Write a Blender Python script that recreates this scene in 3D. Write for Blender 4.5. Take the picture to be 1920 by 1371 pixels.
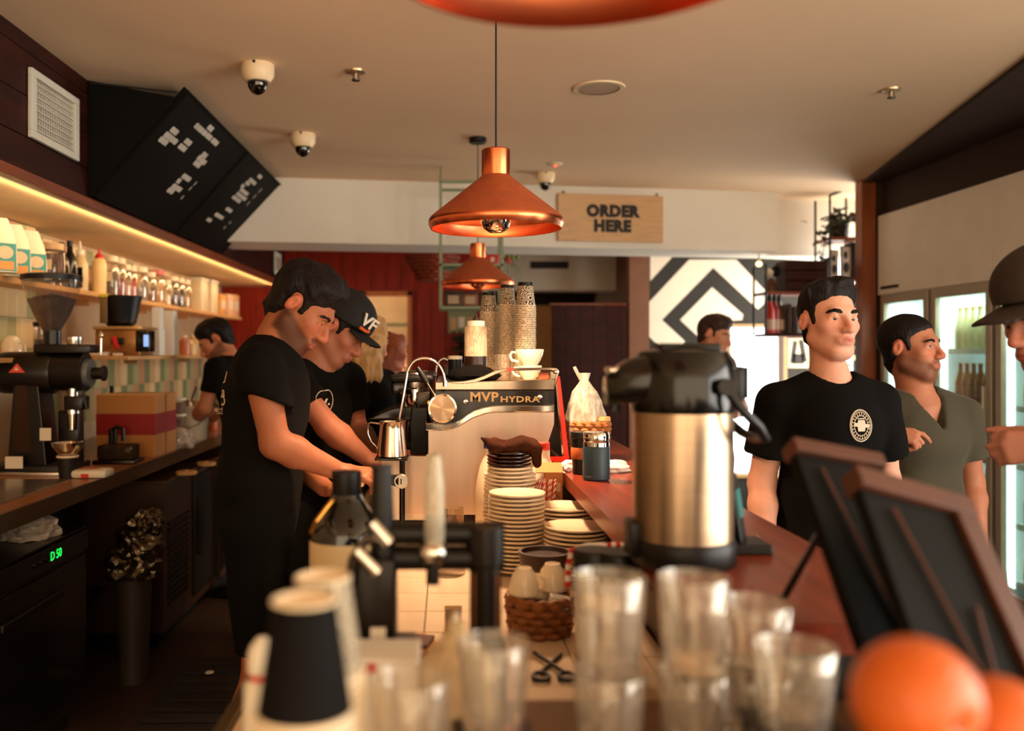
import bpy, bmesh, math, random
import numpy as np
from mathutils import Vector, Matrix

for _o in list(bpy.data.objects):
    bpy.data.objects.remove(_o, do_unlink=True)
SC = bpy.context.scene
COL = SC.collection
R = math.radians
PI = math.pi
random.seed(7)

# ------------------------------------------------------------------ camera
EYE = 1.43
FPX, VX, VY = 1700.0, 838.0, 662.0
cd = bpy.data.cameras.new('camera')
cam = bpy.data.objects.new('camera', cd)
COL.objects.link(cam)
cam.location = (0, 0, EYE)
cam.rotation_euler = (R(90), 0, 0)
cd.sensor_width = 36.0
cd.lens = FPX / 1920 * 36.0
cd.shift_x = (960 - VX) / 1920
cd.shift_y = (VY - 685.5) / 1920
cd.clip_start = 0.05
cd.dof.use_dof = True
cd.dof.focus_distance = 2.72
cd.dof.aperture_fstop = 2.0
SC.camera = cam

# ------------------------------------------------------------------ world, exposure
w = bpy.data.worlds.new('world')
SC.world = w
w.use_nodes = True
w.node_tree.nodes['Background'].inputs[0].default_value = (1.0, 0.74, 0.48, 1)
w.node_tree.nodes['Background'].inputs[1].default_value = 2.7
vs = SC.view_settings
vs.view_transform = 'Standard'
vs.look = 'None'
vs.gamma = 1.0
vs.use_curve_mapping = False
vs.exposure = 0.62


def area_light(name, loc, rot, sx, sy, power, col):
    l = bpy.data.lights.new(name, 'AREA')
    l.shape = 'RECTANGLE'
    l.size, l.size_y = sx, sy
    l.energy = power
    l.color = col
    o = bpy.data.objects.new(name, l)
    COL.objects.link(o)
    o.location = loc
    o.rotation_euler = rot
    return o


def point_light(name, loc, power, col, radius=0.03):
    l = bpy.data.lights.new(name, 'POINT')
    l.energy = power
    l.color = col
    l.shadow_soft_size = radius
    o = bpy.data.objects.new(name, l)
    COL.objects.link(o)
    o.location = loc
    return o


def spot_light(name, loc, power, col, angle=110, blend=0.8, radius=0.04):
    l = bpy.data.lights.new(name, 'SPOT')
    l.energy = power
    l.color = col
    l.spot_size = R(angle)
    l.spot_blend = blend
    l.shadow_soft_size = radius
    o = bpy.data.objects.new(name, l)
    COL.objects.link(o)
    o.location = loc
    return o


# daylight entering by the street windows
LIGHTS = True
if LIGHTS:
    # the street windows run along the right wall, before and beyond the fridges
    area_light('street_window_near', (3.56, 0.0, 1.35), (0, R(90), 0), 2.1, 4.2, 165, (1.0, 0.95, 0.85))
    area_light('street_window_far', (3.5, 7.1, 1.35), (0, R(90), 0), 1.7, 1.5, 70, (1.0, 0.96, 0.88))

# ------------------------------------------------------------------ materials


def lin(c):
    out = []
    for v in c[:3]:
        v = v / 255.0
        out.append(v / 12.92 if v <= 0.04045 else ((v + 0.055) / 1.055) ** 2.4)
    return tuple(out) + (1.0,)


MATS = {}


def mat(name, col, rough=0.5, metal=0.0, var=0.12, vscale=6.0, bump=0.0, bscale=40.0, emit=0.0,
        ecol=None, trans=0.0, alpha=1.0, stretch=None, coat=0.0, sheen=0.0, sss=0.0, ior=1.45, spec=0.5, attr=None, aniso=0.0):
    if name in MATS:
        return MATS[name]
    m = bpy.data.materials.new(name)
    m.use_nodes = True
    nt = m.node_tree
    b = nt.nodes['Principled BSDF']
    c = lin(col)
    b.inputs['Roughness'].default_value = rough
    b.inputs['Metallic'].default_value = metal
    b.inputs['IOR'].default_value = ior
    b.inputs['Specular IOR Level'].default_value = spec
    b.inputs['Transmission Weight'].default_value = trans
    b.inputs['Alpha'].default_value = alpha
    b.inputs['Coat Weight'].default_value = coat
    b.inputs['Sheen Weight'].default_value = sheen
    b.inputs['Anisotropic'].default_value = aniso
    if sss:
        b.inputs['Subsurface Weight'].default_value = sss
        b.inputs['Subsurface Radius'].default_value = (0.012, 0.005, 0.003)
        b.inputs['Subsurface Scale'].default_value = 1.0
    tc = nt.nodes.new('ShaderNodeTexCoord')
    mp = nt.nodes.new('ShaderNodeMapping')
    nt.links.new(tc.outputs['Object'], mp.inputs['Vector'])
    if stretch:
        mp.inputs['Scale'].default_value = stretch
    nz = nt.nodes.new('ShaderNodeTexNoise')
    nz.inputs['Scale'].default_value = vscale
    nz.inputs['Detail'].default_value = 5.0
    nt.links.new(mp.outputs['Vector'], nz.inputs['Vector'])
    mr = nt.nodes.new('ShaderNodeMapRange')
    mr.inputs['From Min'].default_value = 0.3
    mr.inputs['From Max'].default_value = 0.7
    mr.inputs['To Min'].default_value = 1.0 - var
    mr.inputs['To Max'].default_value = 1.0 + var
    nt.links.new(nz.outputs['Fac'], mr.inputs['Value'])
    mx = nt.nodes.new('ShaderNodeMix')
    mx.data_type = 'RGBA'
    mx.blend_type = 'MULTIPLY'
    mx.inputs['Factor'].default_value = 1.0
    if attr:
        at = nt.nodes.new('ShaderNodeAttribute')
        at.attribute_name = attr
        nt.links.new(at.outputs['Color'], mx.inputs[6])
    else:
        mx.inputs[6].default_value = c
    nt.links.new(mr.outputs['Result'], mx.inputs[7])
    nt.links.new(mx.outputs[2], b.inputs['Base Color'])
    if bump:
        n2 = nt.nodes.new('ShaderNodeTexNoise')
        n2.inputs['Scale'].default_value = bscale
        n2.inputs['Detail'].default_value = 4.0
        nt.links.new(mp.outputs['Vector'], n2.inputs['Vector'])
        bp = nt.nodes.new('ShaderNodeBump')
        bp.inputs['Strength'].default_value = bump
        bp.inputs['Distance'].default_value = 0.01
        nt.links.new(n2.outputs['Fac'], bp.inputs['Height'])
        nt.links.new(bp.outputs['Normal'], b.inputs['Normal'])
    if emit:
        b.inputs['Emission Color'].default_value = lin(ecol or col)
        b.inputs['Emission Strength'].default_value = emit
    MATS[name] = m
    return m


def clear_mat(name, col, rough=0.03, fac=0.12, tint=None, gmax=0.75):
    """thin clear glass or plastic wall: mostly see-through with a glossy coat by angle"""
    if name in MATS:
        return MATS[name]
    m = bpy.data.materials.new(name)
    m.use_nodes = True
    nt = m.node_tree
    nt.nodes.clear()
    out = nt.nodes.new('ShaderNodeOutputMaterial')
    tr = nt.nodes.new('ShaderNodeBsdfTransparent')
    tr.inputs[0].default_value = lin(tint or (245, 240, 232))
    gl = nt.nodes.new('ShaderNodeBsdfGlossy')
    gl.inputs['Roughness'].default_value = rough
    gl.inputs['Color'].default_value = lin(col)
    df = nt.nodes.new('ShaderNodeBsdfDiffuse')
    df.inputs['Color'].default_value = lin(col)
    lw = nt.nodes.new('ShaderNodeLayerWeight')
    lw.inputs['Blend'].default_value = 0.32
    mr = nt.nodes.new('ShaderNodeMapRange')
    mr.inputs['To Min'].default_value = 0.05
    mr.inputs['To Max'].default_value = gmax
    nz = nt.nodes.new('ShaderNodeTexNoise')
    nz.inputs['Scale'].default_value = 9.0
    nt.links.new(lw.outputs['Facing'], mr.inputs['Value'])
    m1 = nt.nodes.new('ShaderNodeMixShader')
    nt.links.new(mr.outputs['Result'], m1.inputs[0])
    nt.links.new(tr.outputs[0], m1.inputs[1])
    nt.links.new(gl.outputs[0], m1.inputs[2])
    m2 = nt.nodes.new('ShaderNodeMixShader')
    mm = nt.nodes.new('ShaderNodeMath')
    mm.operation = 'MULTIPLY'
    mm.inputs[1].default_value = fac * 2
    nt.links.new(nz.outputs['Fac'], mm.inputs[0])
    nt.links.new(mm.outputs[0], m2.inputs[0])
    nt.links.new(m1.outputs[0], m2.inputs[1])
    nt.links.new(df.outputs[0], m2.inputs[2])
    nt.links.new(m2.outputs[0], out.inputs[0])
    MATS[name] = m
    return m


def stripe_mat(name, c1, c2, scale, rough=0.5, axis=2, twist=0.0):
    """two flat print colours in slanting bands along the object"""
    if name in MATS:
        return MATS[name]
    m = mat(name, c1, rough)
    nt = m.node_tree
    b = nt.nodes['Principled BSDF']
    tc = nt.nodes.new('ShaderNodeTexCoord')
    sp = nt.nodes.new('ShaderNodeSeparateXYZ')
    nt.links.new(tc.outputs['Object'], sp.inputs[0])
    at = nt.nodes.new('ShaderNodeMath')
    at.operation = 'ARCTAN2'
    nt.links.new(sp.outputs[0], at.inputs[0])
    nt.links.new(sp.outputs[1], at.inputs[1])
    tw = nt.nodes.new('ShaderNodeMath')
    tw.operation = 'MULTIPLY'
    tw.inputs[1].default_value = twist
    nt.links.new(at.outputs[0], tw.inputs[0])
    ml = nt.nodes.new('ShaderNodeMath')
    ml.operation = 'MULTIPLY_ADD'
    ml.inputs[1].default_value = scale
    nt.links.new(sp.outputs[axis], ml.inputs[0])
    nt.links.new(tw.outputs[0], ml.inputs[2])
    fr = nt.nodes.new('ShaderNodeMath')
    fr.operation = 'FRACT'
    nt.links.new(ml.outputs[0], fr.inputs[0])
    gt = nt.nodes.new('ShaderNodeMath')
    gt.operation = 'GREATER_THAN'
    gt.inputs[1].default_value = 0.5
    nt.links.new(fr.outputs[0], gt.inputs[0])
    mx = nt.nodes.new('ShaderNodeMix')
    mx.data_type = 'RGBA'
    mx.inputs[6].default_value = lin(c1)
    mx.inputs[7].default_value = lin(c2)
    nt.links.new(gt.outputs[0], mx.inputs[0])
    nt.links.new(mx.outputs[2], b.inputs['Base Color'])
    return m


def doodle_mat(name, c1, c2, scale, thr=0.5, rough=0.6):
    """printed line pattern (voronoi edges / rings) on paper cups"""
    m = mat(name, c1, rough)
    nt = m.node_tree
    b = nt.nodes['Principled BSDF']
    tc = nt.nodes.new('ShaderNodeTexCoord')
    vo = nt.nodes.new('ShaderNodeTexVoronoi')
    vo.inputs['Scale'].default_value = scale
    nt.links.new(tc.outputs['Object'], vo.inputs['Vector'])
    ml = nt.nodes.new('ShaderNodeMath')
    ml.operation = 'MULTIPLY'
    ml.inputs[1].default_value = 4.0
    nt.links.new(vo.outputs['Distance'], ml.inputs[0])
    fr = nt.nodes.new('ShaderNodeMath')
    fr.operation = 'FRACT'
    nt.links.new(ml.outputs[0], fr.inputs[0])
    gt = nt.nodes.new('ShaderNodeMath')
    gt.operation = 'GREATER_THAN'
    gt.inputs[1].default_value = thr
    nt.links.new(fr.outputs[0], gt.inputs[0])
    mx = nt.nodes.new('ShaderNodeMix')
    mx.data_type = 'RGBA'
    mx.inputs[6].default_value = lin(c1)
    mx.inputs[7].default_value = lin(c2)
    nt.links.new(gt.outputs[0], mx.inputs[0])
    nt.links.new(mx.outputs[2], b.inputs['Base Color'])
    return m


# ------------------------------------------------------------------ geometry helpers
def W(px, py, d):
    """the place in the room seen at a photo point, at depth d"""
    return Vector(((px - VX) * d / FPX, d, EYE - (py - VY) * d / FPX))


AXY = Matrix(((1, 0, 0, 0), (0, 0, 1, 0), (0, 1, 0, 0), (0, 0, 0, 1)))      # local z -> world y (xy plane -> xz plane)


def T(x, y=None, z=None):
    return Matrix.Translation((x, y, z) if y is not None else x)


def RX(a): return Matrix.Rotation(R(a), 4, 'X')
def RY(a): return Matrix.Rotation(R(a), 4, 'Y')
def RZ(a): return Matrix.Rotation(R(a), 4, 'Z')


class MB:
    def __init__(self):
        self.bm = bmesh.new()

    def _fin(self, verts, M):
        if M is not None:
            bmesh.ops.transform(self.bm, matrix=M, verts=verts)

    def box(self, x0, x1, y0, y1, z0, z1, bev=0.0, M=None, seg=2):
        t = bmesh.new()
        vs_ = [t.verts.new(p) for p in ((x0, y0, z0), (x1, y0, z0), (x1, y1, z0), (x0, y1, z0), (x0, y0, z1), (x1, y0, z1), (x1, y1, z1), (x0, y1, z1))]
        for f in ((0, 3, 2, 1), (4, 5, 6, 7), (0, 1, 5, 4), (1, 2, 6, 5), (2, 3, 7, 6), (3, 0, 4, 7)):
            t.faces.new([vs_[i] for i in f])
        if bev > 0:
            bmesh.ops.bevel(t, geom=list(t.edges), offset=bev, segments=seg, profile=0.5, affect='EDGES')
        self.merge(t, M)
        return self

    def merge(self, t, M=None):
        if M is not None:
            bmesh.ops.transform(t, matrix=M, verts=list(t.verts))
        mp = {}
        for v in t.verts:
            mp[v] = self.bm.verts.new(v.co)
        for f in t.faces:
            try:
                self.bm.faces.new([mp[v] for v in f.verts])
            except ValueError:
                pass
        t.free()

    def lathe(self, prof, seg=28, M=None, capb=True, capt=True, wob=None, sx=1.0, sy=1.0):
        rings = []
        allv = []
        for k, (r, z) in enumerate(prof):
            if r < 1e-6:
                v = self.bm.verts.new((0, 0, z))
                rings.append([v])
                allv.append(v)
                continue
            ring = []
            for i in range(seg):
                a = 2 * PI * i / seg
                rr = r * (wob(a, k, z) if wob else 1.0)
                v = self.bm.verts.new((rr * math.cos(a) * sx, rr * math.sin(a) * sy, z))
                ring.append(v)
                allv.append(v)
            rings.append(ring)
        for a, b in zip(rings[:-1], rings[1:]):
            if len(a) == 1 and len(b) == 1:
                continue
            for i in range(seg):
                j = (i + 1) % seg
                if len(a) == 1:
                    self.bm.faces.new((a[0], b[j], b[i]))
                elif len(b) == 1:
                    self.bm.faces.new((a[i], a[j], b[0]))
                else:
                    self.bm.faces.new((a[i], a[j], b[j], b[i]))
        if capb and len(rings[0]) > 1:
            self.bm.faces.new(list(reversed(rings[0])))
        if capt and len(rings[-1]) > 1:
            self.bm.faces.new(rings[-1])
        self._fin(allv, M)
        return self

    def cyl(self, a, b, r0, r1=None, seg=16):
        a, b = Vector(a), Vector(b)
        r1 = r0 if r1 is None else r1
        d = b - a
        M = Matrix.Translation(a) @ d.to_track_quat('Z', 'Y').to_matrix().to_4x4()
        return self.lathe([(r0, 0), (r1, d.length)], seg, M)

    def tube(self, pts, r, seg=8, closed=False, radii=None):
        pts = [Vector(p) for p in pts]
        n = len(pts)
        rings = []
        up = None
        for i, p in enumerate(pts):
            if closed:
                t = (pts[(i + 1) % n] - pts[i - 1])
            else:
                t = pts[min(i + 1, n - 1)] - pts[max(i - 1, 0)]
            t.normalize()
            if up is None:
                up = Vector((0, 0, 1)) if abs(t.z) < 0.9 else Vector((1, 0, 0))
            s = t.cross(up)
            if s.length < 1e-6:
                s = t.cross(Vector((0.3, 0.9, 0.1)))
            s.normalize()
            up = s.cross(t).normalized()
            rr = radii[i] if radii else r
            rings.append([self.bm.verts.new(p + s * rr * math.cos(2 * PI * k / seg) + up * rr * math.sin(2 * PI * k / seg)) for k in range(seg)])
        pr = list(zip(rings[:-1], rings[1:]))
        if closed:
            pr.append((rings[-1], rings[0]))
        for a, b in pr:
            for k in range(seg):
                j = (k + 1) % seg
                self.bm.faces.new((a[k], a[j], b[j], b[k]))
        if not closed:
            self.bm.faces.new(list(reversed(rings[0])))
            self.bm.faces.new(rings[-1])
        return self

    def prism(self, poly, h, M=None, bev=0.0):
        """polygon in local xy, extruded along z 0..h"""
        t = bmesh.new()
        a = [t.verts.new((p[0], p[1], 0)) for p in poly]
        b = [t.verts.new((p[0], p[1], h)) for p in poly]
        n = len(poly)
        t.faces.new(list(reversed(a)))
        t.faces.new(b)
        for i in range(n):
            j = (i + 1) % n
            t.faces.new((a[i], a[j], b[j], b[i]))
        bmesh.ops.recalc_face_normals(t, faces=list(t.faces))
        if bev > 0:
            es = [e for e in t.edges if abs(e.verts[0].co.z - e.verts[1].co.z) < 1e-9]
            bmesh.ops.bevel(t, geom=es, offset=bev, segments=2, profile=0.5, affect='EDGES')
        self.merge(t, M)
        return self

    def ell(self, c, r, sub=3, M=None):
        t = bmesh.new()
        bmesh.ops.create_icosphere(t, subdivisions=sub, radius=1.0)
        for v in t.verts:
            v.co = Vector((c[0] + v.co.x * r[0], c[1] + v.co.y * r[1], c[2] + v.co.z * r[2]))
        self.merge(t, M)
        return self

    def quad(self, a, b, c, d):
        self.bm.faces.new([self.bm.verts.new(p) for p in (a, b, c, d)])
        return self

    def mesh(self, name, sm=35):
        bmesh.ops.recalc_face_normals(self.bm, faces=list(self.bm.faces))
        me = bpy.data.meshes.new(name)
        self.bm.to_mesh(me)
        self.bm.free()
        if sm:
            me.polygons.foreach_set('use_smooth', [True] * len(me.polygons))
            me.set_sharp_from_angle(angle=R(sm))
        return me

    def build(self, name, m, parent=None, sm=35, loc=None):
        return link(name, self.mesh(name, sm), m, parent, loc)


def link(name, me, m, parent=None, loc=None):
    o = bpy.data.objects.new(name, me)
    COL.objects.link(o)
    if m is not None and len(me.materials) == 0:
        me.materials.append(m)
    if parent is not None:
        o.parent = parent
    if loc is not None:
        o.location = loc
    return o


def thing(name, label, cat, loc=(0, 0, 0), rz=0.0, group=None):
    o = bpy.data.objects.new(name, None)
    o.empty_display_size = 0.05
    COL.objects.link(o)
    o.location = loc
    o.rotation_euler = (0, 0, R(rz))
    return tag(o, label, cat, group)


def tag(o, label, cat, group=None):
    o['label'] = label
    o['category'] = cat
    if group:
        o['group'] = group
    return o


def struct(name, mb, m, sm=0):
    o = mb.build(name, m, None, sm)
    o['kind'] = 'structure'
    return o


def dup(root, loc=None, rz=None, label=None, group=None):
    r = root.copy()
    COL.objects.link(r)
    if loc is not None:
        r.location = loc
    if rz is not None:
        r.rotation_euler = (0, 0, R(rz))
    if label:
        r['label'] = label
    if group:
        r['group'] = group
    for ch in list(root.children):
        c = ch.copy()
        COL.objects.link(c)
        c.parent = r
        for g in list(ch.children):
            e = g.copy()
            COL.objects.link(e)
            e.parent = c
    return r


def text_mesh(body, size, ext=0.001, offset=0.0, align='CENTER', space=1.0, bevel=0.0):
    cu = bpy.data.curves.new('lettering', 'FONT')
    cu.body = body
    cu.size = size
    cu.extrude = ext
    cu.offset = offset
    cu.bevel_depth = bevel
    cu.align_x = align
    cu.align_y = 'CENTER'
    cu.space_character = space
    cu.resolution_u = 3
    o = bpy.data.objects.new('lettering', cu)
    COL.objects.link(o)
    dg = bpy.context.evaluated_depsgraph_get()
    me = bpy.data.meshes.new_from_object(o.evaluated_get(dg))
    bpy.data.objects.remove(o, do_unlink=True)
    bpy.data.curves.remove(cu)
    me.name = 'lettering'
    return me


def lettering(name, body, size, m, parent, M, **kw):
    me = text_mesh(body, size, **kw)
    me.transform(M)
    me.materials.clear()
    return link(name, me, m, parent)


FACE_CAM = RX(90)       # text lying in xy -> standing, facing -y
# ================================================================== the room
CEIL = 2.60
BX = -1.54          # face of the timber bulkhead over the left counter
LW = -2.14          # left wall
SOFF = 2.055        # underside of the bulkhead
BACK = 8.6
M_ceil = mat('ceiling_paint', (224, 192, 156), 0.75, var=0.04, vscale=1.2, bump=0.03, bscale=60)
M_beam = mat('beam_paint', (226, 219, 205), 0.7, var=0.04, vscale=1.5, bump=0.03, bscale=60)
M_floor = mat('floor_vinyl', (52, 34, 22), 0.55, var=0.25, vscale=3, bump=0.1, bscale=30)
M_tilewall = mat('wall_render', (176, 150, 116), 0.7, var=0.08)
M_redwood = mat('red_timber', (140, 32, 9), 0.5, spec=0.25, var=0.3, vscale=5, stretch=(6, 6, 0.7), bump=0.05, bscale=30)
M_darkwood = mat('dark_timber', (46, 13, 6), 0.6, spec=0.2, var=0.4, vscale=4, stretch=(3, 0.6, 6), bump=0.12, bscale=25)
M_trimwood = mat('trim_timber', (122, 56, 26), 0.42, var=0.3, vscale=6, stretch=(4, 0.5, 4), bump=0.05)
M_soffit = mat('soffit_board', (226, 196, 150), 0.6, var=0.05)
M_black = mat('black_paint', (12, 8, 5), 0.6, var=0.2, spec=0.25)
M_blackgloss = mat('black_gloss', (13, 10, 8), 0.18, var=0.15)
M_blackplastic = mat('black_plastic', (12, 9, 7), 0.4, var=0.15, spec=0.35)
M_white = mat('white_paint', (226, 220, 206), 0.5, var=0.04)
M_whiteplastic = mat('white_plastic', (224, 214, 192), 0.38, var=0.04)
M_steel = mat('brushed_steel', (196, 186, 172), 0.28, 1.0, var=0.1, vscale=4, stretch=(1, 1, 30))
M_chrome = mat('chrome', (214, 208, 198), 0.08, 1.0, var=0.03)
M_darksteel = mat('dark_steel', (70, 62, 54), 0.35, 1.0, var=0.15)
M_brown_wall_shade = mat('dark_brown_wall_and_shade', (44, 24, 10), 0.7, var=0.15)

# floor, ceiling
struct('floor', MB().box(-2.3, 6.5, -2.6, 12.2, -0.1, 0.0), M_floor)
struct('ceiling', MB().box(-2.3, 4.2, -2.6, 12.2, CEIL, CEIL + 0.1), M_ceil)

# left wall, thicker near end
struct('wall_left', MB().box(LW - 0.15, LW, -2.6, BACK + 0.2, 0, CEIL), M_tilewall)
struct('wall_left_pier', MB().box(LW, -2.06, 1.0, 4.53, 0.92, SOFF), M_tilewall)

# bulkhead carcass over the counter and its planks
bulk = struct('trim_bulkhead', MB().box(LW, BX - 0.012, -1.0, BACK, SOFF + 0.004, CEIL), M_soffit)
rows = [(2.098, 2.218), (2.222, 2.368), (2.372, 2.534), (2.538, 2.598)]
rnd = random.Random(3)
for ri, (z0, z1) in enumerate(rows):
    y = 0.6 - 0.55 * (ri % 3)
    while y < BACK - 0.02:
        L = rnd.choice((1.05, 1.2, 1.35))
        y1 = min(y + L, BACK - 0.01)
        if y1 > 1.2:
            e = rnd.uniform(0, 0.004)
            MB().box(BX - 0.012, BX + e, y + 0.002, y1 - 0.002, z0, z1, 0.002).build('plank', M_darkwood, bulk, 0)
        y = y1
MB().box(BX - 0.014, BX + 0.008, 0.6, BACK, SOFF, 2.095, 0.002).build('edge_board', M_trimwood, bulk, 0)
M_led = mat('warm_led', (255, 196, 120), 0.5, emit=1.6, ecol=(255, 170, 84))
led = thing('led_strip', 'warm glowing light strip under the front edge of the timber bulkhead', 'light strip', (BX - 0.05, 0, SOFF))
MB().box(-0.004, 0.004, 0.8, BACK - 0.1, -0.006, -0.001).build('diffuser', M_led, led, 0)
area_light('led_strip_glow', (BX - 0.058, 4.6, SOFF - 0.008), (0, R(75), 0), 0.012, 7.4, 10, (1.0, 0.66, 0.34))
MB().box(-0.011, 0.011, 0.78, BACK - 0.08, -0.001, 0.003).build('channel', M_whiteplastic, led, 0)

# beam across the room
BS = 0.154
def beamY(x): return 6.03 + BS * (x + 1.23)
bm_poly = [(-1.54, beamY(-1.54)), (2.41, beamY(2.41)), (2.41, beamY(2.41) + 0.5), (-1.54, beamY(-1.54) + 0.5)]
struct('trim_beam', MB().prism(bm_poly, CEIL - 2.17, T(0, 0, 2.17)), M_beam)
bm2 = [(2.41, beamY(2.41) + 0.28), (3.2, beamY(2.41) + 0.4), (3.2, beamY(2.41) + 0.75), (2.41, beamY(2.41) + 0.5)]
struct('trim_beam_return', MB().prism(bm2, CEIL - 2.17, T(0, 0, 2.17)), M_beam)

# back wall of red timber boards with a doorway through it
redw = struct('wall_back', MB().box(-2.2, -0.78, BACK + 0.02, BACK + 0.15, 0, CEIL).box(-0.35, 0.34, BACK + 0.02, BACK + 0.15, 0, CEIL).box(-0.78, -0.35, BACK + 0.02, BACK + 0.15, 1.99, CEIL), M_redwood)
x = -2.14
while x < 0.33:
    x1 = min(x + 0.142, 0.34)
    if x1 <= -0.79 or x >= -0.36:
        MB().box(x + 0.002, x1 - 0.002, BACK, BACK + 0.02, 0.02, 2.58, 0.003).build('plank', M_redwood, redw, 0)
    else:
        MB().box(x + 0.002, x1 - 0.002, BACK, BACK + 0.02, 2.02, 2.58, 0.003).build('plank', M_redwood, redw, 0)
    x = x1
M_orangewood = mat('orange_timber', (196, 104, 40), 0.45, var=0.15, stretch=(3, 3, 0.6))
dfm = MB()
dfm.box(-0.80, -0.765, BACK - 0.02, BACK + 0.16, 0, 2.02).box(-0.375, -0.335, BACK - 0.02, BACK + 0.16, 0, 2.02).box(-0.80, -0.335, BACK - 0.02, BACK + 0.16, 1.975, 2.015)
struct('door_1', dfm, M_orangewood)
# kitchen seen through the doorway
M_pale = mat('kitchen_wall', (206, 184, 148), 0.7, var=0.08)
struct('wall_kitchen', MB().box(-1.4, 0.34, 11.2, 11.3, 0, CEIL), M_pale)
struct('wall_kitchen_side', MB().box(0.30, 0.40, BACK + 0.15, 11.3, 0, CEIL), M_pale)
struct('wall_corridor_end', MB().box(0.4, 6.5, 12.0, 12.1, 0, CEIL), mat('corridor_wall', (150, 120, 84), 0.7, var=0.1))

# corridor right of the red wall: header, ceiling slot, timber partition
struct('trim_corridor_header', MB().box(0.34, 1.68, 9.0, 9.35, 2.05, CEIL), M_beam)
struct('trim_corridor_lintel', MB().box(0.40, 1.68, 10.4, 10.6, 1.98, CEIL), mat('dark_corridor', (30, 18, 10), 0.7))
part = struct('wall_partition', MB().box(0.93, 1.64, 8.03, 8.06, 0, 1.85), M_redwood)
for k in range(6):
    x0 = 0.925 + k * 0.12
    MB().box(x0 + 0.0015, x0 + 0.1185, 8.0, 8.03, 0, 1.855 if k % 2 else 1.85, 0.003).build('plank', M_darkwood, part, 0)
MB().box(0.91, 1.65, 7.995, 8.065, 1.853, 1.868, 0.002).build('top_rail', M_trimwood, part, 0)
struct('trim_post_brown', MB().box(1.51, 1.675, 7.5, 7.62, 0, CEIL), mat('brown_paint', (128, 84, 60), 0.6, var=0.08))

# mural wall
MUR = 8.0
M_mural = mat('mural_black', (34, 30, 24), 0.7, var=0.15)
M_murw = mat('mural_white', (226, 216, 196), 0.7, var=0.04)
mural = struct('wall_mural', MB().box(1.67, 2.47, MUR, MUR + 0.12, 0, CEIL).box(2.47, 3.02, MUR, MUR + 0.12, 1.68, CEIL).box(2.99, 3.40, MUR, MUR + 0.12, 0, 1.68).box(3.02, 3.40, MUR, MUR + 0.12, 1.68, CEIL).box(2.47, 2.99, MUR, MUR + 0.12, 0, 0.35), M_mural)


def mural_poly(pts):
    poly = []
    for (px, py) in pts:
        v = W(px, py, MUR)
        poly.append((v.x, v.z))
    mb = MB()
    mb.prism(poly, 0.004, T(0, MUR - 0.0001, 0) @ RX(90))
    return mb.build('painted_band', M_murw, mural, 0)


mural_poly([(1219, 455), (1285, 455), (1219, 527)])
mural_poly([(1292, 487), (1380, 487), (1434, 545), (1432, 570), (1421, 580), (1337, 502), (1241, 600), (1284, 640), (1278, 655), (1240, 655), (1216, 630), (1214, 570)])
mural_poly([(1335, 539), (1393, 590), (1391, 600), (1373, 601), (1307, 630), (1275, 600)])

# bright doorway in the mural wall
wf = MB()
for (a, b, c, d) in ((2.47, 2.50, 0.35, 1.68), (2.965, 2.995, 0.35, 1.68), (2.47, 2.995, 1.655, 1.685), (2.47, 2.995, 0.33, 0.36)):
    wf.box(a, b, MUR - 0.02, MUR + 0.13, c, d)
w1 = struct('window_1', wf, mat('window_timber', (168, 136, 92), 0.5))
MB().box(2.5, 2.965, MUR + 0.05, MUR + 0.056, 0.36, 1.655).build('pane', clear_mat('window_glass', (240, 240, 240), fac=0.03, tint=(252, 252, 252)), w1, 0)
# daylit street beyond
M_out = mat('daylit_street', (240, 242, 246), 0.9, var=0.06, emit=3.2, ecol=(240, 243, 250))
struct('wall_corridor_side', MB().box(1.68, 1.74, 8.12, 12.0, 0, CEIL), mat('corridor_brown', (120, 80, 54), 0.7))
struct('backdrop_street', MB().box(2.2, 6.4, 9.6, 9.65, -0.1, 2.55), M_out)

# right side: tall post, dark wall over the fridges, thin board painted as ceiling shade
struct('trim_post', MB().box(2.80, 2.895, 6.12, 6.22, 0, CEIL), mat('post_timber', (134, 66, 24), 0.42, var=0.3, stretch=(3, 3, 0.5), vscale=6))
struct('wall_right', MB().box(3.62, 3.75, -2.6, 6.2, 0, CEIL), M_brown_wall_shade)
w3 = MB()
for y in (-2.1, -0.7, 0.7, 2.1, 3.46):
    w3.box(3.57, 3.615, y, y + 0.05, 0.25, 2.45)
w3.box(3.57, 3.615, -2.1, 3.51, 0.2, 0.25).box(3.57, 3.615, -2.1, 3.51, 2.45, 2.5)
struct('window_3', w3, M_black)
struct('wall_right_upper', MB().box(2.93, 3.62, 3.9, 6.2, 2.36, CEIL), M_brown_wall_shade)
struct('ceiling_shade_board', MB().prism([(2.83, 6.18), (3.62, 6.18), (3.62, 2.8), (2.12, 2.8)], 0.02, T(0, 0, CEIL - 0.02)), M_brown_wall_shade)  # added slab, its brown stands in for the soft shadow on the ceiling
struct('wall_right_end', MB().box(2.90, 3.62, 6.10, 6.18, 0, CEIL), M_brown_wall_shade)
# shopfront wall beyond the post: mullions and glass
sf = MB()
for y in (6.3, 7.1, 7.9):
    sf.box(3.56, 3.62, y, y + 0.06, 0, CEIL)
sf.box(3.56, 3.62, 6.2, 8.0, 0, 0.45).box(3.56, 3.62, 6.2, 8.0, 2.3, CEIL)
struct('window_2', sf, M_black)

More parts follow.
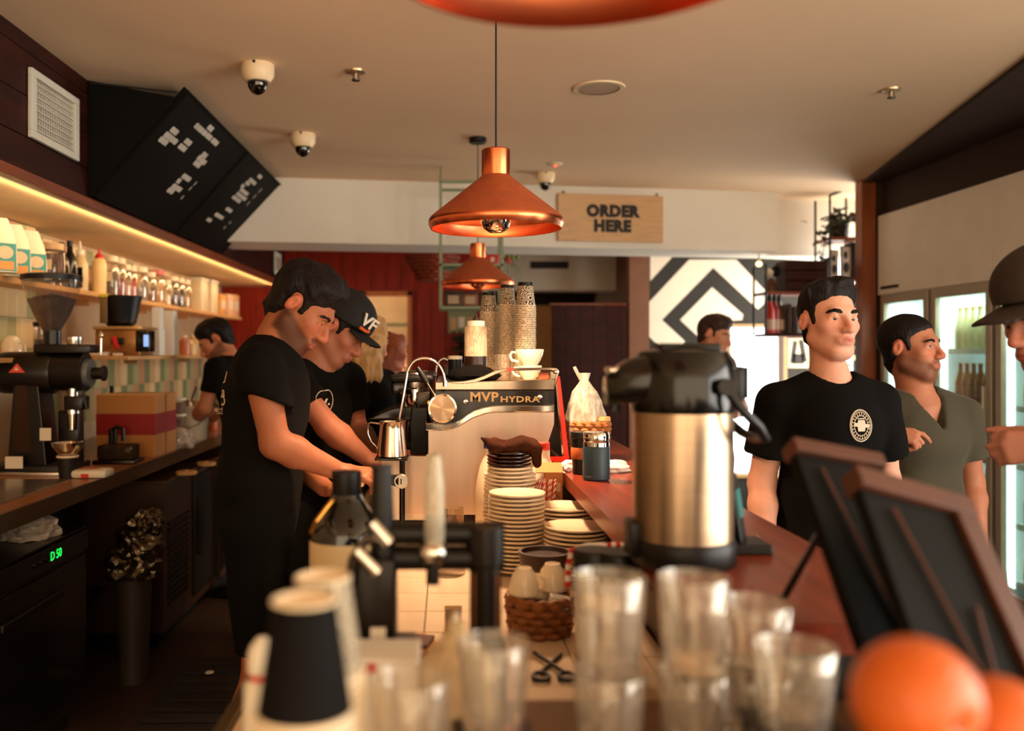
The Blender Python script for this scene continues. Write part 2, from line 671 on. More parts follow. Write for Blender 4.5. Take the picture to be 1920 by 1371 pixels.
# ---------------------------------------------------------------- wall tiles, left
tile_cols = [mat('tile_cream', (226, 196, 146), 0.25, var=0.08), mat('tile_green', (128, 138, 98), 0.25, var=0.1),
             mat('tile_beige', (206, 168, 122), 0.25, var=0.08), mat('tile_sage', (176, 170, 124), 0.25, var=0.1), mat('tile_rose', (196, 146, 112), 0.25, var=0.08)]
tiles_me = {}
pier = bpy.data.objects['wall_left_pier']
wl = bpy.data.objects['wall_left']
rt = random.Random(12)


def tile(parent, X, y, z, hy, hz, ci):
    key = (round(hy, 3), round(hz, 3), ci)
    if key not in tiles_me:
        me = MB().box(0, 0.006, 0.0015, hy - 0.0015, 0.0015, hz - 0.0015, 0.0015, seg=1).mesh('tile', 0)
        me.materials.append(tile_cols[ci])
        tiles_me[key] = me
    link('tile', tiles_me[key], None, parent, (X, y, z))


for i in range(9):
    for j in range(5):
        y = 3.63 + i * 0.1
        z = 1.80 + j * 0.05
        tile(pier, -2.06, y, 1.80 + j * 0.051, 0.1, 0.051, rt.choice((0, 1, 2, 3, 4, 0, 3)))
for i in range(9):
    for j in range(3):
        tile(pier, -2.06, 3.63 + i * 0.1, 1.30 + j * 0.15, 0.1, 0.15, rt.choice((0, 2, 4, 0, 3)))
for i in range(34):
    for j in range(2):
        tile(wl, LW, 4.56 + i * 0.115, 1.02 + j * 0.195, 0.115, 0.195, (1, 0, 2, 1, 4, 3)[(i * 5 + j) % 6])
for i in range(34):
    for j in range(2):
        tile(wl, LW, 4.56 + i * 0.115, 1.84 + j * 0.1, 0.115, 0.1, (2, 4, 0, 2, 1, 0)[(i * 7 + j * 3) % 6])

# ---------------------------------------------------------------- left counter, shelves
CT = 0.92
M_ctop = mat('counter_laminate', (148, 96, 56), 0.28, var=0.15, vscale=3, stretch=(2, 0.4, 2))
M_cedge = mat('counter_edge', (96, 72, 50), 0.3, 0.6, var=0.1)
M_cab = mat('cabinet_dark', (24, 16, 10), 0.4, var=0.2)
cnt = thing('worktop', 'long brown worktop with a pale front edge along the left wall', 'worktop', (0, 0, 0))
MB().box(LW + 0.007, -1.412, 1.4, 8.3, CT - 0.045, CT, 0.003).build('top', M_ctop, cnt, 0)
MB().box(-1.412, -1.40, 1.4, 8.3, CT - 0.06, CT + 0.002, 0.002).build('edge_strip', M_cedge, cnt, 0)
sk = MB()
sk.box(-2.0, -1.5, 2.6, 3.62, CT, CT + 0.006, 0.002)
sk.build('steel_inset', M_steel, cnt, 0)

M_shelf = mat('shelf_board', (206, 156, 98), 0.5, var=0.15, stretch=(3, 0.5, 3))
sh1 = thing('wall_shelf', 'upper wooden shelf full of jars above the left worktop', 'shelf', (0, 0, 0))
MB().box(-2.055, -1.90, 2.2, 4.53, 1.735, 1.76, 0.002).build('board', M_shelf, sh1, 0)
MB().box(LW + 0.001, -1.90, 4.53, 8.4, 1.735, 1.76, 0.002).build('board', M_shelf, sh1, 0)
for y in (5.2, 6.2, 7.2):
    MB().box(LW + 0.001, -2.05, y, y + 0.012, 1.70, 1.735).build('bracket', M_shelf, sh1, 0)
sh2 = thing('wall_shelf', 'lower wooden shelf carrying the brewer and white sleeves', 'shelf', (0, 0, 0))
MB().box(LW + 0.001, -1.60, 4.55, 8.2, 1.395, 1.415, 0.002).build('board', M_shelf, sh2, 0)
for y in (4.8, 6.0, 7.2):
    MB().box(LW + 0.001, -2.05, y, y + 0.012, 1.36, 1.395).build('bracket', M_shelf, sh2, 0)

# under-counter units
dw = thing('dishwasher', 'dark under-counter dishwasher with a green lit display', 'dishwasher', (-1.40, 2.3, 0))
MB().box(-0.6, 0, 0, 1.2, 0.1, 0.76, 0.006).build('body', M_cab, dw, 0)
MB().box(-0.002, 0.012, 0.01, 1.19, 0.12, 0.66, 0.004).build('door', M_blackgloss, dw, 0)
MB().box(0.012, 0.03, 0.5, 0.95, 0.56, 0.585, 0.004).build('handle', M_darksteel, dw, 0)
MB().box(0, 0.02, 0.01, 1.19, 0.68, 0.755, 0.004).build('control_panel', M_blackgloss, dw, 0)
M_green = mat('green_display', (40, 220, 80), 0.4, emit=1.2, ecol=(30, 220, 80))
lettering('display', 'D 50', 0.045, M_green, dw, T(0.0215, 0.9, 0.718) @ RZ(90) @ RX(90), ext=0.0005)
for k in range(3):
    MB().cyl((0.02, 0.74 + k * 0.045, 0.718), (0.024, 0.74 + k * 0.045, 0.718), 0.012).build('button', M_darksteel, dw)
MB().box(-0.55, -0.05, 0.02, 1.17, 0, 0.1).build('plinth', M_black, dw, 0)
MB().box(-0.6, 0.01, 0, 1.2, 0.76, 0.765).build('lid', M_darksteel, dw, 0)

fr = thing('undercounter_fridge', 'dark under-counter fridge with louvred front and brown side', 'fridge', (-1.36, 4.36, 0))
MB().box(-0.7, 0, 0, 1.9, 0.08, 0.80, 0.004).build('body', mat('fridge_brown', (64, 40, 22), 0.4), fr, 0)
MB().box(-0.7, 0.01, -0.004, 1.9, 0.80, 0.812, 0.002).build('lid', M_cedge, fr, 0)
for k in range(14):
    MB().box(0.0, 0.010, 0.05, 0.40, 0.2 + k * 0.03, 0.215 + k * 0.03, M=None).build('louvre', M_darksteel, fr, 0)
for k in range(2):
    MB().box(0, 0.02, 0.47 + k * 0.7, 1.14 + k * 0.7, 0.14, 0.77, 0.004).build('door', M_cab, fr, 0)
    MB().box(0.02, 0.045, 0.5 + k * 0.7, 0.53 + k * 0.7, 0.35, 0.65, 0.004).build('handle', M_darksteel, fr, 0)
MB().box(-0.65, -0.05, 0.05, 1.85, 0, 0.08).build('plinth', M_black, fr, 0)
fr2 = thing('cabinet', 'dark base cabinet between the dishwasher and the louvred fridge', 'cabinet', (-1.75, 3.52, 0))
MB().box(-0.36, 0, 0, 0.82, 0, 0.87, 0.003).build('body', M_cab, fr2, 0)
MB().box(-0.36, 0.12, 0.02, 0.80, 0.30, 0.32, 0.002).build('shelf', M_darksteel, fr2, 0)
fr3 = thing('cabinet', 'dark base cabinet at the far end of the left worktop', 'cabinet', (-1.42, 6.3, 0))
MB().box(-0.68, 0, 0, 1.9, 0, 0.87, 0.003).build('body', M_cab, fr3, 0)
for k in range(3):
    dd = MB().box(0, 0.018, 0.02 + k * 0.63, 0.61 + k * 0.63, 0.1, 0.85, 0.003).build('door', M_cab, fr3, 0)
    MB().box(0.018, 0.035, 0.05 + k * 0.63, 0.07 + k * 0.63, 0.6, 0.75, 0.003).build('handle', M_darksteel, dd, 0)

# rubber mat on the floor between the counters
mt = thing('rubber_mat', 'black perforated rubber mat on the floor behind the bar', 'mat', (-1.2, 1.6, 0))
MB().box(0, 0.75, 0, 2.63, 0, 0.012, 0.004).build('sheet', mat('mat_rubber', (26, 20, 14), 0.7, var=0.2), mt, 0)
for k in range(24):
    MB().box(0.02, 0.73, 0.05 + k * 0.107, 0.10 + k * 0.107, 0.012, 0.018, 0.002, seg=1).build('rib', MATS['mat_rubber'], mt, 0)

# ---------------------------------------------------------------- central work counter and timber bar
WT = 0.86
M_wtile = mat('worktop_tile', (214, 190, 160), 0.22, var=0.06)
wc = thing('work_counter', 'central work counter topped with pale square tiles under the coffee machine', 'counter', (0, 0, 0))
MB().box(-0.33, 0.412, 0.35, 3.8, 0.0, WT - 0.012).build('body', M_cab, wc, 0)
MB().box(-0.352, -0.328, 0.35, 3.8, WT - 0.05, WT + 0.004, 0.003).build('steel_edge', mat('edge_steel', (120, 104, 70), 0.35, 1.0), wc, 0)
tme = MB().box(0.001, 0.139, 0.001, 0.149, 0, 0.012, 0.002, seg=1).mesh('tile', 0)
tme.materials.append(M_wtile)
for i in range(6):
    for j in range(23):
        o = link('tile', tme, None, wc, (-0.327 + i * 0.140, 0.35 + j * 0.15, WT - 0.012))
        if i == 5:
            o.scale = (0.28, 1, 1)

BZ = 1.08
M_bar = mat('bar_timber', (122, 44, 20), 0.34, var=0.28, vscale=5, stretch=(7, 0.5, 7), bump=0.04, bscale=60, coat=0.08)
bar = thing('bar_counter', 'long red-brown polished timber bar top beside the coffee machine', 'bar', (0, 0, 0))
for k in range(3):
    MB().box(0.343 + k * 0.109, 0.343 + (k + 1) * 0.109 - 0.0002, 1.17, 6.0, BZ - 0.04, BZ, 0.0004, seg=1).build('plank', M_bar, bar, 0)
MB().box(0.432, 0.64, 1.2, 5.95, 0, BZ - 0.04).build('front_panel', M_cab, bar, 0)
MB().box(0.416, 0.431, 1.2, 5.95, WT + 0.001, BZ - 0.04).build('upstand', mat('upstand_dark', (60, 32, 16), 0.5), bar, 0)
# low display cabinet in front of the bar, close to the photographer
FT = 0.985
dc = thing('bar_return', 'low dark cabinet top at the near end of the bar holding glasses and fruit', 'cabinet', (0, 0, 0))
MB().box(0.02, 0.95, 0.32, 1.165, FT - 0.03, FT, 0.003).build('top', mat('return_top', (86, 56, 26), 0.35, var=0.2), dc, 0)
MB().box(0.41, 0.93, 0.36, 1.15, 0, FT - 0.03).build('body', M_cab, dc, 0)
MB().box(0.03, 0.06, 0.36, 1.12, WT + 0.001, FT - 0.03).build('side_panel', M_cab, dc, 0)
# ================================================================== things on the ceiling and bulkhead
M_copper = mat('copper_metal', (226, 122, 76), 0.26, 1.0, var=0.12, vscale=8)
M_coppermatte = mat('copper_paint', (168, 82, 44), 0.62, 0.35, var=0.12, vscale=30, bump=0.05, bscale=200)
M_copperin = mat('copper_inside', (228, 132, 88), 0.32, 1.0, var=0.08)
M_cord = mat('cord_black', (14, 11, 9), 0.6)
M_bulbtop = mat('bulb_glow', (255, 196, 130), 0.3, emit=8.0, ecol=(255, 196, 140))
M_mirror = mat('bulb_mirror', (224, 210, 196), 0.06, 1.0, var=0.02)


def pendant(x, y, zr, label, lit=True):
    t = thing('pendant_lamp', label, 'lamp', (x, y, zr), 0, 'copper pendant lamps over the counter')
    mb = MB()      # matte cone, open below
    mb.lathe([(0.0425, 0.158), (0.050, 0.150), (0.193, 0.036), (0.1985, 0.028)], 56, None, False, False)
    mb.build('shade', M_coppermatte, t)
    mb = MB()
    mb.lathe([(0.1985, 0.028), (0.2005, 0.022), (0.199, 0.012), (0.193, 0.0), (0.190, 0.0015)], 56, None, False, False)
    mb.build('rim_band', M_copper, t)
    mb = MB()
    mb.lathe([(0.190, 0.0015), (0.1935, 0.014), (0.189, 0.034), (0.047, 0.148), (0.0, 0.150)], 56, None, False, False)
    mb.build('inner_lining', M_copperin, t)
    mb = MB()
    mb.lathe([(0.0405, 0.152), (0.0425, 0.158), (0.0425, 0.232), (0.0395, 0.2355), (0.0, 0.2355)], 40, None, False, False)
    mb.build('neck', M_copper, t)
    MB().cyl((0, 0, 0.2355), (0, 0, CEIL - zr - 0.03), 0.0028, seg=8).build('cord', M_cord, t)
    MB().lathe([(0.0, 0), (0.042, 0.0), (0.048, 0.006), (0.048, 0.028), (0.0, 0.03)], 24, T(0, 0, CEIL - zr - 0.03)).build('ceiling_rose', M_blackplastic, t)
    MB().lathe([(0.0, -0.012), (0.02, -0.010), (0.036, 0.001), (0.046, 0.02), (0.048, 0.034)], 32, None, False, False).build('mirrored_bulb', M_mirror, t)
    MB().lathe([(0.048, 0.034), (0.046, 0.05), (0.036, 0.07), (0.022, 0.088), (0.018, 0.108), (0.0, 0.11)], 32, None, False, False).build('bulb_glass', M_bulbtop if lit else MATS['unlit'], t)
    return t


pendant(0.145, 2.68, 1.796, 'copper cone pendant lamp with mirrored bulb, in sharp focus at the centre')
pendant(0.168, 4.93, 1.79, 'smaller far copper pendant lamp hanging before the green metal rack')
MATS['unlit'] = mat('bulb_off', (206, 160, 120), 0.2)
pendant(0.125, 0.84, 1.80, 'dark copper pendant lamp cut off by the top edge, nearest of the three', False)
for (x, y) in ((0.145, 2.68), (0.168, 4.93)):
    spot_light('pendant_glow', (x, y, 1.80 - 0.02), 62, (1.0, 0.64, 0.38), 118, 0.5, 0.06)

M_cream = mat('camera_cream', (226, 200, 160), 0.4, var=0.04)
M_dome = mat('camera_dome', (8, 7, 6), 0.05, var=0.05, coat=1.0)


def dome_cam(x, y, s, label):
    t = thing('dome_camera', label, 'camera', (x, y, CEIL), 0, 'dome cameras on the ceiling')
    MB().lathe([(0.0, 0), (0.064 * s, 0), (0.066 * s, -0.008), (0.065 * s, -0.045 * s), (0.05 * s, -0.068 * s), (0.043 * s, -0.07 * s), (0.0, -0.07 * s)], 40).build('housing', M_cream, t)
    pr = [(0.041 * s * math.cos(a), -0.07 * s - 0.05 * s * math.sin(a)) for a in [i * PI / 16 for i in range(8)]] + [(0.0, -0.121 * s)]
    MB().lathe([(0.041 * s, -0.066 * s)] + pr, 32).build('dome', M_dome, t)
    MB().box(-0.006, 0.004, -0.068 * s, -0.055 * s, -0.012, -0.002).build('slot', M_black, t, 0)
    MB().cyl((0.012 * s, -0.02 * s, -0.085 * s), (0.014 * s, -0.03 * s, -0.098 * s), 0.012 * s).build('lens', M_chrome, t)
    return t


dome_cam(-0.768, 3.68, 1.02, 'cream dome camera on the ceiling nearest the menu board')
dome_cam(-0.77, 4.85, 1.02, 'second cream dome camera behind the nearest one')
dome_cam(0.64, 5.9, 0.95, 'cream dome camera just above the order sign')


def sprinkler(x, y, label):
    t = thing('sprinkler', label, 'sprinkler', (x, y, CEIL), 0, 'ceiling sprinklers')
    MB().lathe([(0.0, 0), (0.042, 0), (0.040, -0.008), (0.018, -0.012), (0.0, -0.012)], 32).build('escutcheon', mat('brass_dull', (186, 160, 124), 0.35, 0.8), t)
    MB().cyl((0, 0, -0.01), (0, 0, -0.032), 0.007, 0.005, 12).build('stem', MATS['brass_dull'], t)
    m = MB().lathe([(0.0, -0.04), (0.017, -0.041), (0.018, -0.037), (0.0, -0.036)], 20)
    m.build('deflector', M_darksteel, t)
    for s in (-1, 1):
        MB().tube([(0.006 * s, 0, -0.012), (0.013 * s, 0, -0.025), (0.004 * s, 0, -0.038)], 0.002, 6).build('arm', M_darksteel, t)


sprinkler(-0.378, 3.76, 'small sprinkler head on the ceiling between camera and pendant')
sprinkler(1.97, 4.02, 'small sprinkler head on the ceiling over the customers')

sp = thing('ceiling_speaker', 'round flush ceiling speaker grille', 'speaker', (0.67, 4.0, CEIL))
MB().lathe([(0.092, -0.006), (0.112, -0.006), (0.115, 0.0), (0.09, 0.0)], 48, None, False, False).build('bezel', M_cream, sp)
MB().lathe([(0.0, -0.004), (0.093, -0.003), (0.093, 0.0)], 48, None, False, False).build('grille', mat('grille_beige', (176, 150, 122), 0.6, bump=0.4, bscale=400), sp)
sd = thing('smoke_detector', 'small ceiling detector with a red glowing light', 'detector', (0.67, 5.6, CEIL))
MB().lathe([(0.0, -0.012), (0.03, -0.012), (0.044, -0.004), (0.045, 0)], 32).build('body', M_cream, sd)
MB().lathe([(0.0, -0.019), (0.008, -0.017), (0.010, -0.012)], 16).build('indicator', mat('red_led', (255, 60, 40), 0.4, emit=3, ecol=(255, 70, 40)), sd)

# air vent on the bulkhead
va = thing('air_vent', 'square white louvred air vent on the dark timber bulkhead', 'vent', (BX + 0.005, 3.32, 2.222))
M_vent = mat('vent_white', (206, 200, 184), 0.45, var=0.05)
VL, VH = 0.43, 0.256
MB().box(0, 0.016, 0, VL, 0, 0.028, 0.002).box(0, 0.016, 0, VL, VH - 0.028, VH, 0.002).box(0, 0.016, 0, 0.04, 0.028, VH - 0.028, 0.002).box(0, 0.016, VL - 0.04, VL, 0.028, VH - 0.028, 0.002).build('frame', M_vent, va, 0)
for k in range(8):
    z = 0.036 + k * 0.0245
    MB().box(-0.004, 0.010, 0.04, VL - 0.04, z, z + 0.004, M=T(0, 0, 0)).build('louvre', M_vent, va, 0)
for k in range(17):
    y = 0.052 + k * 0.0205
    MB().box(-0.006, 0.004, y, y + 0.003, 0.028, VH - 0.028).build('fin', M_vent, va, 0)
MB().box(-0.004, -0.002, 0.03, VL - 0.03, 0.02, VH - 0.02).build('backing', mat('vent_back', (90, 76, 58), 0.8), va, 0)
# hidden little switch plate far down the bulkhead
pv = thing('wall_plate', 'small white plate high on the red wall at the far left', 'plate', (BX + 0.012, 8.0, 2.13))
MB().box(0, 0.012, 0, 0.30, 0, 0.20, 0.003).build('plate', M_vent, pv, 0)
MB().box(0.012, 0.015, 0.05, 0.25, 0.04, 0.16, 0.001).build('inner_panel', mat('plate_inner', (150, 132, 108), 0.5), pv, 0)

# ---------------------------------------------------------------- menu boards, leaning out from the bulkhead
TOPX, TOPZ, BOTX, BOTZ = -1.109, 2.558, -1.515, 2.100
dirv = Vector((BOTX - TOPX, 0, BOTZ - TOPZ))
LEN = dirv.length
du = dirv.normalized()
dn = Vector((du.z, 0, -du.x)).normalized()
if dn.x < 0:
    dn = -dn
M_board = mat('menu_black', (7, 5, 3), 0.7, var=0.2, spec=0.15)
M_letter = mat('menu_letters', (200, 190, 176), 0.6, emit=0.0)


def board_matrix(y0):
    # local x -> along the room (+y), local y -> up the slope, local z -> out of the face
    M = Matrix.Identity(4)
    xa, ya, za = Vector((0, 1, 0)), -du, dn
    for i in range(3):
        M[i][0], M[i][1], M[i][2] = xa[i], ya[i], za[i]
    M[0][3], M[1][3], M[2][3] = BOTX, y0, BOTZ
    return M


def menu_board(y0, y1, label, lines):
    t = thing('menu_board', label, 'menu board', (0, 0, 0), 0, 'black menu boards')
    Mb = board_matrix(y0)
    Lb = y1 - y0
    MB().box(0, Lb, 0, LEN, -0.03, 0, 0.003, Mb).build('panel', M_board, t, 0)
    f = MB()
    for (a, b, c, d) in ((0, Lb, 0, 0.012), (0, Lb, LEN - 0.012, LEN), (0, 0.012, 0.012, LEN - 0.012), (Lb - 0.012, Lb, 0.012, LEN - 0.012)):
        f.box(a, b, c, d, 0, 0.006, 0.001, Mb)
    f.build('frame', M_board, t, 0)
    for (px, py, ln, ht) in lines:
        # small white words, too far off to read: strokes of letters side by side
        r_ = (px - VX) / (VY - py)
        a_, b_ = -du.x, -du.z
        v = (r_ * (BOTZ - EYE) - BOTX) / (a_ - r_ * b_)
        dd = FPX * (BOTX + a_ * v) / (px - VX)
        n = max(1, round(ln / 0.0135))
        mb = MB()
        for k in range(n):
            u = dd - y0 + (k - n / 2) * 0.0135
            hh = ht * (1.0 if k % 3 else 0.86)
            mb.box(u, u + 0.0095, v - hh / 2, v + hh / 2, 0.0002, 0.001, 0.0, Mb)
        mb.build('menu_word', M_letter, t, 0)
    return t


def zl(lst, ox, oy, sc, k):
    return [(ox + x / sc, oy + y / sc, max(l * k, 0.012), h) for (x, y, l, h) in lst]


H1 = 0.030
L1 = zl([(215, 150, 80, H1), (152, 207, 90, H1), (97, 258, 90, H1), (207, 252, 75, H1), (362, 270, 80, H1), (302, 330, 90, H1), (455, 93, 35, H1), (495, 130, 70, H1), (540, 170, 45, H1), (587, 210, 75, H1),
         (652, 268, 90, H1), (605, 120, 70, H1), (540, 410, 70, H1), (485, 440, 40, H1), (525, 480, 80, H1), (462, 508, 90, H1), (345, 655, 115, H1), (262, 690, 40, H1), (240, 765, 120, H1), (175, 797, 75, H1),
         (440, 718, 10, H1), (388, 770, 10, H1), (300, 868, 10, H1)], 290, 220, 5.775, 0.0012)
H2 = 0.026
L2 = zl([(825, 165, 90, H2), (720, 235, 160, H2), (650, 260, 80, H2), (580, 300, 60, H2), (600, 385, 190, H2), (560, 450, 220, H2), (490, 490, 180, H2), (380, 645, 120, H2), (240, 735, 170, H2), (95, 790, 80, H2),
         (830, 365, 10, 0.04), (750, 450, 10, 0.04), (660, 550, 10, 0.04), (395, 828, 10, H2), (318, 900, 10, H2)], 380, 310, 7.7, 0.0011)
menu_board(3.9, 5.06, 'black menu board nearest the air vent, white lettering, leaning from bulkhead', L1)
menu_board(5.07, 6.10, 'black menu board at the far end beside the beam, white lettering', L2)
ec = thing('end_panel', 'black triangular panel closing the near end of the menu boards', 'panel', (0, 0, 0))
MB().prism([(BX + 0.006, CEIL - 0.005), (TOPX - 0.05, TOPZ - 0.035), (BOTX, BOTZ + 0.01), (BX + 0.006, BOTZ)], 0.02, T(0, 3.895, 0) @ RX(90)).build('sheet', M_board, ec, 0)
MB().cyl((TOPX - 0.05, 3.89, TOPZ - 0.01), (BX + 0.02, 3.86, CEIL - 0.02), 0.004, seg=6).build('cable', M_cord, ec)

# ---------------------------------------------------------------- ORDER HERE sign on the beam
c0 = W(1043, 362, 6.0)
ang = math.degrees(math.atan(BS))
sg = thing('order_sign', 'pale plywood sign reading ORDER HERE hung on the white beam', 'sign', (1.15, beamY(1.15) - 0.03, 2.375), ang)
M_ply = mat('plywood', (206, 164, 118), 0.55, var=0.1, vscale=8, stretch=(1, 4, 12))
MB().box(-0.383, 0.383, -0.012, 0.012, -0.165, 0.165, 0.003).build('board', M_ply, sg, 0)
M_ink = mat('sign_ink', (24, 18, 14), 0.6)
SGM = T(0.0, -0.0135, 0)
lettering('word_order', 'ORDER', 0.108, M_ink, sg, T(0.01, -0.0135, 0.046) @ RX(90), ext=0.0008, offset=0.0078, space=1.10)
lettering('word_here', 'HERE', 0.108, M_ink, sg, T(0.008, -0.0135, -0.058) @ RX(90), ext=0.0008, offset=0.0078, space=1.10)
for s in (-1, 1):
    MB().tube([(0.34 * s, 0, 0.163), (0.34 * s, 0.0, 0.185)], 0.006, 8).build('hook', M_black, sg)
# ================================================================== espresso machine, seen from its side
MD = 2.90
mc = thing('espresso_machine', 'polished steel espresso machine with black side band reading MVP HYDRA', 'coffee machine', (0, MD, WT))


def zp(x, y):
    """zoomed-photo point on the machine's near side -> local xz"""
    v = W(680 + x / 3.84, 640 + y / 3.84, MD)
    return (v.x, v.z - WT)


def plate(pts, y, th, bev=0.0):
    return MB().prism([zp(*p) for p in pts], th, T(0, y + th, 0) @ RX(90), bev)


M_mblack = mat('machine_black', (9, 7, 5), 0.14, var=0.1, coat=0.1)
M_msteel = mat('machine_steel', (168, 150, 130), 0.12, 1.0, var=0.06, vscale=5, stretch=(20, 1, 1))
M_mpanel = mat('machine_panel', (196, 174, 156), 0.3, 1.0, var=0.06, vscale=3, stretch=(12, 1, 0.4))
# body behind the side panel
b = MB()
b.prism([zp(*p) for p in [(530, 300), (1370, 275), (1375, 510), (1330, 720), (1330, 1250), (480, 1250), (470, 640), (530, 560)]], 0.80, T(0, 0.82, 0) @ RX(90))
b.build('body', M_mpanel, mc, 0)
plate([(470, 640), (600, 640), (690, 612), (790, 552), (890, 517), (960, 510), (1380, 508), (1378, 600), (1355, 670), (1332, 740), (1332, 1250), (130, 1250), (130, 862), (140, 840), (165, 826), (450, 826), (470, 806)], 0.0, 0.02, 0.002).build('side_panel', M_mpanel, mc, 0)
plate([(520, 292), (800, 288), (1382, 270), (1382, 352), (520, 352)], -0.012, 0.03, 0.003).build('top_strip', M_msteel, mc, 0)
plate([(505, 385), (520, 358), (545, 352), (1380, 352), (1380, 457), (1000, 458), (930, 462), (860, 475), (800, 495), (750, 525), (700, 565), (650, 588), (600, 596), (540, 590), (490, 570), (468, 530), (470, 470)], -0.018, 0.03, 0.003).build('name_band', M_mblack, mc, 0)
plate([(452, 590), (500, 585), (540, 592), (600, 598), (650, 590), (700, 567), (750, 527), (800, 497), (860, 477), (930, 464), (1000, 460), (1380, 458), (1380, 509), (960, 511), (890, 518), (790, 553), (690, 613), (640, 636), (600, 641), (452, 641)], -0.014, 0.03, 0.003).build('chrome_band', M_chrome, mc, 0)
# top rail: flat bar sweeping up to the back
rail = [(640, 291), (720, 286), (800, 272), (870, 248), (940, 216), (1000, 199), (1060, 192), (1200, 190), (1360, 189), (1392, 192), (1408, 205), (1412, 225), (1404, 250), (1390, 300), (1380, 300), (1380, 262), (1388, 230), (1380, 214), (1350, 208), (1200, 211), (1060, 213), (1005, 221), (950, 240), (880, 273), (810, 297), (730, 306), (640, 306)]
plate(rail, -0.014, 0.02, 0.002).build('rail', M_msteel, mc, 0)
plate([(1040, 190), (1082, 188), (1082, 214), (1040, 218)], -0.016, 0.024).build('rail_band', mat('rail_red', (190, 40, 28), 0.3), mc, 0)
plate([(1345, 212), (1385, 214), (1400, 240), (1390, 320), (1345, 330)], -0.008, 0.014, 0.003).build('rail_end', M_msteel, mc, 0)
plate([(1270, 225), (1340, 222), (1348, 260), (1330, 292), (1290, 298), (1265, 280)], -0.004, 0.02, 0.004).build('end_block', mat('block_wood', (150, 70, 34), 0.3), mc, 0)
for (x, y, r) in ((740, 432, 0.0098), (1270, 398, 0.0095), (1386, 220, 0.007)):
    v = zp(x, y)
    MB().lathe([(0.0, 0.006), (r * 0.4, 0.006), (r * 0.75, 0.005), (r, 0.0)], 20, T(v[0], -0.018, v[1]) @ RX(90)).build('bolt', M_chrome, mc)
M_mtext = mat('machine_letters', (132, 104, 66), 0.4, 0.5)
v = zp(872, 402)
lettering('name_mvp', 'MVP', 0.041, M_mtext, mc, T(v[0], -0.0192, v[1]) @ RX(90) @ Matrix.Diagonal((1.12, 1, 1, 1)), ext=0.0006, offset=0.0012, space=1.08)
v = zp(1128, 418)
lettering('name_hydra', 'HYDRA', 0.026, M_mtext, mc, T(v[0], -0.0192, v[1]) @ RX(90) @ Matrix.Diagonal((1.35, 1, 1, 1)), ext=0.0006, offset=0.0007, space=1.1)
# big brushed knob
kx, kz = zp(575, 478)
M_knob = mat('knob_steel', (170, 140, 110), 0.3, 1.0, var=0.05, aniso=0.9)
nt = M_knob.node_tree
tg = nt.nodes.new('ShaderNodeTangent'); tg.direction_type = 'RADIAL'; tg.axis = 'Z'
nt.links.new(tg.outputs[0], nt.nodes['Principled BSDF'].inputs['Tangent'])
kn = MB().lathe([(0.0, 0.0), (0.039, 0.0), (0.0395, -0.001)], 48, None, False, False).build('knob_face', M_knob, mc, 35)
kn.location = (kx, -0.0465, kz)
kn.rotation_euler = (R(-90), 0, 0)
MB().lathe([(0.040, -0.03), (0.0455, -0.026), (0.0465, -0.004), (0.045, 0.0), (0.0395, 0.001), (0.0395, -0.002)], 48, T(kx, -0.047, kz) @ RX(90), False, False).build('knob_ring', M_chrome, mc)
vx, vz = zp(480, 438)
MB().lathe([(0.0, 0), (0.006, 0), (0.006, 0.012), (0, 0.012)], 12, T(vx, -0.02, vz) @ RX(90)).build('grub_screw', mat('brass', (206, 160, 70), 0.3, 1.0), mc)
# paddle lever
a, c_, e = zp(395, 188), zp(468, 300), zp(522, 388)
MB().tube([(a[0], -0.03, a[1]), (0.5 * (a[0] + c_[0]), -0.032, 0.5 * (a[1] + c_[1])), (c_[0], -0.034, c_[1])], 0.009, 12, radii=[0.0075, 0.010, 0.0085]).build('lever_grip', M_blackplastic, mc)
MB().tube([(0.25 * a[0] + 0.75 * c_[0], -0.034, 0.25 * a[1] + 0.75 * c_[1]), (e[0], -0.036, e[1])], 0.0032, 8).build('lever_rod', M_chrome, mc)
MB().ell((e[0], -0.036, e[1]), (0.005, 0.005, 0.006), 2).build('lever_joint', M_chrome, mc)


def wand(pts, y, r, name='steam_wand'):
    P = [zp(*p) for p in pts]
    # smooth the path
    out = []
    for i in range(len(P) - 1):
        for s in range(4):
            t_ = s / 4
            p0 = P[max(i - 1, 0)]; p1 = P[i]; p2 = P[i + 1]; p3 = P[min(i + 2, len(P) - 1)]
            out.append([0.5 * ((2 * p1[k]) + (-p0[k] + p2[k]) * t_ + (2 * p0[k] - 5 * p1[k] + 4 * p2[k] - p3[k]) * t_ ** 2 + (-p0[k] + 3 * p1[k] - 3 * p2[k] + p3[k]) * t_ ** 3) for k in (0, 1)])
    out.append(P[-1])
    MB().tube([(q[0], y, q[1]) for q in out], r, 12).build(name, M_chrome, mc)


wand([(594, 296), (580, 225), (545, 165), (485, 128), (420, 124), (365, 152), (328, 215), (312, 300), (262, 590), (250, 660)], -0.03, 0.0046)
wand([(690, 300), (660, 210), (610, 145), (575, 135), (540, 160), (518, 215), (510, 300), (490, 500)], 0.55, 0.0044)
MB().cyl((zp(594, 296)[0], -0.03, zp(594, 296)[1] - 0.012), (zp(594, 296)[0], -0.03, zp(594, 296)[1] + 0.006), 0.008, seg=14).build('wand_collar', M_chrome, mc)
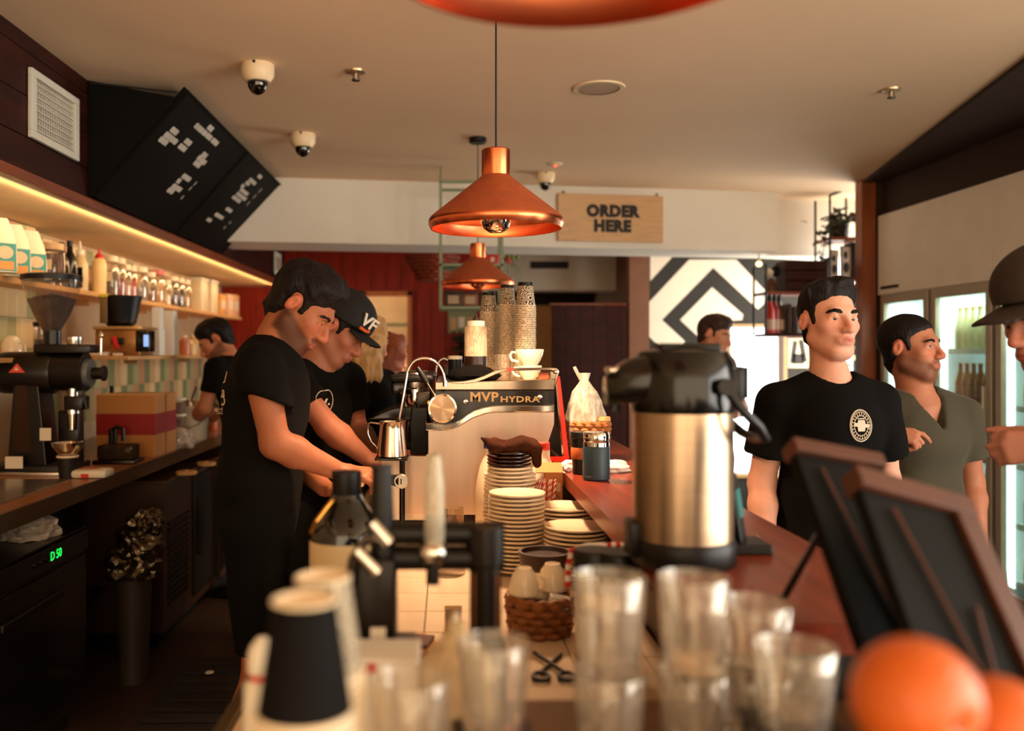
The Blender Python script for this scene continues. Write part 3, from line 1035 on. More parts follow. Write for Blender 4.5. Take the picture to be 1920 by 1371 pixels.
# group head block at the barista's side
for gi, gy in enumerate((0.06, 0.44)):
    g1 = MB()
    g1.box(zp(185, 0)[0], zp(505, 0)[0], gy, gy + 0.16, zp(0, 300)[1], zp(0, 243)[1], 0.012)
    g1.build('group_cover', M_blackplastic, mc)
    MB().box(zp(195, 0)[0], zp(300, 0)[0], gy + 0.01, gy + 0.15, zp(0, 392)[1], zp(0, 298)[1], 0.008).build('group_front', M_mblack, mc)
    MB().lathe([(0.034, 0), (0.036, 0.012), (0.036, 0.04), (0.03, 0.05), (0.0, 0.05)], 28, T(zp(372, 0)[0], gy + 0.08, zp(0, 345)[1])).build('group_head', M_steel, mc)
    MB().lathe([(0.0, 0), (0.03, 0), (0.034, 0.01), (0.034, 0.03), (0.031, 0.055), (0.0, 0.055)], 28, T(zp(372, 0)[0], gy + 0.08, zp(0, 480)[1])).build('basket_ring', M_chrome, mc)
    for sx in (-1, 1):
        MB().cyl((zp(372, 0)[0] + 0.042 * sx, gy + 0.08, zp(0, 560)[1]), (zp(372, 0)[0] + 0.042 * sx, gy + 0.08, zp(0, 300)[1]), 0.006, seg=10).build('group_pillar', M_darksteel, mc)
    MB().box(zp(300, 0)[0], zp(465, 0)[0], gy + 0.0, gy + 0.15, zp(0, 800)[1], zp(0, 575)[1], 0.01).build('group_column', M_mblack, mc)
    MB().box(zp(380, 0)[0], zp(480, 0)[0], gy + 0.02, gy + 0.03, zp(0, 475)[1], zp(0, 372)[1], 0.003).build('glass_flap', M_darksteel, mc)
# black hood sweeping out towards the baristas
plate([(10, 582), (120, 530), (200, 500), (260, 488), (470, 480), (470, 580), (330, 590), (200, 575), (80, 578)], 0.10, 0.32, 0.004).build('drip_hood', M_mblack, mc, 0)
plate([(350, 480), (468, 480), (474, 800), (455, 822), (340, 822), (335, 600)], 0.022, 0.05, 0.004).build('front_leg', M_mblack, mc, 0)
# drip tray and feet
MB().box(zp(140, 0)[0] - 0.02, zp(470, 0)[0], 0.02, 0.80, 0.03, 0.085, 0.004).build('drip_tray', M_steel, mc, 0)
for k in range(9):
    MB().box(zp(140, 0)[0] - 0.015, zp(470, 0)[0], 0.05 + k * 0.085, 0.06 + k * 0.085, 0.085, 0.09).build('tray_bar', M_darksteel, mc, 0)
for (fx, fy) in ((zp(180, 0)[0], 0.06), (zp(1280, 0)[0], 0.06), (zp(180, 0)[0], 0.76), (zp(1280, 0)[0], 0.76)):
    MB().lathe([(0.022, 0), (0.024, 0.004), (0.014, 0.012), (0.014, 0.05), (0, 0.05)], 16, T(fx, fy, 0)).build('foot', M_darksteel, mc)
# red-lit back panel leaning out at the right
a, b2, c2, d2 = zp(1392, 250), zp(1416, 250), zp(1484, 850), zp(1452, 850)
M_redpl = mat('red_acrylic', (186, 30, 14), 0.25, var=0.1)
MB().prism([a, b2, c2, d2], 0.012, T(0, 0.0, 0) @ RX(90)).build('back_trim', M_redpl, mc, 0)
MB().prism([(a[0] - 0.004, a[1]), a, d2, (d2[0] - 0.006, d2[1])], 0.80, T(0, 0.80, 0) @ RX(90)).build('back_panel', M_msteel, mc, 0)
a, b2, c2, d2 = zp(1332, 830), zp(1470, 830), zp(1484, 862), zp(1332, 862)
MB().prism([a, b2, c2, d2], 0.012, T(0, -0.001, 0) @ RX(90)).build('back_trim', M_redpl, mc, 0)
# cup tray on top
MB().box(zp(560, 0)[0], zp(1370, 0)[0], 0.02, 0.80, zp(0, 300)[1], zp(0, 288)[1], 0.003).build('cup_tray', M_darksteel, mc, 0)
TOPM = WT + zp(0, 288)[1]

# milk pitcher under the wand, portafilter
M_pit = mat('pitcher_steel', (200, 186, 168), 0.2, 1.0, var=0.06)
mp_ = thing('milk_pitcher', 'steel milk pitcher with wire handle under the steam wand', 'pitcher', (W(735, 820, 2.78).x, 2.78, EYE - (856 - VY) * 2.78 / FPX))
MB().lathe([(0.0, 0.002), (0.043, 0.0), (0.046, 0.003), (0.045, 0.02), (0.037, 0.085), (0.036, 0.103), (0.039, 0.108), (0.037, 0.108), (0.034, 0.10), (0.034, 0.09), (0.042, 0.02), (0.0, 0.006)], 36, None, False, False).build('body', M_pit, mp_)
MB().tube([(-0.036, 0, 0.10), (-0.066, 0, 0.104), (-0.074, 0, 0.098), (-0.074, 0, 0.07), (-0.064, 0, 0.045), (-0.047, 0, 0.028), (-0.043, 0, 0.012)], 0.0028, 8).build('handle', M_pit, mp_)
mp_.location.z = mp_.location.z
# it stands on a little drip stand on the machine's tray
st = thing('pitcher_stand', 'dark stand holding the milk pitcher above the drip tray', 'stand', (W(735, 820, 2.78).x, 2.78, WT))
zt = mp_.location.z - WT
MB().box(-0.05, 0.05, -0.05, 0.05, zt - 0.008, zt, 0.003).build('plate', M_mblack, st, 0)
MB().cyl((0.03, 0.03, 0.008), (0.03, 0.03, zt - 0.008), 0.009).build('post', M_mblack, st)
MB().lathe([(0, 0), (0.045, 0), (0.04, 0.008), (0, 0.01)], 24).build('base', M_mblack, st)

pf = thing('portafilter', 'portafilter with round steel end held by the bearded barista', 'portafilter', W(752, 903, 2.60))
MB().lathe([(0.0, 0.0), (0.019, 0.0), (0.0215, -0.004), (0.0215, -0.010), (0.0, -0.012)], 28, RX(90) @ T(0, 0, 0)).build('end_cap', M_steel, pf)
MB().lathe([(0.017, 0.0), (0.018, 0.01), (0.016, 0.03), (0.015, 0.10), (0.017, 0.13), (0.0, 0.132)], 20, T(0, 0.010, 0) @ RZ(55) @ RX(-90)).build('grip', M_blackplastic, pf)
MB().box(-0.002, 0.002, -0.0005, 0.0, -0.008, 0.008).build('end_mark', M_darksteel, pf, 0)
MB().lathe([(0.0, -0.03), (0.028, -0.028), (0.034, -0.012), (0.035, 0.012), (0.031, 0.012), (0.03, -0.02), (0.0, -0.022)], 28, RZ(55) @ T(0.0, 0.175, 0.0)).build('basket', M_chrome, pf)
# ================================================================== things on the bar and the work counter
M_air = mat('airpot_steel', (176, 152, 126), 0.3, 1.0, var=0.08, vscale=2, stretch=(1, 1, 25))
AD = 1.52
ap = thing('airpot', 'tall brushed steel pump airpot with black lid on the bar', 'airpot', (W(1280, 0, AD).x, AD, BZ))
MB().lathe([(0.0, 0), (0.084, 0), (0.087, 0.005), (0.087, 0.035), (0.084, 0.042), (0.0, 0.042)], 48).build('base_ring', M_blackplastic, ap)
MB().lathe([(0.082, 0.040), (0.082, 0.262), (0.0, 0.262)], 56, None, False, True).build('cylinder', M_air, ap)
# lid: rounded body with the long pouring beak to the left
lid = MB()
lid.lathe([(0.084, 0.252), (0.087, 0.262), (0.0875, 0.30), (0.083, 0.335), (0.072, 0.352), (0.04, 0.36), (0.0, 0.361)], 48)
lid.build('lid', M_blackgloss, ap)
bk = MB()
secs = [(-0.02, 0.305, 0.055, 0.068), (-0.06, 0.305, 0.050, 0.058), (-0.095, 0.300, 0.044, 0.046), (-0.118, 0.292, 0.036, 0.036), (-0.130, 0.286, 0.028, 0.026)]
rings = []
for (x, z, hz, hy) in secs:
    ring = []
    for i in range(16):
        a = 2 * PI * i / 16
        cx_, sx_ = math.cos(a), math.sin(a)
        ring.append(bk.bm.verts.new((x, hy * abs(cx_) ** 0.6 * (1 if cx_ > 0 else -1), z + hz * abs(sx_) ** 0.6 * (1 if sx_ > 0 else -1) * (0.9 if sx_ > 0 else 0.8))))
    rings.append(ring)
for r0, r1 in zip(rings[:-1], rings[1:]):
    for i in range(16):
        j = (i + 1) % 16
        bk.bm.faces.new((r0[i], r0[j], r1[j], r1[i]))
bk.bm.faces.new(rings[-1])
bk.bm.faces.new(list(reversed(rings[0])))
bk.build('beak', M_blackgloss, ap, 50)
MB().cyl((-0.112, 0, 0.285), (-0.116, 0, 0.252), 0.011, 0.010, 16).build('spout', M_blackplastic, ap)
MB().box(-0.045, 0.055, -0.038, 0.038, 0.352, 0.366, 0.006).build('pump_button', M_blackplastic, ap)
MB().box(-0.128, -0.095, -0.026, 0.026, 0.316, 0.327, 0.004, T(0, 0, 0) @ Matrix.Identity(4)).build('beak_plate', M_steel, ap)
MB().box(0.078, 0.096, -0.022, 0.022, 0.27, 0.325, 0.004).build('hinge', M_blackplastic, ap)
# carrying handle swung down to the right
MB().tube([(0.046, -0.083, 0.295), (0.066, -0.090, 0.265), (0.10, -0.082, 0.232), (0.118, -0.06, 0.212), (0.122, 0.0, 0.206), (0.118, 0.06, 0.212), (0.10, 0.082, 0.232), (0.066, 0.090, 0.265), (0.046, 0.083, 0.295)], 0.008, 10).build('handle', M_blackplastic, ap)
MB().cyl((0.046, -0.094, 0.296), (0.046, -0.078, 0.296), 0.014).build('handle_pivot', M_blackplastic, ap)
MB().cyl((0.046, 0.078, 0.296), (0.046, 0.094, 0.296), 0.014).build('handle_pivot', M_blackplastic, ap)
MB().box(-0.094, -0.074, -0.03, 0.03, 0.012, 0.07, 0.003).build('tap_guard', M_blackplastic, ap)

# small black easel with teal card behind the airpot
ez = thing('card_holder', 'small black counter card holder with teal card behind the airpot', 'card holder', (W(1405, 0, 1.60).x, 1.60, BZ))
MB().box(-0.045, 0.03, -0.035, 0.045, 0, 0.018, 0.003).build('foot', M_blackplastic, ez, 0)
MB().box(-0.04, 0.0, -0.006, 0.006, 0, 0.125, 0.002, T(-0.003, 0.02, 0.012) @ RY(-9) @ RZ(60)).build('back_plate', M_blackplastic, ez, 0)
MB().box(-0.036, -0.004, -0.0085, -0.0065, 0.05, 0.10, 0.0, T(-0.003, 0.02, 0.012) @ RY(-9) @ RZ(60)).build('card', mat('teal_card', (28, 96, 92), 0.5), ez, 0)

# food flask
M_navy = mat('flask_navy', (30, 50, 60), 0.42, var=0.06)
fl = thing('food_flask', 'navy vacuum flask with shiny steel lid standing on the bar', 'flask', (W(1118, 0, 2.5).x, 2.5, BZ))
MB().lathe([(0.0, 0), (0.033, 0), (0.0375, 0.005), (0.0375, 0.088), (0.0355, 0.093), (0.0, 0.093)], 40).build('body', M_navy, fl)
MB().lathe([(0.034, 0.092), (0.036, 0.094), (0.036, 0.104), (0.0345, 0.106), (0.0355, 0.109), (0.0355, 0.128), (0.033, 0.132), (0.0, 0.132)], 40).build('lid', M_chrome, fl)
MB().lathe([(0.0372, 0.012), (0.0379, 0.0125), (0.0372, 0.013)], 40, None, False, False).build('groove', M_navy, fl)
gr = thing('keep_cup', 'dark tumbler standing directly behind the navy flask', 'cup', (W(1090, 0, 2.62).x, 2.62, BZ))
MB().lathe([(0, 0), (0.024, 0), (0.028, 0.05), (0.030, 0.105), (0, 0.105)], 28).build('body', M_blackplastic, gr)
MB().lathe([(0.0285, 0.045), (0.0305, 0.05), (0.0305, 0.075), (0.029, 0.078)], 28, None, False, False).build('sleeve', mat('cork_orange', (176, 84, 34), 0.7), gr)
MB().lathe([(0.030, 0.103), (0.032, 0.106), (0.031, 0.122), (0.0, 0.124)], 28).build('lid', M_blackplastic, gr)

# wicker baskets
M_wick = mat('wicker', (160, 98, 44), 0.65, var=0.3, vscale=60, bump=0.2, bscale=120)


def basket(t, r0, r1, h, rows_, nst, m, sx=1.0, sy=1.0, rim=True):
    """woven wall: every row is a rope passing in and out of the uprights"""
    for k in range(rows_):
        f = (k + 0.5) / rows_
        r = r0 + (r1 - r0) * f
        z = h * f
        pts = []
        n = nst * 4
        for i in range(n):
            a = 2 * PI * i / n
            rr = r + 0.0032 * math.cos(nst / 2.0 * a * 1.0 + (PI if k % 2 else 0)) * 1.4
            pts.append((rr * math.cos(a) * sx, rr * math.sin(a) * sy, z))
        MB().tube(pts, h / rows_ * 0.52, 6, closed=True).build('weave_row', m, t)
    for i in range(0, nst, 2):
        a = 2 * PI * i / nst
        MB().cyl((r0 * math.cos(a) * sx, r0 * math.sin(a) * sy, 0), (r1 * math.cos(a) * sx, r1 * math.sin(a) * sy, h), 0.0028, seg=6).build('stake', m, t)
    MB().lathe([(0, 0), (r0, 0), (r0, 0.005), (0, 0.005)], 24, None, sx=sx, sy=sy).build('bottom', m, t)
    if rim:
        pts = [((r1 + 0.001) * math.cos(2 * PI * i / 64) * sx, (r1 + 0.001) * math.sin(2 * PI * i / 64) * sy, h + 0.002 * math.sin(i * 1.6)) for i in range(64)]
        MB().tube(pts, 0.006, 7, closed=True).build('rim', m, t)


bk1 = thing('wicker_basket', 'round wicker basket on the bar behind the navy flask', 'basket', (W(1102, 0, 2.95).x, 2.95, BZ))
basket(bk1, 0.055, 0.068, 0.125, 9, 30, M_wick)
M_bag = clear_mat('plastic_bag', (226, 216, 200), 0.25, fac=0.42, tint=(235, 228, 214))
pb = MB()
rb = random.Random(5)
pro = [(0.056, 0.03), (0.060, 0.10), (0.062, 0.15), (0.052, 0.19), (0.036, 0.225), (0.020, 0.25), (0.012, 0.262), (0.018, 0.285)]
pb.lathe(pro, 40, None, True, False, wob=lambda a, k, z: 1 + 0.10 * math.sin(5 * a + k) + 0.06 * math.sin(11 * a - k * 2))
pbt = thing('plastic_bag', 'knotted clear plastic bag standing in the wicker basket', 'bag', (bk1.location.x - 0.01, 2.95, BZ))
pb.build('bag_body', M_bag, pbt, 60)
MB().tube([(-0.008, 0, 0.255), (-0.024, 0.0, 0.285), (-0.034, 0, 0.305)], 0.006, 6).build('bag_ear', M_bag, pbt)
bc = thing('bread_slice', 'pale crumpet on the rim of the wicker basket', 'bread', (bk1.location.x + 0.035, 2.93, BZ + 0.128))
MB().lathe([(0, 0), (0.03, 0), (0.036, 0.006), (0.034, 0.016), (0, 0.018)], 24).build('crumb', mat('crumpet', (206, 160, 100), 0.8, var=0.25, vscale=90, bump=0.4, bscale=150), bc)
MB().cyl((-0.012, -0.02, 0.0), (-0.011, -0.02, 0.05), 0.0013, seg=6).build('skewer', M_whiteplastic, bc)


def crumple(r, seed, amp=0.25, flat=0.6, sub=3):
    rc = random.Random(seed)
    t = bmesh.new()
    bmesh.ops.create_icosphere(t, subdivisions=sub, radius=1.0)
    ph = [(Vector((rc.uniform(-1, 1), rc.uniform(-1, 1), rc.uniform(-1, 1))).normalized(), rc.uniform(2, 7), rc.uniform(0, 6)) for _ in range(9)]
    for v in t.verts:
        s = 1.0
        for (d, f, o) in ph:
            s += amp / 3.2 * abs(math.sin(f * v.co.dot(d) + o)) - amp / 9
        v.co *= s
        v.co = Vector((v.co.x * r, v.co.y * r, v.co.z * r * flat))
        if v.co.z < -r * flat * 0.55:
            v.co.z = -r * flat * 0.55
    mb = MB()
    mb.merge(t, T(0, 0, r * flat * 0.55))
    return mb


tag(crumple(0.032, 3, 0.6, 0.5).build('paper_napkin', M_white, None, 0, (W(1076, 0, 2.7).x, 2.7, BZ)), 'crumpled white and red paper beside the dark tumbler', 'napkin')
tag(crumple(0.040, 8, 0.4, 0.45).build('paper_napkin', M_white, None, 0, (W(1150, 0, 2.66).x + 0.0, 2.68, BZ)), 'crumpled white napkin peeking out right of the navy flask', 'napkin')

# milk bottles beside the machine
M_milk = mat('milk_plastic', (222, 200, 168), 0.45, var=0.04, sss=0.0)
M_redcap = mat('red_cap', (206, 52, 36), 0.4)
M_bluecap = mat('blue_cap', (24, 44, 120), 0.4)


def milk(x, y, h, capm, label, s=1.0):
    t = thing('milk_bottle', label, 'bottle', (x, y, WT), 0, 'plastic milk bottles')
    MB().lathe([(0, 0), (0.04 * s, 0), (0.044 * s, 0.006), (0.044 * s, h * 0.5), (0.041 * s, h * 0.62), (0.030 * s, h * 0.80), (0.018 * s, h * 0.90), (0.0165 * s, h * 0.93), (0.0165 * s, h)], 32).build('body', M_milk, t)
    MB().lathe([(0.0185, 0), (0.0185, 0.006), (0.0178, 0.007), (0.0185, 0.008), (0.0185, 0.022), (0.017, 0.024), (0, 0.024)], 28, T(0, 0, h - 0.002)).build('cap', capm, t)
    MB().box(-0.02, 0.02, -0.0455 * s, -0.0440 * s, h * 0.3, h * 0.5).build('label', M_white, t, 0)
    return t


z_ = lambda py, d: EYE - (py - VY) * d / FPX - WT
milk(W(917, 0, 2.8).x, 2.76, z_(838, 2.78) - 0.0, M_bluecap, 'plastic milk bottle with a blue cap')
milk(W(935, 0, 2.7).x, 2.67, z_(842, 2.7) - 0.0, M_redcap, 'plastic milk bottle with red cap behind the brown towel')
milk(W(1018, 0, 2.72).x, 2.70, z_(842, 2.72) - 0.0, M_redcap, 'plastic milk bottle with red cap nearest the bar', 1.12)

# plates
M_plate = mat('plate_white', (226, 204, 172), 0.16, var=0.03, coat=0.4)
M_plated = mat('plate_dark', (46, 26, 18), 0.2, var=0.1, coat=0.4)


def plate_mesh(r, m, name='side_plate'):
    me = MB().lathe([(0, 0.0), (r * 0.55, 0.0), (r * 0.6, 0.002), (r * 0.9, 0.0085), (r, 0.0125), (r, 0.0155), (r * 0.985, 0.0165), (r * 0.86, 0.0125), (r * 0.62, 0.0065), (0, 0.0055)], 44).mesh(name)
    me.materials.append(m)
    return me


def stack(me, x, y, n, pitch, z0, label, group, name='side_plate', jit=0.0015, seed=1):
    rj = random.Random(seed)
    for k in range(n):
        o = link(name, me, None, None, (x + rj.uniform(-jit, jit), y + rj.uniform(-jit, jit), z0 + k * pitch))
        if k == n - 1:
            tag(o, 'topmost ' + label, 'plate')
        else:
            tag(o, label, 'plate', group)
    return z0 + n * pitch


pm1 = plate_mesh(0.0735, M_plate)
pm2 = plate_mesh(0.0825, M_plate)
pm3 = plate_mesh(0.0735, M_plate)
pmd = plate_mesh(0.063, M_plated)
pmw = plate_mesh(0.065, M_plate)
# front stack
S1d = 2.36
top1 = EYE - (935 - VY) * (S1d) / FPX
n1 = 19
stack(pm1, W(969, 0, S1d).x, S1d, n1, 0.0107, WT, 'white plate in the front left stack', 'white plates, front left stack', seed=1)
# stack behind carrying dark plates
S2d = 2.56
zt2 = stack(pm3, W(957, 0, S2d).x - 0.003, S2d, 21, 0.0107, WT, 'white plate in the tall stack below the dark plates', 'white plates, tall stack', jit=0.003, seed=2)
zt2 = stack(pmw, W(957, 0, S2d).x, S2d, 2, 0.0107, zt2, 'smaller white saucer lying just below the dark plates', 'white saucers below dark plates', name='saucer', seed=3)
zt3 = stack(pmd, W(955, 0, S2d).x, S2d, 4, 0.0105, zt2, 'dark brown plate stacked under the brown towel', 'dark plates under the towel', name='dark_plate', seed=4)
# stacks to the right
stack(pm2, W(1080, 0, 2.30).x, 2.30, 12, 0.0107, WT, 'larger white plate in the front right stack near the bar edge', 'white plates, front right stack', name='dinner_plate', seed=5)
stack(pm2, W(1060, 0, 2.46).x + 0.0, 2.47, 14, 0.0107, WT, 'larger white plate in the back right stack by the paper straws', 'white plates, back right stack', name='dinner_plate', seed=6)

# brown towel draped on the dark plates
TOWEL_AT = (W(953, 0, S2d).x, S2d, zt3 + 0.004)


# paper straws in a glass, and the brown carton beside them
M_straw = stripe_mat('straw_stripe', (200, 28, 26), (236, 222, 204), 55.0, 0.6, 2, 0.32)
sg2 = thing('straw_glass', 'low glass holding the bundle of striped straws', 'glass', (W(1014, 0, 2.56).x + 0.005, 2.585, WT))
MB().lathe([(0, 0), (0.025, 0), (0.030, 0.07), (0.029, 0.07), (0.0245, 0.004), (0, 0.004)], 24).build('wall', clear_mat('glass_thin', (240, 232, 220), fac=0.05), sg2)
rs = random.Random(9)
sme = MB().lathe([(0.0032, 0), (0.0032, 0.205)], 8).mesh('paper_straw')
sme.materials.append(M_straw)
for k in range(30):
    a, rr = rs.uniform(0, 2 * PI), 0.021 * math.sqrt(rs.random())
    o = link('paper_straw', sme, None, None, (sg2.location.x + rr * math.cos(a), sg2.location.y + rr * math.sin(a), WT + 0.004))
    o.rotation_euler = (0.5 * rr / 0.021 * -0.12 * math.sin(a), 0.5 * rr / 0.021 * 0.25 * math.cos(a) + 0.02, rs.uniform(0, 6))
    tag(o, 'red and white striped paper straw in the upright bundle by the plates', 'straw', 'paper straws in the bundle')
M_carton = mat('carton_brown', (188, 118, 56), 0.65, var=0.1)
ct = thing('carton', 'brown cardboard carton with lifted lid flap and small print', 'carton', (W(1040, 0, 2.66).x - 0.004, 2.62, WT))
hc = EYE - (886 - VY) * 2.62 / FPX - WT
MB().box(-0.028, 0.022, 0, 0.085, 0, hc, 0.001).build('box', M_carton, ct, 0)
MB().box(-0.055, 0.024, 0, 0.002, 0, 0.05, 0.0, T(0.0, 0, hc) @ RX(-62)).build('flap', M_carton, ct, 0)
MB().box(-0.058, 0.03, 0.0022, 0.003, 0.0, 0.008, 0.0, T(0.0, -0.001, hc) @ RX(-62)).build('flap_edge', mat('flap_lilac', (150, 132, 150), 0.6), ct, 0)
MB().box(0.002, 0.016, -0.0006, 0, hc - 0.055, hc - 0.03).build('sticker', mat('sticker_cream', (214, 184, 140), 0.6), ct, 0)
for k in range(3):
    MB().box(-0.02, -0.006, -0.0005, 0, hc - 0.03 - k * 0.012, hc - 0.027 - k * 0.012).build('print_line', M_ink, ct, 0)
MB().tube([(0.004 + 0.008 * math.cos(a) , -0.0006, hc - 0.078 + 0.011 * math.sin(a)) for a in [i * 0.5 for i in range(13)]], 0.0007, 5).build('print_emblem', M_ink, ct)
# paper cup stacks on the machine (upside down)
M_cupprint = doodle_mat('cup_print', (214, 194, 162), (18, 13, 10), 48, 0.45)
M_cuprim = mat('cup_rim', (226, 206, 172), 0.55, var=0.04)


def pcup(s=1.0, h=0.09):
    top = MB().lathe([(0.0372 * s, 0.0), (0.0370 * s, 0.006), (0.0285 * s, h - 0.014)], 28, None, False, False).mesh('paper_cup')
    return top


cup_me = pcup()
cup_me.materials.append(M_cupprint)
cap_me = MB().lathe([(0.0285, 0.076), (0.0272, 0.090), (0.0262, 0.090), (0.0262, 0.086), (0, 0.086)], 28, None, False, False).mesh('cup_base')
cap_me.materials.append(M_blackplastic)
rim_me = MB().lathe([(0.0375, 0.0), (0.0403, 0.0006), (0.0408, 0.002), (0.0395, 0.0038), (0.0372, 0.0042)], 28, None, False, False).mesh('cup_rim')
rim_me.materials.append(M_cuprim)


def cup_stack(x, y, z0, ztop, label, group, s=1.0):
    pitch = 0.0068 * s
    n = max(1, int((ztop - z0 - 0.09 * s) / pitch) + 1)
    for k in range(n):
        o = bpy.data.objects.new('paper_cup', cup_me)
        COL.objects.link(o)
        o.location = (x + rs.uniform(-0.0008, 0.0008), y, z0 + k * pitch)
        o.scale = (s, s, s)
        o.rotation_euler = (0, 0, rs.uniform(0, 6))
        if k == n - 1:
            tag(o, 'topmost ' + label, 'paper cup')
        else:
            tag(o, label, 'paper cup', group)
        c = link('rolled_rim', rim_me, None, o)
        if k == n - 1:
            link('cup_base', cap_me, None, o)


cup_stack(W(916, 0, 3.26).x, 3.26, TOPM, EYE - (548 - VY) * 3.26 / FPX, 'upturned patterned paper cup in the shortest, left stack on the machine', 'paper cups, left stack', 0.82)
cup_stack(W(951, 0, 3.20).x, 3.20, TOPM, EYE - (534 - VY) * 3.20 / FPX, 'upturned patterned paper cup in the middle stack on the machine', 'paper cups, middle stack', 0.82)
cup_stack(W(985, 0, 3.12).x, 3.12, TOPM, EYE - (528 - VY) * 3.12 / FPX, 'upturned patterned paper cup in the tallest, right stack on the machine', 'paper cups, right stack', 0.92)
# squeeze bottle of chocolate
M_cloudy = clear_mat('cloudy_plastic', (226, 200, 168), 0.3, fac=0.35)
sq = thing('sauce_bottle', 'cloudy bottle half full of chocolate sauce on the machine', 'bottle', (W(892, 0, 3.05).x, 3.05, TOPM))
zz = lambda py: EYE - (py - VY) * 3.05 / FPX - TOPM
MB().lathe([(0, 0), (0.037, 0), (0.038, 0.005), (0.038, zz(616)), (0.034, zz(612)), (0, zz(611))], 32).build('bottle', M_cloudy, sq)
MB().lathe([(0, 0.002), (0.0384, 0.003), (0.0384, zz(668)), (0, zz(668))], 32).build('sauce', mat('chocolate', (26, 12, 7), 0.3), sq)
MB().lathe([(0.03, 0), (0.031, 0.004), (0.03, 0.018), (0, 0.02)], 28, T(0, 0, zz(612))).build('cap', M_whiteplastic, sq)
MB().lathe([(0.012, 0), (0.010, 0.01), (0.004, 0.012), (0.0035, 0.022), (0, 0.023)], 16, T(0.002, 0, zz(612) + 0.019)).build('nozzle', mat('nozzle_brown', (70, 34, 20), 0.4), sq)
# cups in a stack on the machine
M_cupw = mat('cup_ceramic', (232, 214, 184), 0.14, var=0.02, coat=0.4)


def coffee_cup(x, y, z, s, rz, label, group=None):
    t = thing('coffee_cup', label, 'cup', (x, y, z), rz, group)
    MB().lathe([(0, 0), (0.024 * s, 0), (0.025 * s, 0.004 * s), (0.036 * s, 0.02 * s), (0.044 * s, 0.04 * s), (0.047 * s, 0.056 * s), (0.0455 * s, 0.057 * s), (0.042 * s, 0.04 * s), (0.033 * s, 0.02 * s), (0.0, 0.006 * s)], 40).build('bowl', M_cupw, t)
    MB().tube([(0.044 * s, 0, 0.046 * s), (0.058 * s, 0, 0.048 * s), (0.066 * s, 0, 0.036 * s), (0.060 * s, 0, 0.022 * s), (0.038 * s, 0, 0.014 * s)], 0.0045 * s, 8).build('handle', M_cupw, t)
    return t


c1 = coffee_cup(W(993, 0, 3.0).x, 3.0, TOPM, 0.86, 168, 'white coffee cup at the bottom of the pair on the machine')
c2 = coffee_cup(W(993, 0, 3.0).x, 3.0, TOPM + 0.0455, 1.0, 165, 'white coffee cup stacked on top of another on the machine')
gc = thing('glass_tumbler', 'clear tumbler beside the white cups on the machine', 'glass', (W(944, 0, 3.06).x, 3.06, TOPM))
MB().lathe([(0, 0), (0.024, 0), (0.03, 0.085), (0.0285, 0.085), (0.0225, 0.006), (0, 0.006)], 28).build('wall', MATS['glass_thin'], gc)
bj = thing('black_jar', 'small black canister left of the sauce bottle on the machine', 'canister', (W(853, 0, 3.2).x, 3.2, TOPM))
MB().lathe([(0, 0), (0.024, 0), (0.025, 0.07), (0, 0.07)], 24).build('body', M_blackplastic, bj)
MB().lathe([(0.026, 0.068), (0.026, 0.08), (0, 0.082)], 24).build('lid', M_whiteplastic, bj)
tag(crumple(0.07, 21, 0.3, 0.5).build('bar_cloth', mat('black_cloth', (7, 5, 4), 0.95, bump=0.4, bscale=200, spec=0.1), None, 60, (W(888, 0, 2.98).x, 3.0, TOPM)), 'black folded cloth on the machine before the sauce bottle', 'cloth').scale = (1, 0.6, 0.8)
# ================================================================== people: smooth-union bodies turned into one continuous mesh
def V3(*a): return np.array(a, dtype=np.float64)


def nrm(v):
    v = np.asarray(v, dtype=np.float64)
    return v / max(np.linalg.norm(v), 1e-9)


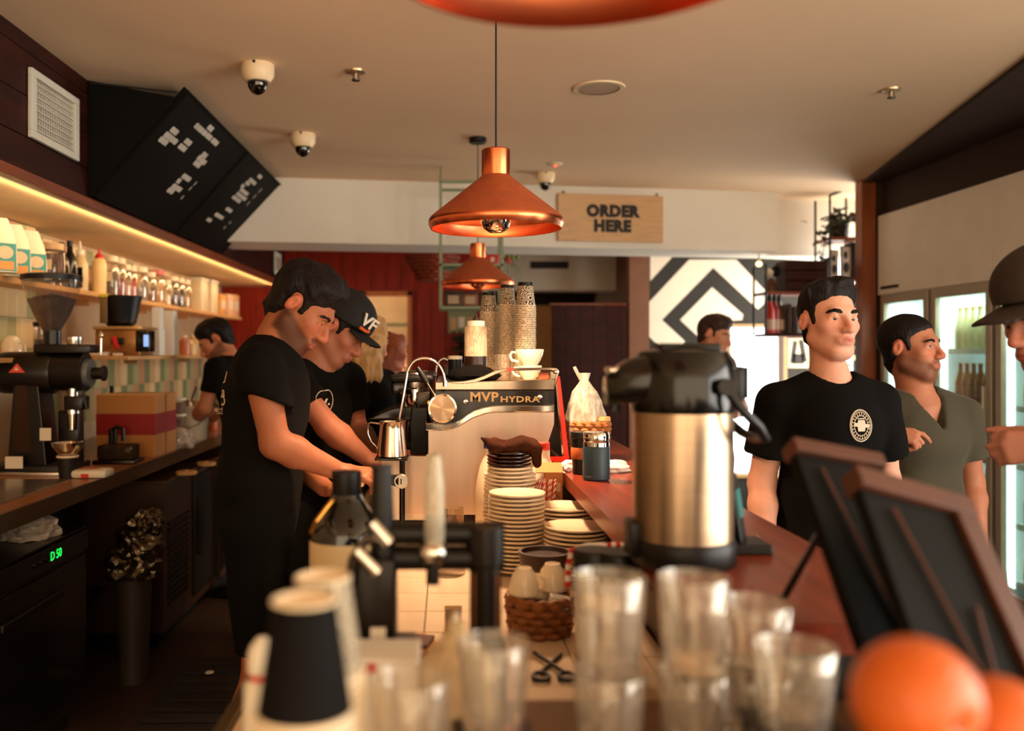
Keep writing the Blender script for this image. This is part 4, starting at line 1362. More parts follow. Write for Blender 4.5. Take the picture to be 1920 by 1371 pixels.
class Field:
    def __init__(self, lo, hi, h):
        self.h = h
        self.lo = np.array(lo, dtype=np.float64)
        n = np.ceil((np.array(hi) - self.lo) / h).astype(int) + 1
        self.n = n
        self.G = np.full(tuple(n), 0.15, dtype=np.float32)

    def block(self, lo, hi):
        i0 = np.clip(np.floor((lo - self.lo) / self.h).astype(int), 0, self.n - 1)
        i1 = np.clip(np.ceil((hi - self.lo) / self.h).astype(int) + 1, 1, self.n)
        if np.any(i1 <= i0):
            return None
        ax = [(self.lo[k] + self.h * np.arange(i0[k], i1[k])).astype(np.float32) for k in range(3)]
        X, Y, Z = np.meshgrid(*ax, indexing='ij', sparse=True)
        return (slice(i0[0], i1[0]), slice(i0[1], i1[1]), slice(i0[2], i1[2])), X, Y, Z

    def put(self, d, sl, k, op):
        A = self.G[sl]
        if op == 'add':
            hh = np.clip(0.5 + 0.5 * (A - d) / k, 0, 1)
            self.G[sl] = A * (1 - hh) + d * hh - k * hh * (1 - hh)
        else:
            d = -d
            hh = np.clip(0.5 - 0.5 * (A - d) / k, 0, 1)
            self.G[sl] = A * (1 - hh) + d * hh + k * hh * (1 - hh)

    def cone(self, a, b, ra, rb, k=0.02, op='add'):
        a, b = np.asarray(a, float), np.asarray(b, float)
        m = max(ra, rb) + k + 4 * self.h
        r = self.block(np.minimum(a, b) - m, np.maximum(a, b) + m)
        if r is None:
            return self
        sl, X, Y, Z = r
        ab = (b - a)
        L2 = float(ab @ ab) + 1e-12
        t = np.clip(((X - a[0]) * ab[0] + (Y - a[1]) * ab[1] + (Z - a[2]) * ab[2]) / L2, 0, 1)
        d = np.sqrt((X - a[0] - t * ab[0]) ** 2 + (Y - a[1] - t * ab[1]) ** 2 + (Z - a[2] - t * ab[2]) ** 2) - (ra + (rb - ra) * t)
        self.put(d.astype(np.float32), sl, k, op)
        return self

    def cone_cut(self, a, b, ra, rb, nv, k=0.03):
        """sleeve: a tapering tube ended square at b"""
        a, b = np.asarray(a, float), np.asarray(b, float)
        nv = nrm(nv)
        e = b + nrm(b - a) * 0.04
        m = max(ra, rb) + k + 0.05
        r = self.block(np.minimum(a, e) - m, np.maximum(a, e) + m)
        if r is None:
            return self
        sl, X, Y, Z = r
        ab = (e - a)
        t = np.clip(((X - a[0]) * ab[0] + (Y - a[1]) * ab[1] + (Z - a[2]) * ab[2]) / float(ab @ ab), 0, 1)
        d = np.sqrt((X - a[0] - t * ab[0]) ** 2 + (Y - a[1] - t * ab[1]) ** 2 + (Z - a[2] - t * ab[2]) ** 2) - (ra + (rb - ra) * t)
        pl_ = (X - b[0]) * nv[0] + (Y - b[1]) * nv[1] + (Z - b[2]) * nv[2]
        self.put(np.maximum(d, pl_).astype(np.float32), sl, k, 'add')
        return self

    def ell(self, c, r, Rm=None, k=0.02, op='add'):
        c, r = np.asarray(c, float), np.asarray(r, float)
        m = max(r) + k + 4 * self.h
        q = self.block(c - m, c + m)
        if q is None:
            return self
        sl, X, Y, Z = q
        Rm = np.eye(3) if Rm is None else Rm
        dx, dy, dz = X - c[0], Y - c[1], Z - c[2]
        u = [dx * Rm[0, i] + dy * Rm[1, i] + dz * Rm[2, i] for i in range(3)]
        k0 = np.sqrt(sum((u[i] / r[i]) ** 2 for i in range(3)))
        k1 = np.sqrt(sum((u[i] / r[i] ** 2) ** 2 for i in range(3))) + 1e-6
        d = k0 * (k0 - 1) / k1
        self.put(d.astype(np.float32), sl, k, op)
        return self

    def cut(self, p, nvec, k=0.004, near=None, rad=None):
        """remove what lies on the nvec side of the plane (within rad of near, if given)"""
        p, nvec = np.asarray(p, float), nrm(nvec)
        if near is not None:
            r = self.block(np.asarray(near) - rad, np.asarray(near) + rad)
            if r is None:
                return self
            sl, X, Y, Z = r
        else:
            sl = (slice(None),) * 3
            ax = [(self.lo[i] + self.h * np.arange(self.n[i])).astype(np.float32) for i in range(3)]
            X, Y, Z = np.meshgrid(*ax, indexing='ij', sparse=True)
        d = (X - p[0]) * nvec[0] + (Y - p[1]) * nvec[1] + (Z - p[2]) * nvec[2]
        if near is not None:
            q = np.sqrt((X - near[0]) ** 2 + (Y - near[1]) ** 2 + (Z - near[2]) ** 2) - rad * 0.97
            d = np.minimum(d, -q)
        self.G[sl] = np.maximum(self.G[sl], d.astype(np.float32))
        return self

    def wrinkle(self, amp, freq, seed=1, dirs=6):
        rw = np.random.RandomState(seed)
        ax = [(self.lo[i] + self.h * np.arange(self.n[i])).astype(np.float32) for i in range(3)]
        X, Y, Z = np.meshgrid(*ax, indexing='ij', sparse=True)
        acc = 0
        for i in range(dirs):
            v = nrm(rw.normal(size=3) * V3(1, 1, 1.4))
            f = freq * rw.uniform(0.6, 1.5)
            acc = acc + np.sin(f * (X * v[0] + Y * v[1] + Z * v[2]) + rw.uniform(0, 6) + 1.5 * np.sin(freq * 0.37 * (X * v[1] - Y * v[2] + Z * v[0])))
        self.G += (amp * acc / math.sqrt(dirs)).astype(np.float32)
        return self

    def mesh(self, name, origin=(0, 0, 0)):
        G = self.G
        nx, ny, nz = G.shape
        s = G < 0
        cnt = np.zeros((nx - 1, ny - 1, nz - 1), dtype=np.int8)
        for i in (0, 1):
            for j in (0, 1):
                for k in (0, 1):
                    cnt += s[i:nx - 1 + i, j:ny - 1 + j, k:nz - 1 + k]
        act = (cnt > 0) & (cnt < 8)
        I, J, K = np.nonzero(act)
        idx = np.full(act.shape, -1, dtype=np.int32)
        idx[I, J, K] = np.arange(len(I))
        corners = [(i, j, k) for i in (0, 1) for j in (0, 1) for k in (0, 1)]
        vals = np.stack([G[I + c[0], J + c[1], K + c[2]] for c in corners], 1).astype(np.float64)
        pos = np.zeros((len(I), 3))
        num = np.zeros(len(I))
        for a in range(8):
            for b in range(a + 1, 8):
                df = [corners[b][q] - corners[a][q] for q in range(3)]
                if sum(abs(q) for q in df) != 1:
                    continue
                va, vb = vals[:, a], vals[:, b]
                mk = (va < 0) != (vb < 0)
                t = np.where(mk, va / np.where(mk, va - vb, 1), 0)
                for q in range(3):
                    pos[:, q] += np.where(mk, corners[a][q] + t * df[q], 0)
                num += mk
        pos /= np.maximum(num, 1)[:, None]
        P = self.lo + self.h * (pos + np.stack([I, J, K], 1)) - np.asarray(origin)
        quads = []
        for axn in range(3):
            sA = [slice(None)] * 3
            sB = [slice(None)] * 3
            sA[axn] = slice(0, -1)
            sB[axn] = slice(1, None)
            ch = s[tuple(sA)] != s[tuple(sB)]
            e = np.argwhere(ch)
            o1, o2 = [(1, 2), (2, 0), (0, 1)][axn]
            ok = (e[:, o1] > 0) & (e[:, o2] > 0) & (e[:, o1] < G.shape[o1] - 1) & (e[:, o2] < G.shape[o2] - 1)
            e = e[ok]
            if len(e) == 0:
                continue
            neg = s[e[:, 0], e[:, 1], e[:, 2]]

            def cell(d1, d2):
                q = e.copy()
                q[:, o1] += d1
                q[:, o2] += d2
                return idx[q[:, 0], q[:, 1], q[:, 2]]
            qd = np.stack([cell(-1, -1), cell(0, -1), cell(0, 0), cell(-1, 0)], 1)
            qd[~neg] = qd[~neg][:, ::-1]
            quads.append(qd)
        Q = np.concatenate(quads) if quads else np.zeros((0, 4), int)
        Q = Q[(Q >= 0).all(1)]
        me = bpy.data.meshes.new(name)
        me.vertices.add(len(P))
        me.vertices.foreach_set('co', P.astype(np.float32).ravel())
        me.loops.add(len(Q) * 4)
        me.loops.foreach_set('vertex_index', Q.astype(np.int32).ravel())
        me.polygons.add(len(Q))
        me.polygons.foreach_set('loop_start', np.arange(0, len(Q) * 4, 4, dtype=np.int32))
        me.polygons.foreach_set('loop_total', np.full(len(Q), 4, dtype=np.int32))
        me.update(calc_edges=True)
        me.validate()
        me.polygons.foreach_set('use_smooth', np.ones(len(me.polygons), dtype=bool))
        return me, P + np.asarray(origin)


def frame(fwd, up):
    f = nrm(fwd)
    r = nrm(np.cross(f, np.asarray(up, float)))
    u = np.cross(r, f)
    return np.stack([r, f, u], 1)      # columns: right, forward, up


M_skin = mat('skin', (200, 140, 108), 0.55, spec=0.3, var=0.05, vscale=30, bump=0.05, bscale=250, attr='col', sss=0.12)
M_hair = mat('hair_dark', (16, 9, 6), 0.6, spec=0.25, var=0.35, vscale=60, stretch=(1, 1, 0.25), bump=0.5, bscale=160)
M_tee = mat('tee_black', (9, 6, 4), 0.9, var=0.2, vscale=8, bump=0.1, bscale=220, spec=0.15)
M_olive = mat('tee_olive', (58, 52, 34), 0.85, var=0.12, vscale=8, bump=0.1, bscale=220, sheen=0.1)
M_trouser = mat('trouser_black', (9, 7, 5), 0.9, var=0.2, spec=0.15)
M_shoe = mat('shoe_dark', (22, 17, 14), 0.6)
M_capm = mat('cap_black', (14, 11, 9), 0.8, var=0.2, bump=0.1, bscale=300)
M_eye = mat('eye_ball', (220, 205, 190), 0.15, attr='col', var=0.0)


def hexl(c): return np.array(lin(c)[:3])


def head_prims(F, o, Rm, s=1.0, ears=True, lid=0.0):
    def L(x, y, z): return o + Rm @ (V3(x, y, z) * s)
    E = lambda c, r, k=0.02, op='add', Rl=None: F.ell(L(*c), V3(*r) * s, Rm if Rl is None else Rm @ Rl, k * s, op)
    Cn = lambda a, b, ra, rb, k=0.015, op='add': F.cone(L(*a), L(*b), ra * s, rb * s, k * s, op)
    E((0, -0.014, 0.036), (0.075, 0.095, 0.082))
    E((0, 0.028, -0.030), (0.060, 0.062, 0.080), 0.03)
    E((0, 0.064, -0.100), (0.026, 0.021, 0.020), 0.03)
    for q in (-1, 1):
        Cn((0.052 * q, -0.002, -0.055), (0.022 * q, 0.058, -0.098), 0.018, 0.016, 0.03)
        E((0.042 * q, 0.056, -0.020), (0.022, 0.020, 0.017), 0.025)
    Cn((-0.034, 0.078, 0.022), (0.034, 0.078, 0.022), 0.012, 0.012, 0.02)
    for q in (-1, 1):
        E((0.032 * q, 0.096, 0.002), (0.0195, 0.020, 0.0135), 0.008, 'sub')
        # lids
        Cn((0.015 * q, 0.0780, 0.0055 - lid * 0.6), (0.031 * q, 0.0840, 0.0120 - lid), 0.0034, 0.0040, 0.003)
        Cn((0.031 * q, 0.0840, 0.0120 - lid), (0.049 * q, 0.0730, 0.0045 - lid * 0.4), 0.0040, 0.0034, 0.003)
        Cn((0.016 * q, 0.0775, -0.002), (0.031 * q, 0.0815, -0.0088), 0.0028, 0.0030, 0.003)
        Cn((0.031 * q, 0.0815, -0.0088), (0.048 * q, 0.0730, -0.001), 0.0030, 0.0028, 0.003)
    Cn((0, 0.086, 0.012), (0, 0.110, -0.030), 0.0075, 0.0115, 0.012)
    E((0, 0.104, -0.036), (0.012, 0.011, 0.008), 0.01)
    for q in (-1, 1):
        E((0.0125 * q, 0.097, -0.036), (0.0085, 0.010, 0.0075), 0.008)
    E((0, 0.086, -0.066), (0.027, 0.014, 0.012), 0.02)
    Cn((-0.017, 0.0905, -0.0625), (0.0, 0.0965, -0.0615), 0.0042, 0.0052, 0.006)
    Cn((0.017, 0.0905, -0.0625), (0.0, 0.0965, -0.0615), 0.0042, 0.0052, 0.006)
    Cn((-0.015, 0.0895, -0.0735), (0.015, 0.0895, -0.0735), 0.0050, 0.0050, 0.008)
    E((0, 0.0955, -0.0735), (0.012, 0.004, 0.005), 0.006)
    Cn((-0.021, 0.099, -0.068), (0.021, 0.099, -0.068), 0.0028, 0.0028, 0.003, 'sub')
    if ears:
        for q in (-1, 1):
            Re = np.array(Matrix.Rotation(R(-14), 3, 'X')) @ np.array(Matrix.Rotation(R(16 * q), 3, 'Z'))
            E((0.080 * q, -0.012, -0.002), (0.0090, 0.0165, 0.028), 0.010, 'add', Re)
            E((0.0910 * q, -0.008, 0.002), (0.0085, 0.0090, 0.017), 0.003, 'sub', Re)
    return L


def hand_prims(F, o, d, n, s, curls, thumb=(0.75, 0.6, -0.25), tb=0.35, sc=1.0, spread=1.0):
    o, d, n, s = np.asarray(o, float), nrm(d), nrm(n), nrm(s)
    offs = [0.027, 0.009, -0.010, -0.027]
    lens = [0.072, 0.080, 0.073, 0.057]
    for i in range(4):
        b0 = o + (d * 0.008 + s * offs[i] * 0.55) * sc
        b1 = o + (d * (0.086 - 0.006 * abs(i - 1)) + s * offs[i]) * sc
        F.cone(b0, b1, 0.0145 * sc, 0.0112 * sc, 0.012)
        p = b1
        cur = 0.0
        for j, fr_ in enumerate((0.46, 0.30, 0.24)):
            cur += R(curls[i][j] if isinstance(curls[i], (tuple, list)) else curls[i])
            dd = nrm(d * math.cos(cur) - n * math.sin(cur) + s * offs[i] * 3.0 * (spread - 1))
            q = p + dd * lens[i] * fr_ * sc
            F.cone(p, q, (0.0092 - 0.001 * j) * sc, (0.0085 - 0.001 * j) * sc, 0.004)
            p = q
    t0 = o + (d * 0.022 + s * 0.026 - n * 0.006) * sc
    td = nrm(d * thumb[0] + s * thumb[1] + n * thumb[2])
    t1 = t0 + td * 0.040 * sc
    td2 = nrm(td * (1 - tb) + d * tb - n * 0.15)
    t2 = t1 + td2 * 0.032 * sc
    t3 = t2 + nrm(td2 + d * 0.3 - n * 0.1) * 0.024 * sc
    F.cone(o + d * 0.012 * sc, t0, 0.016 * sc, 0.0150 * sc, 0.014)
    F.cone(t0, t1, 0.0145 * sc, 0.0108 * sc, 0.012)
    F.cone(t1, t2, 0.0105 * sc, 0.0095 * sc, 0.004)
    F.cone(t2, t3, 0.0095 * sc, 0.0075 * sc, 0.004)


def color_body(me, P, o, Rm, s, skin, beard=0.0, lips=(168, 86, 72), hairc=(62, 33, 19), buzz=None):
    q = ((P - o) @ Rm) / s
    x, y, z = q[:, 0], q[:, 1], q[:, 2]
    col = np.tile(hexl(skin), (len(P), 1))
    inhead = (np.abs(x) < 0.1) & (np.abs(y) < 0.14) & (z > -0.125) & (z < 0.14)

    def mix(mask, c, a):
        m_ = (mask * a)[:, None]
        col[:] = col * (1 - m_) + np.asarray(c) * m_
    sm = lambda v, a, b: np.clip((v - a) / (b - a), 0, 1)
    rosy = np.exp(-(((np.abs(x) - 0.04) / 0.02) ** 2 + ((z + 0.025) / 0.02) ** 2)) * (y > 0.03) * inhead
    mix(rosy, hexl((206, 112, 86)), 0.35)
    rosy = np.exp(-((x / 0.016) ** 2 + ((z + 0.03) / 0.02) ** 2)) * (y > 0.09) * inhead
    mix(rosy, hexl((204, 108, 84)), 0.35)
    ear = ((np.abs(x) > 0.070) & (z > -0.05) & (z < 0.045) & (np.abs(y + 0.01) < 0.04)).astype(float)
    mix(ear, hexl((206, 104, 76)), 0.35)
    if beard:
        line = -0.022 - 0.40 * np.clip(y - 0.005, 0, 0.2)
        bz = sm(line - z, -0.004, 0.012) * sm(y, -0.034, -0.018) * sm(z + 0.094 + 0.5 * np.clip(y, 0, 0.1), -0.008, 0.006) * (np.abs(x) < 0.1)
        mu = np.exp(-((np.clip(np.abs(x) - 0.020, 0, 1) / 0.006) ** 2)) * sm(y, 0.07, 0.085) * sm(-z, 0.043, 0.049)
        bm_ = np.clip(np.maximum(bz, mu * (z > -0.125)), 0, 1)
        soul = np.exp(-((x / 0.02) ** 2 + ((z + 0.068) / 0.007) ** 2)) * (y > 0.07)
        bm_ = bm_ * (1 - np.clip(soul * 1.3, 0, 1))
        mix(bm_, hexl(hairc), beard)
    lp = np.exp(-((np.clip(np.abs(x) - 0.013, 0, 1) / 0.008) ** 2 + ((z + 0.0675) / 0.0085) ** 2)) * sm(y, 0.078, 0.086) * inhead
    mix(np.clip(lp * 1.4, 0, 1), hexl(lips), 0.85)
    if buzz:
        bz = inhead * sm(z - 0.03 - 0.5 * np.clip(y, -0.1, 0.1), 0.0, 0.02)
        mix(bz, hexl(buzz), 0.8)
    at = me.color_attributes.new('col', 'FLOAT_COLOR', 'POINT')
    at.data.foreach_set('color', np.concatenate([col, np.ones((len(P), 1))], 1).astype(np.float32).ravel())


def eyes(t, o, Rm, s, org, look=(0, 1, 0), hairm=None, brow=1.0, browc=None):
    lk = nrm(look)
    for q in (-1, 1):
        c = o + Rm @ (V3(0.0315 * q, 0.0705, 0.0018) * s)
        b = bmesh.new()
        bmesh.ops.create_icosphere(b, subdivisions=4, radius=0.0122 * s)
        me = bpy.data.meshes.new('eyeball')
        fw = Vector((Rm @ lk))
        cols = []
        for v in b.verts:
            a = v.co.normalized().dot(fw)
            cols.append((0.004, 0.003, 0.002, 1) if a > 0.975 else ((0.035, 0.016, 0.008, 1) if a > 0.88 else (0.55, 0.45, 0.38, 1)))
        bmesh.ops.translate(b, verts=b.verts, vec=Vector(c - org))
        b.to_mesh(me)
        b.free()
        at = me.color_attributes.new('col', 'FLOAT_COLOR', 'POINT')
        for i, cc in enumerate(cols):
            at.data[i].color = cc
        me.polygons.foreach_set('use_smooth', [True] * len(me.polygons))
        link('eyeball', me, M_eye, t)
        pts = [V3(0.013 * q, 0.0885, 0.0190), V3(0.024 * q, 0.0895, 0.0225), V3(0.037 * q, 0.0865, 0.0250), V3(0.050 * q, 0.0760, 0.0215), V3(0.056 * q, 0.0680, 0.0170)]
        MB().tube([Vector(o + Rm @ (p * s) - org) for p in pts], 0.004, 6, radii=[0.0030 * brow * s, 0.0046 * brow * s, 0.0044 * brow * s, 0.0032 * brow * s, 0.0012 * s]).build('eyebrow', hairm or M_hair, t)


def hair_short(t, o, Rm, s, org, m, h=0.0055, thick=0.012, quiff=0.0, line=(0.086, 0.062, 0.002, -0.015), nape=-0.058, seed=1, sides=1.0, rough_=0.0016):
    """short hair: the scalp grown outwards, thinning to nothing along the hairline"""
    F = Field(o - 0.17 * s, o + 0.18 * s, h)
    L = lambda x, y, z: o + Rm @ (V3(x, y, z) * s)
    F.ell(L(0, -0.014, 0.036), V3(0.075, 0.095, 0.082) * s, Rm, 0.02 * s)
    F.ell(L(0, 0.028, -0.030), V3(0.060, 0.062, 0.080) * s, Rm, 0.03 * s)
    F.cone(L(0, -0.026, -0.055), L(0, -0.04, -0.11), 0.054 * s, 0.055 * s, 0.035)
    ax = [(F.lo[i] + F.h * np.arange(F.n[i])) for i in range(3)]
    X, Y, Z = np.meshgrid(*ax, indexing='ij')
    P = np.stack([X - o[0], Y - o[1], Z - o[2]], -1) @ Rm / s
    x, y, z = P[..., 0], P[..., 1], P[..., 2]
    y1, z1, y2, z2 = line
    d = nrm(V3(0, y2 - y1, z2 - z1))
    nf = np.cross(d, V3(1, 0, 0))
    if nf[1] < 0:
        nf = -nf
    bow = 0.012 * (np.clip(np.abs(x) / 0.06, 0, 1.2) ** 2)
    s1 = -((y - y1 + bow) * nf[1] + (z - z1) * nf[2])
    ss = np.minimum(np.minimum(0.030 - y, y + 0.012), np.minimum(z + 0.014, np.abs(x) - 0.050))
    sn = -(0.35 * (y + 0.05) - (z - nape)) / 1.06
    se = np.where(np.abs(x) > 0.045, np.sqrt((y + 0.010) ** 2 + ((z + 0.006) * 0.62) ** 2) - 0.023, 1.0)
    sd = np.minimum(np.minimum(np.maximum(s1, ss), sn), se)
    rw = np.random.RandomState(seed)
    ph = rw.uniform(0, 6, 6)
    strand = np.sin(150 * x + 40 * z + ph[0] + 2 * np.sin(25 * y)) + np.sin(110 * x - 60 * y + ph[1]) + 0.7 * np.sin(90 * (y + z) + 60 * x + ph[2])
    sd = sd + 0.0016 * np.sin(170 * z + 90 * y + ph[3]) + 0.0012 * np.sin(260 * x + ph[4])
    top = np.clip((z - 0.03) / 0.06, 0, 1)
    th = thick * (sides + (1 - sides) * top) + quiff * np.clip((z - 0.045) / 0.05, 0, 1) * np.clip((y + 0.05) / 0.10, 0, 1) * (1.0 + 0.35 * np.sin(55 * x + ph[5]))
    infl = np.clip(sd * 0.9, -0.04, th) + rough_ * strand * np.clip(sd / 0.015, 0, 1)
    F.G -= (infl * s).astype(np.float32)
    me, _ = F.mesh('hair', org)
    return link('hair', me, m, t)


def torso_cloth(F, fr_, ch, pel, nb, sh, sc=1.0, fat=0.0, sl=None, slr=0.066, tilt=0.0):
    """tee: chest, belly and hip volumes, shoulders and sleeves"""
    E = lambda c, r, k=0.05: F.ell(c, V3(*r) * sc, fr_, k)
    E(ch + fr_ @ V3(0, 0.0, 0.02), (0.172 + fat, 0.118 + fat, 0.175))
    E(ch + fr_ @ V3(0, 0.035, 0.01), (0.130 + fat, 0.095, 0.11))
    E(ch * 0.5 + pel * 0.5, (0.158 + fat, 0.118 + fat, 0.20), 0.06)
    E(pel + (ch - pel) * 0.12, (0.168 + fat, 0.125 + fat, 0.16), 0.05)
    for i in (0, 1):
        F.cone(nb + (sh[i] - nb) * 0.30 + V3(0, 0, -0.016), sh[i], 0.050 * sc, 0.060 * sc, 0.04)
        if sl is not None and sl[i] is not None:
            F.cone_cut(sh[i], sl[i], 0.063 * sc, slr * sc, sl[i] - sh[i] + tilt, 0.022)


def person(spec):
    """spec: dictionary of joints in room coordinates"""
    s = spec.get('s', 1.0)
    o, Rm = spec['head'], spec['headR']
    nb, ch, pel, fr_ = spec['neck'], spec['chest'], spec['pelvis'], spec['frame']
    sh, el_, wr = spec['sh'], spec['el'], spec['wr']
    base = np.array([pel[0], pel[1], 0.0])
    t = thing('person', spec['label'], 'person', tuple(base))
    h = spec.get('h', 0.0052)
    pts = [o + 0.14, o - 0.14, nb, ch, pel] + [p for p in list(sh) + list(el_) + list(wr) if p is not None] + [np.asarray(p) for p in spec.get('bounds', [])]
    lo = np.min(np.stack(pts), 0) - 0.14
    hi = np.max(np.stack(pts), 0) + 0.14
    for hd in spec.get('hands', []):
        q = np.asarray(hd[0]) + nrm(hd[1]) * 0.2
        lo = np.minimum(lo, q - 0.06)
        hi = np.maximum(hi, q + 0.06)
    lo[2] = max(lo[2], min(pel[2] - 0.05, lo[2] + 0.2))
    if spec.get('zlo') is not None:
        lo[2] = spec['zlo']
    F = Field(lo, hi, h)
    # inner torso
    F.ell(ch, V3(0.15, 0.095, 0.17) * s, fr_, 0.04)
    F.ell(ch * 0.5 + pel * 0.5, V3(0.135, 0.095, 0.19) * s, fr_, 0.05)
    for i in (0, 1):
        F.cone(nb + V3(0, 0, -0.045), sh[i] + V3(0, 0, -0.01), 0.040 * s, 0.048 * s, 0.03)
        if el_[i] is not None:
            F.cone(sh[i], el_[i], 0.049 * s, 0.040 * s, 0.03)
            if wr[i] is not None:
                mid = el_[i] + (wr[i] - el_[i]) * 0.28
                F.cone(el_[i], mid, 0.040 * s, 0.0425 * s, 0.02)
                F.cone(mid, wr[i], 0.0425 * s, 0.0265 * s, 0.02)
    hb = o + Rm @ (V3(0, -0.026, -0.055) * s)
    F.cone(hb, nb, 0.053 * s * spec.get('nk', 1.0), 0.062 * s * spec.get('nk', 1.0), 0.035)
    F.cone(nb, nb + (ch - nb) * 0.35, 0.058 * s * spec.get('nk', 1.0), 0.080 * s, 0.03)
    head_prims(F, o, Rm, s, True, spec.get('lid', 0.0))
    for hd in spec.get('hands', []):
        hand_prims(F, *hd[:5], **(hd[5] if len(hd) > 5 else {}))
    for lg in spec.get('skinlegs', []):
        for (a, b, ra, rb) in lg:
            F.cone(a, b, ra, rb, 0.03)
    me, P = F.mesh('body', base)
    color_body(me, P, o, Rm, s, spec.get('skin', (196, 134, 100)), spec.get('beard', 0.0), buzz=spec.get('buzz'))
    link('body', me, M_skin, t)
    if spec.get('eyes', True):
        eyes(t, o, Rm, s, base, spec.get('look', (0, 1, 0)), spec.get('hairm'), spec.get('brow', 1.0))
    # tee
    hs = spec.get('hs', 0.0085)
    F = Field(np.minimum(lo, pel - 0.3), hi, hs)
    sl = spec.get('sl')
    torso_cloth(F, fr_, ch, pel, nb, sh, s * spec.get('bulk', 1.0), spec.get('fat', 0.0), sl, spec.get('slr', 0.066), np.asarray(spec.get('sltilt', (0, 0, 0))))
    for (a, b, ra, rb) in spec.get('extra_cloth', []):
        F.cone(np.asarray(a), np.asarray(b), ra, rb, 0.05)
    F.wrinkle(spec.get('wr_amp', 0.0022), 34, spec.get('seed', 3))
    # neckline and hems
    nd = spec.get('neckdir', nrm(nb - ch) + fr_ @ V3(0, 0.55, 0))
    F.ell(nb + nrm(nb - ch) * 0.03 + fr_ @ V3(0, 0.022, 0.0), V3(0.072, 0.080, 0.070) * s, fr_, 0.008, 'sub')
    if spec.get('vneck'):
        for i in range(6):
            f = i / 5
            F.ell(nb + fr_ @ (V3(0, 0.085 + 0.035 * f, -0.03 - 0.085 * f) * s), V3(0.055 * (1 - 0.9 * f) + 0.004, 0.05, 0.03) * s, fr_, 0.006, 'sub')
    F.cut(spec.get('hem', pel + V3(0, 0, -0.10)), (0, 0, -1))
    me, _ = F.mesh('tee', base)
    spec['teeobj'] = link(spec.get('teename', 'tee_shirt'), me, spec.get('tee', M_tee), t)
    # trousers and shoes
    if spec.get('legs', True):
        F = Field(V3(pel[0] - 0.45, pel[1] - 0.45, -0.01), V3(pel[0] + 0.45, pel[1] + 0.45, pel[2] + 0.16), 0.014)
        F.ell(pel, V3(0.165, 0.118, 0.13) * s, fr_, 0.04)
        hemz = spec.get('trouser_hem', 0.06)
        for q in (-1, 1):
            hp = pel + fr_ @ (V3(0.09 * q, 0, -0.03) * s)
            kn_ = V3(hp[0], hp[1], 0.50) + fr_ @ V3(0.015 * q, 0.02, 0)
            an = V3(kn_[0], kn_[1], 0.09) + fr_ @ V3(0.0, -0.03, 0)
            F.cone(hp, kn_, 0.095 * s, 0.068 * s, 0.04)
            F.cone(kn_, an, 0.068 * s, 0.055 * s, 0.02)
        F.cut(V3(0, 0, hemz), (0, 0, -1))
        F.wrinkle(0.002, 26, 5)
        me, _ = F.mesh('trousers', base)
        link('shorts' if hemz > 0.3 else 'trousers', me, spec.get('trousers', M_trouser), t)
        for q in (-1, 1):
            hp = pel + fr_ @ (V3(0.105 * q, 0, 0) * s)
            b0 = V3(hp[0], hp[1], 0.045)
            F = Field(b0 - 0.3, b0 + 0.3, 0.012)
            F.cone(b0 + fr_ @ V3(0, -0.05, 0.01), b0 + fr_ @ V3(0, 0.15, -0.005), 0.042, 0.038, 0.02)
            F.cone(b0 + fr_ @ V3(0, -0.04, 0.0), b0 + fr_ @ V3(0, -0.03, 0.08), 0.04, 0.042, 0.02)
            F.cut(V3(0, 0, 0.0), (0, 0, -1))
            me, _ = F.mesh('shoe', base)
            link('shoe', me, M_shoe, t)
            if hemz > 0.3:
                pass
    spec['root'] = t
    spec['base'] = base
    return t


def A3(px, py, d): return np.array(W(px, py, d))


def stick_on(o, target, off=0.002, dirv=(0, 1, 0)):
    """lay a printed motif on the cloth below it"""
    from mathutils.bvhtree import BVHTree
    me_t = target.data
    bv = BVHTree.FromPolygons([v.co for v in me_t.vertices], [p.vertices for p in me_t.polygons])
    Mi = o.matrix_basis.inverted()
    dv = Vector(dirv).normalized()
    cz = [o.matrix_basis @ v.co for v in o.data.vertices]
    mid = sum((c.dot(dv) for c in cz)) / len(cz)
    for v, c in zip(o.data.vertices, cz):
        org_ = c - dv * (c.dot(dv) - mid + 0.25)
        hit, nrm_, _, _ = bv.ray_cast(org_, dv, 0.6)
        if hit is not None:
            v.co = Mi @ (hit - dv * (off + max(v.co.z, -0.0005)))


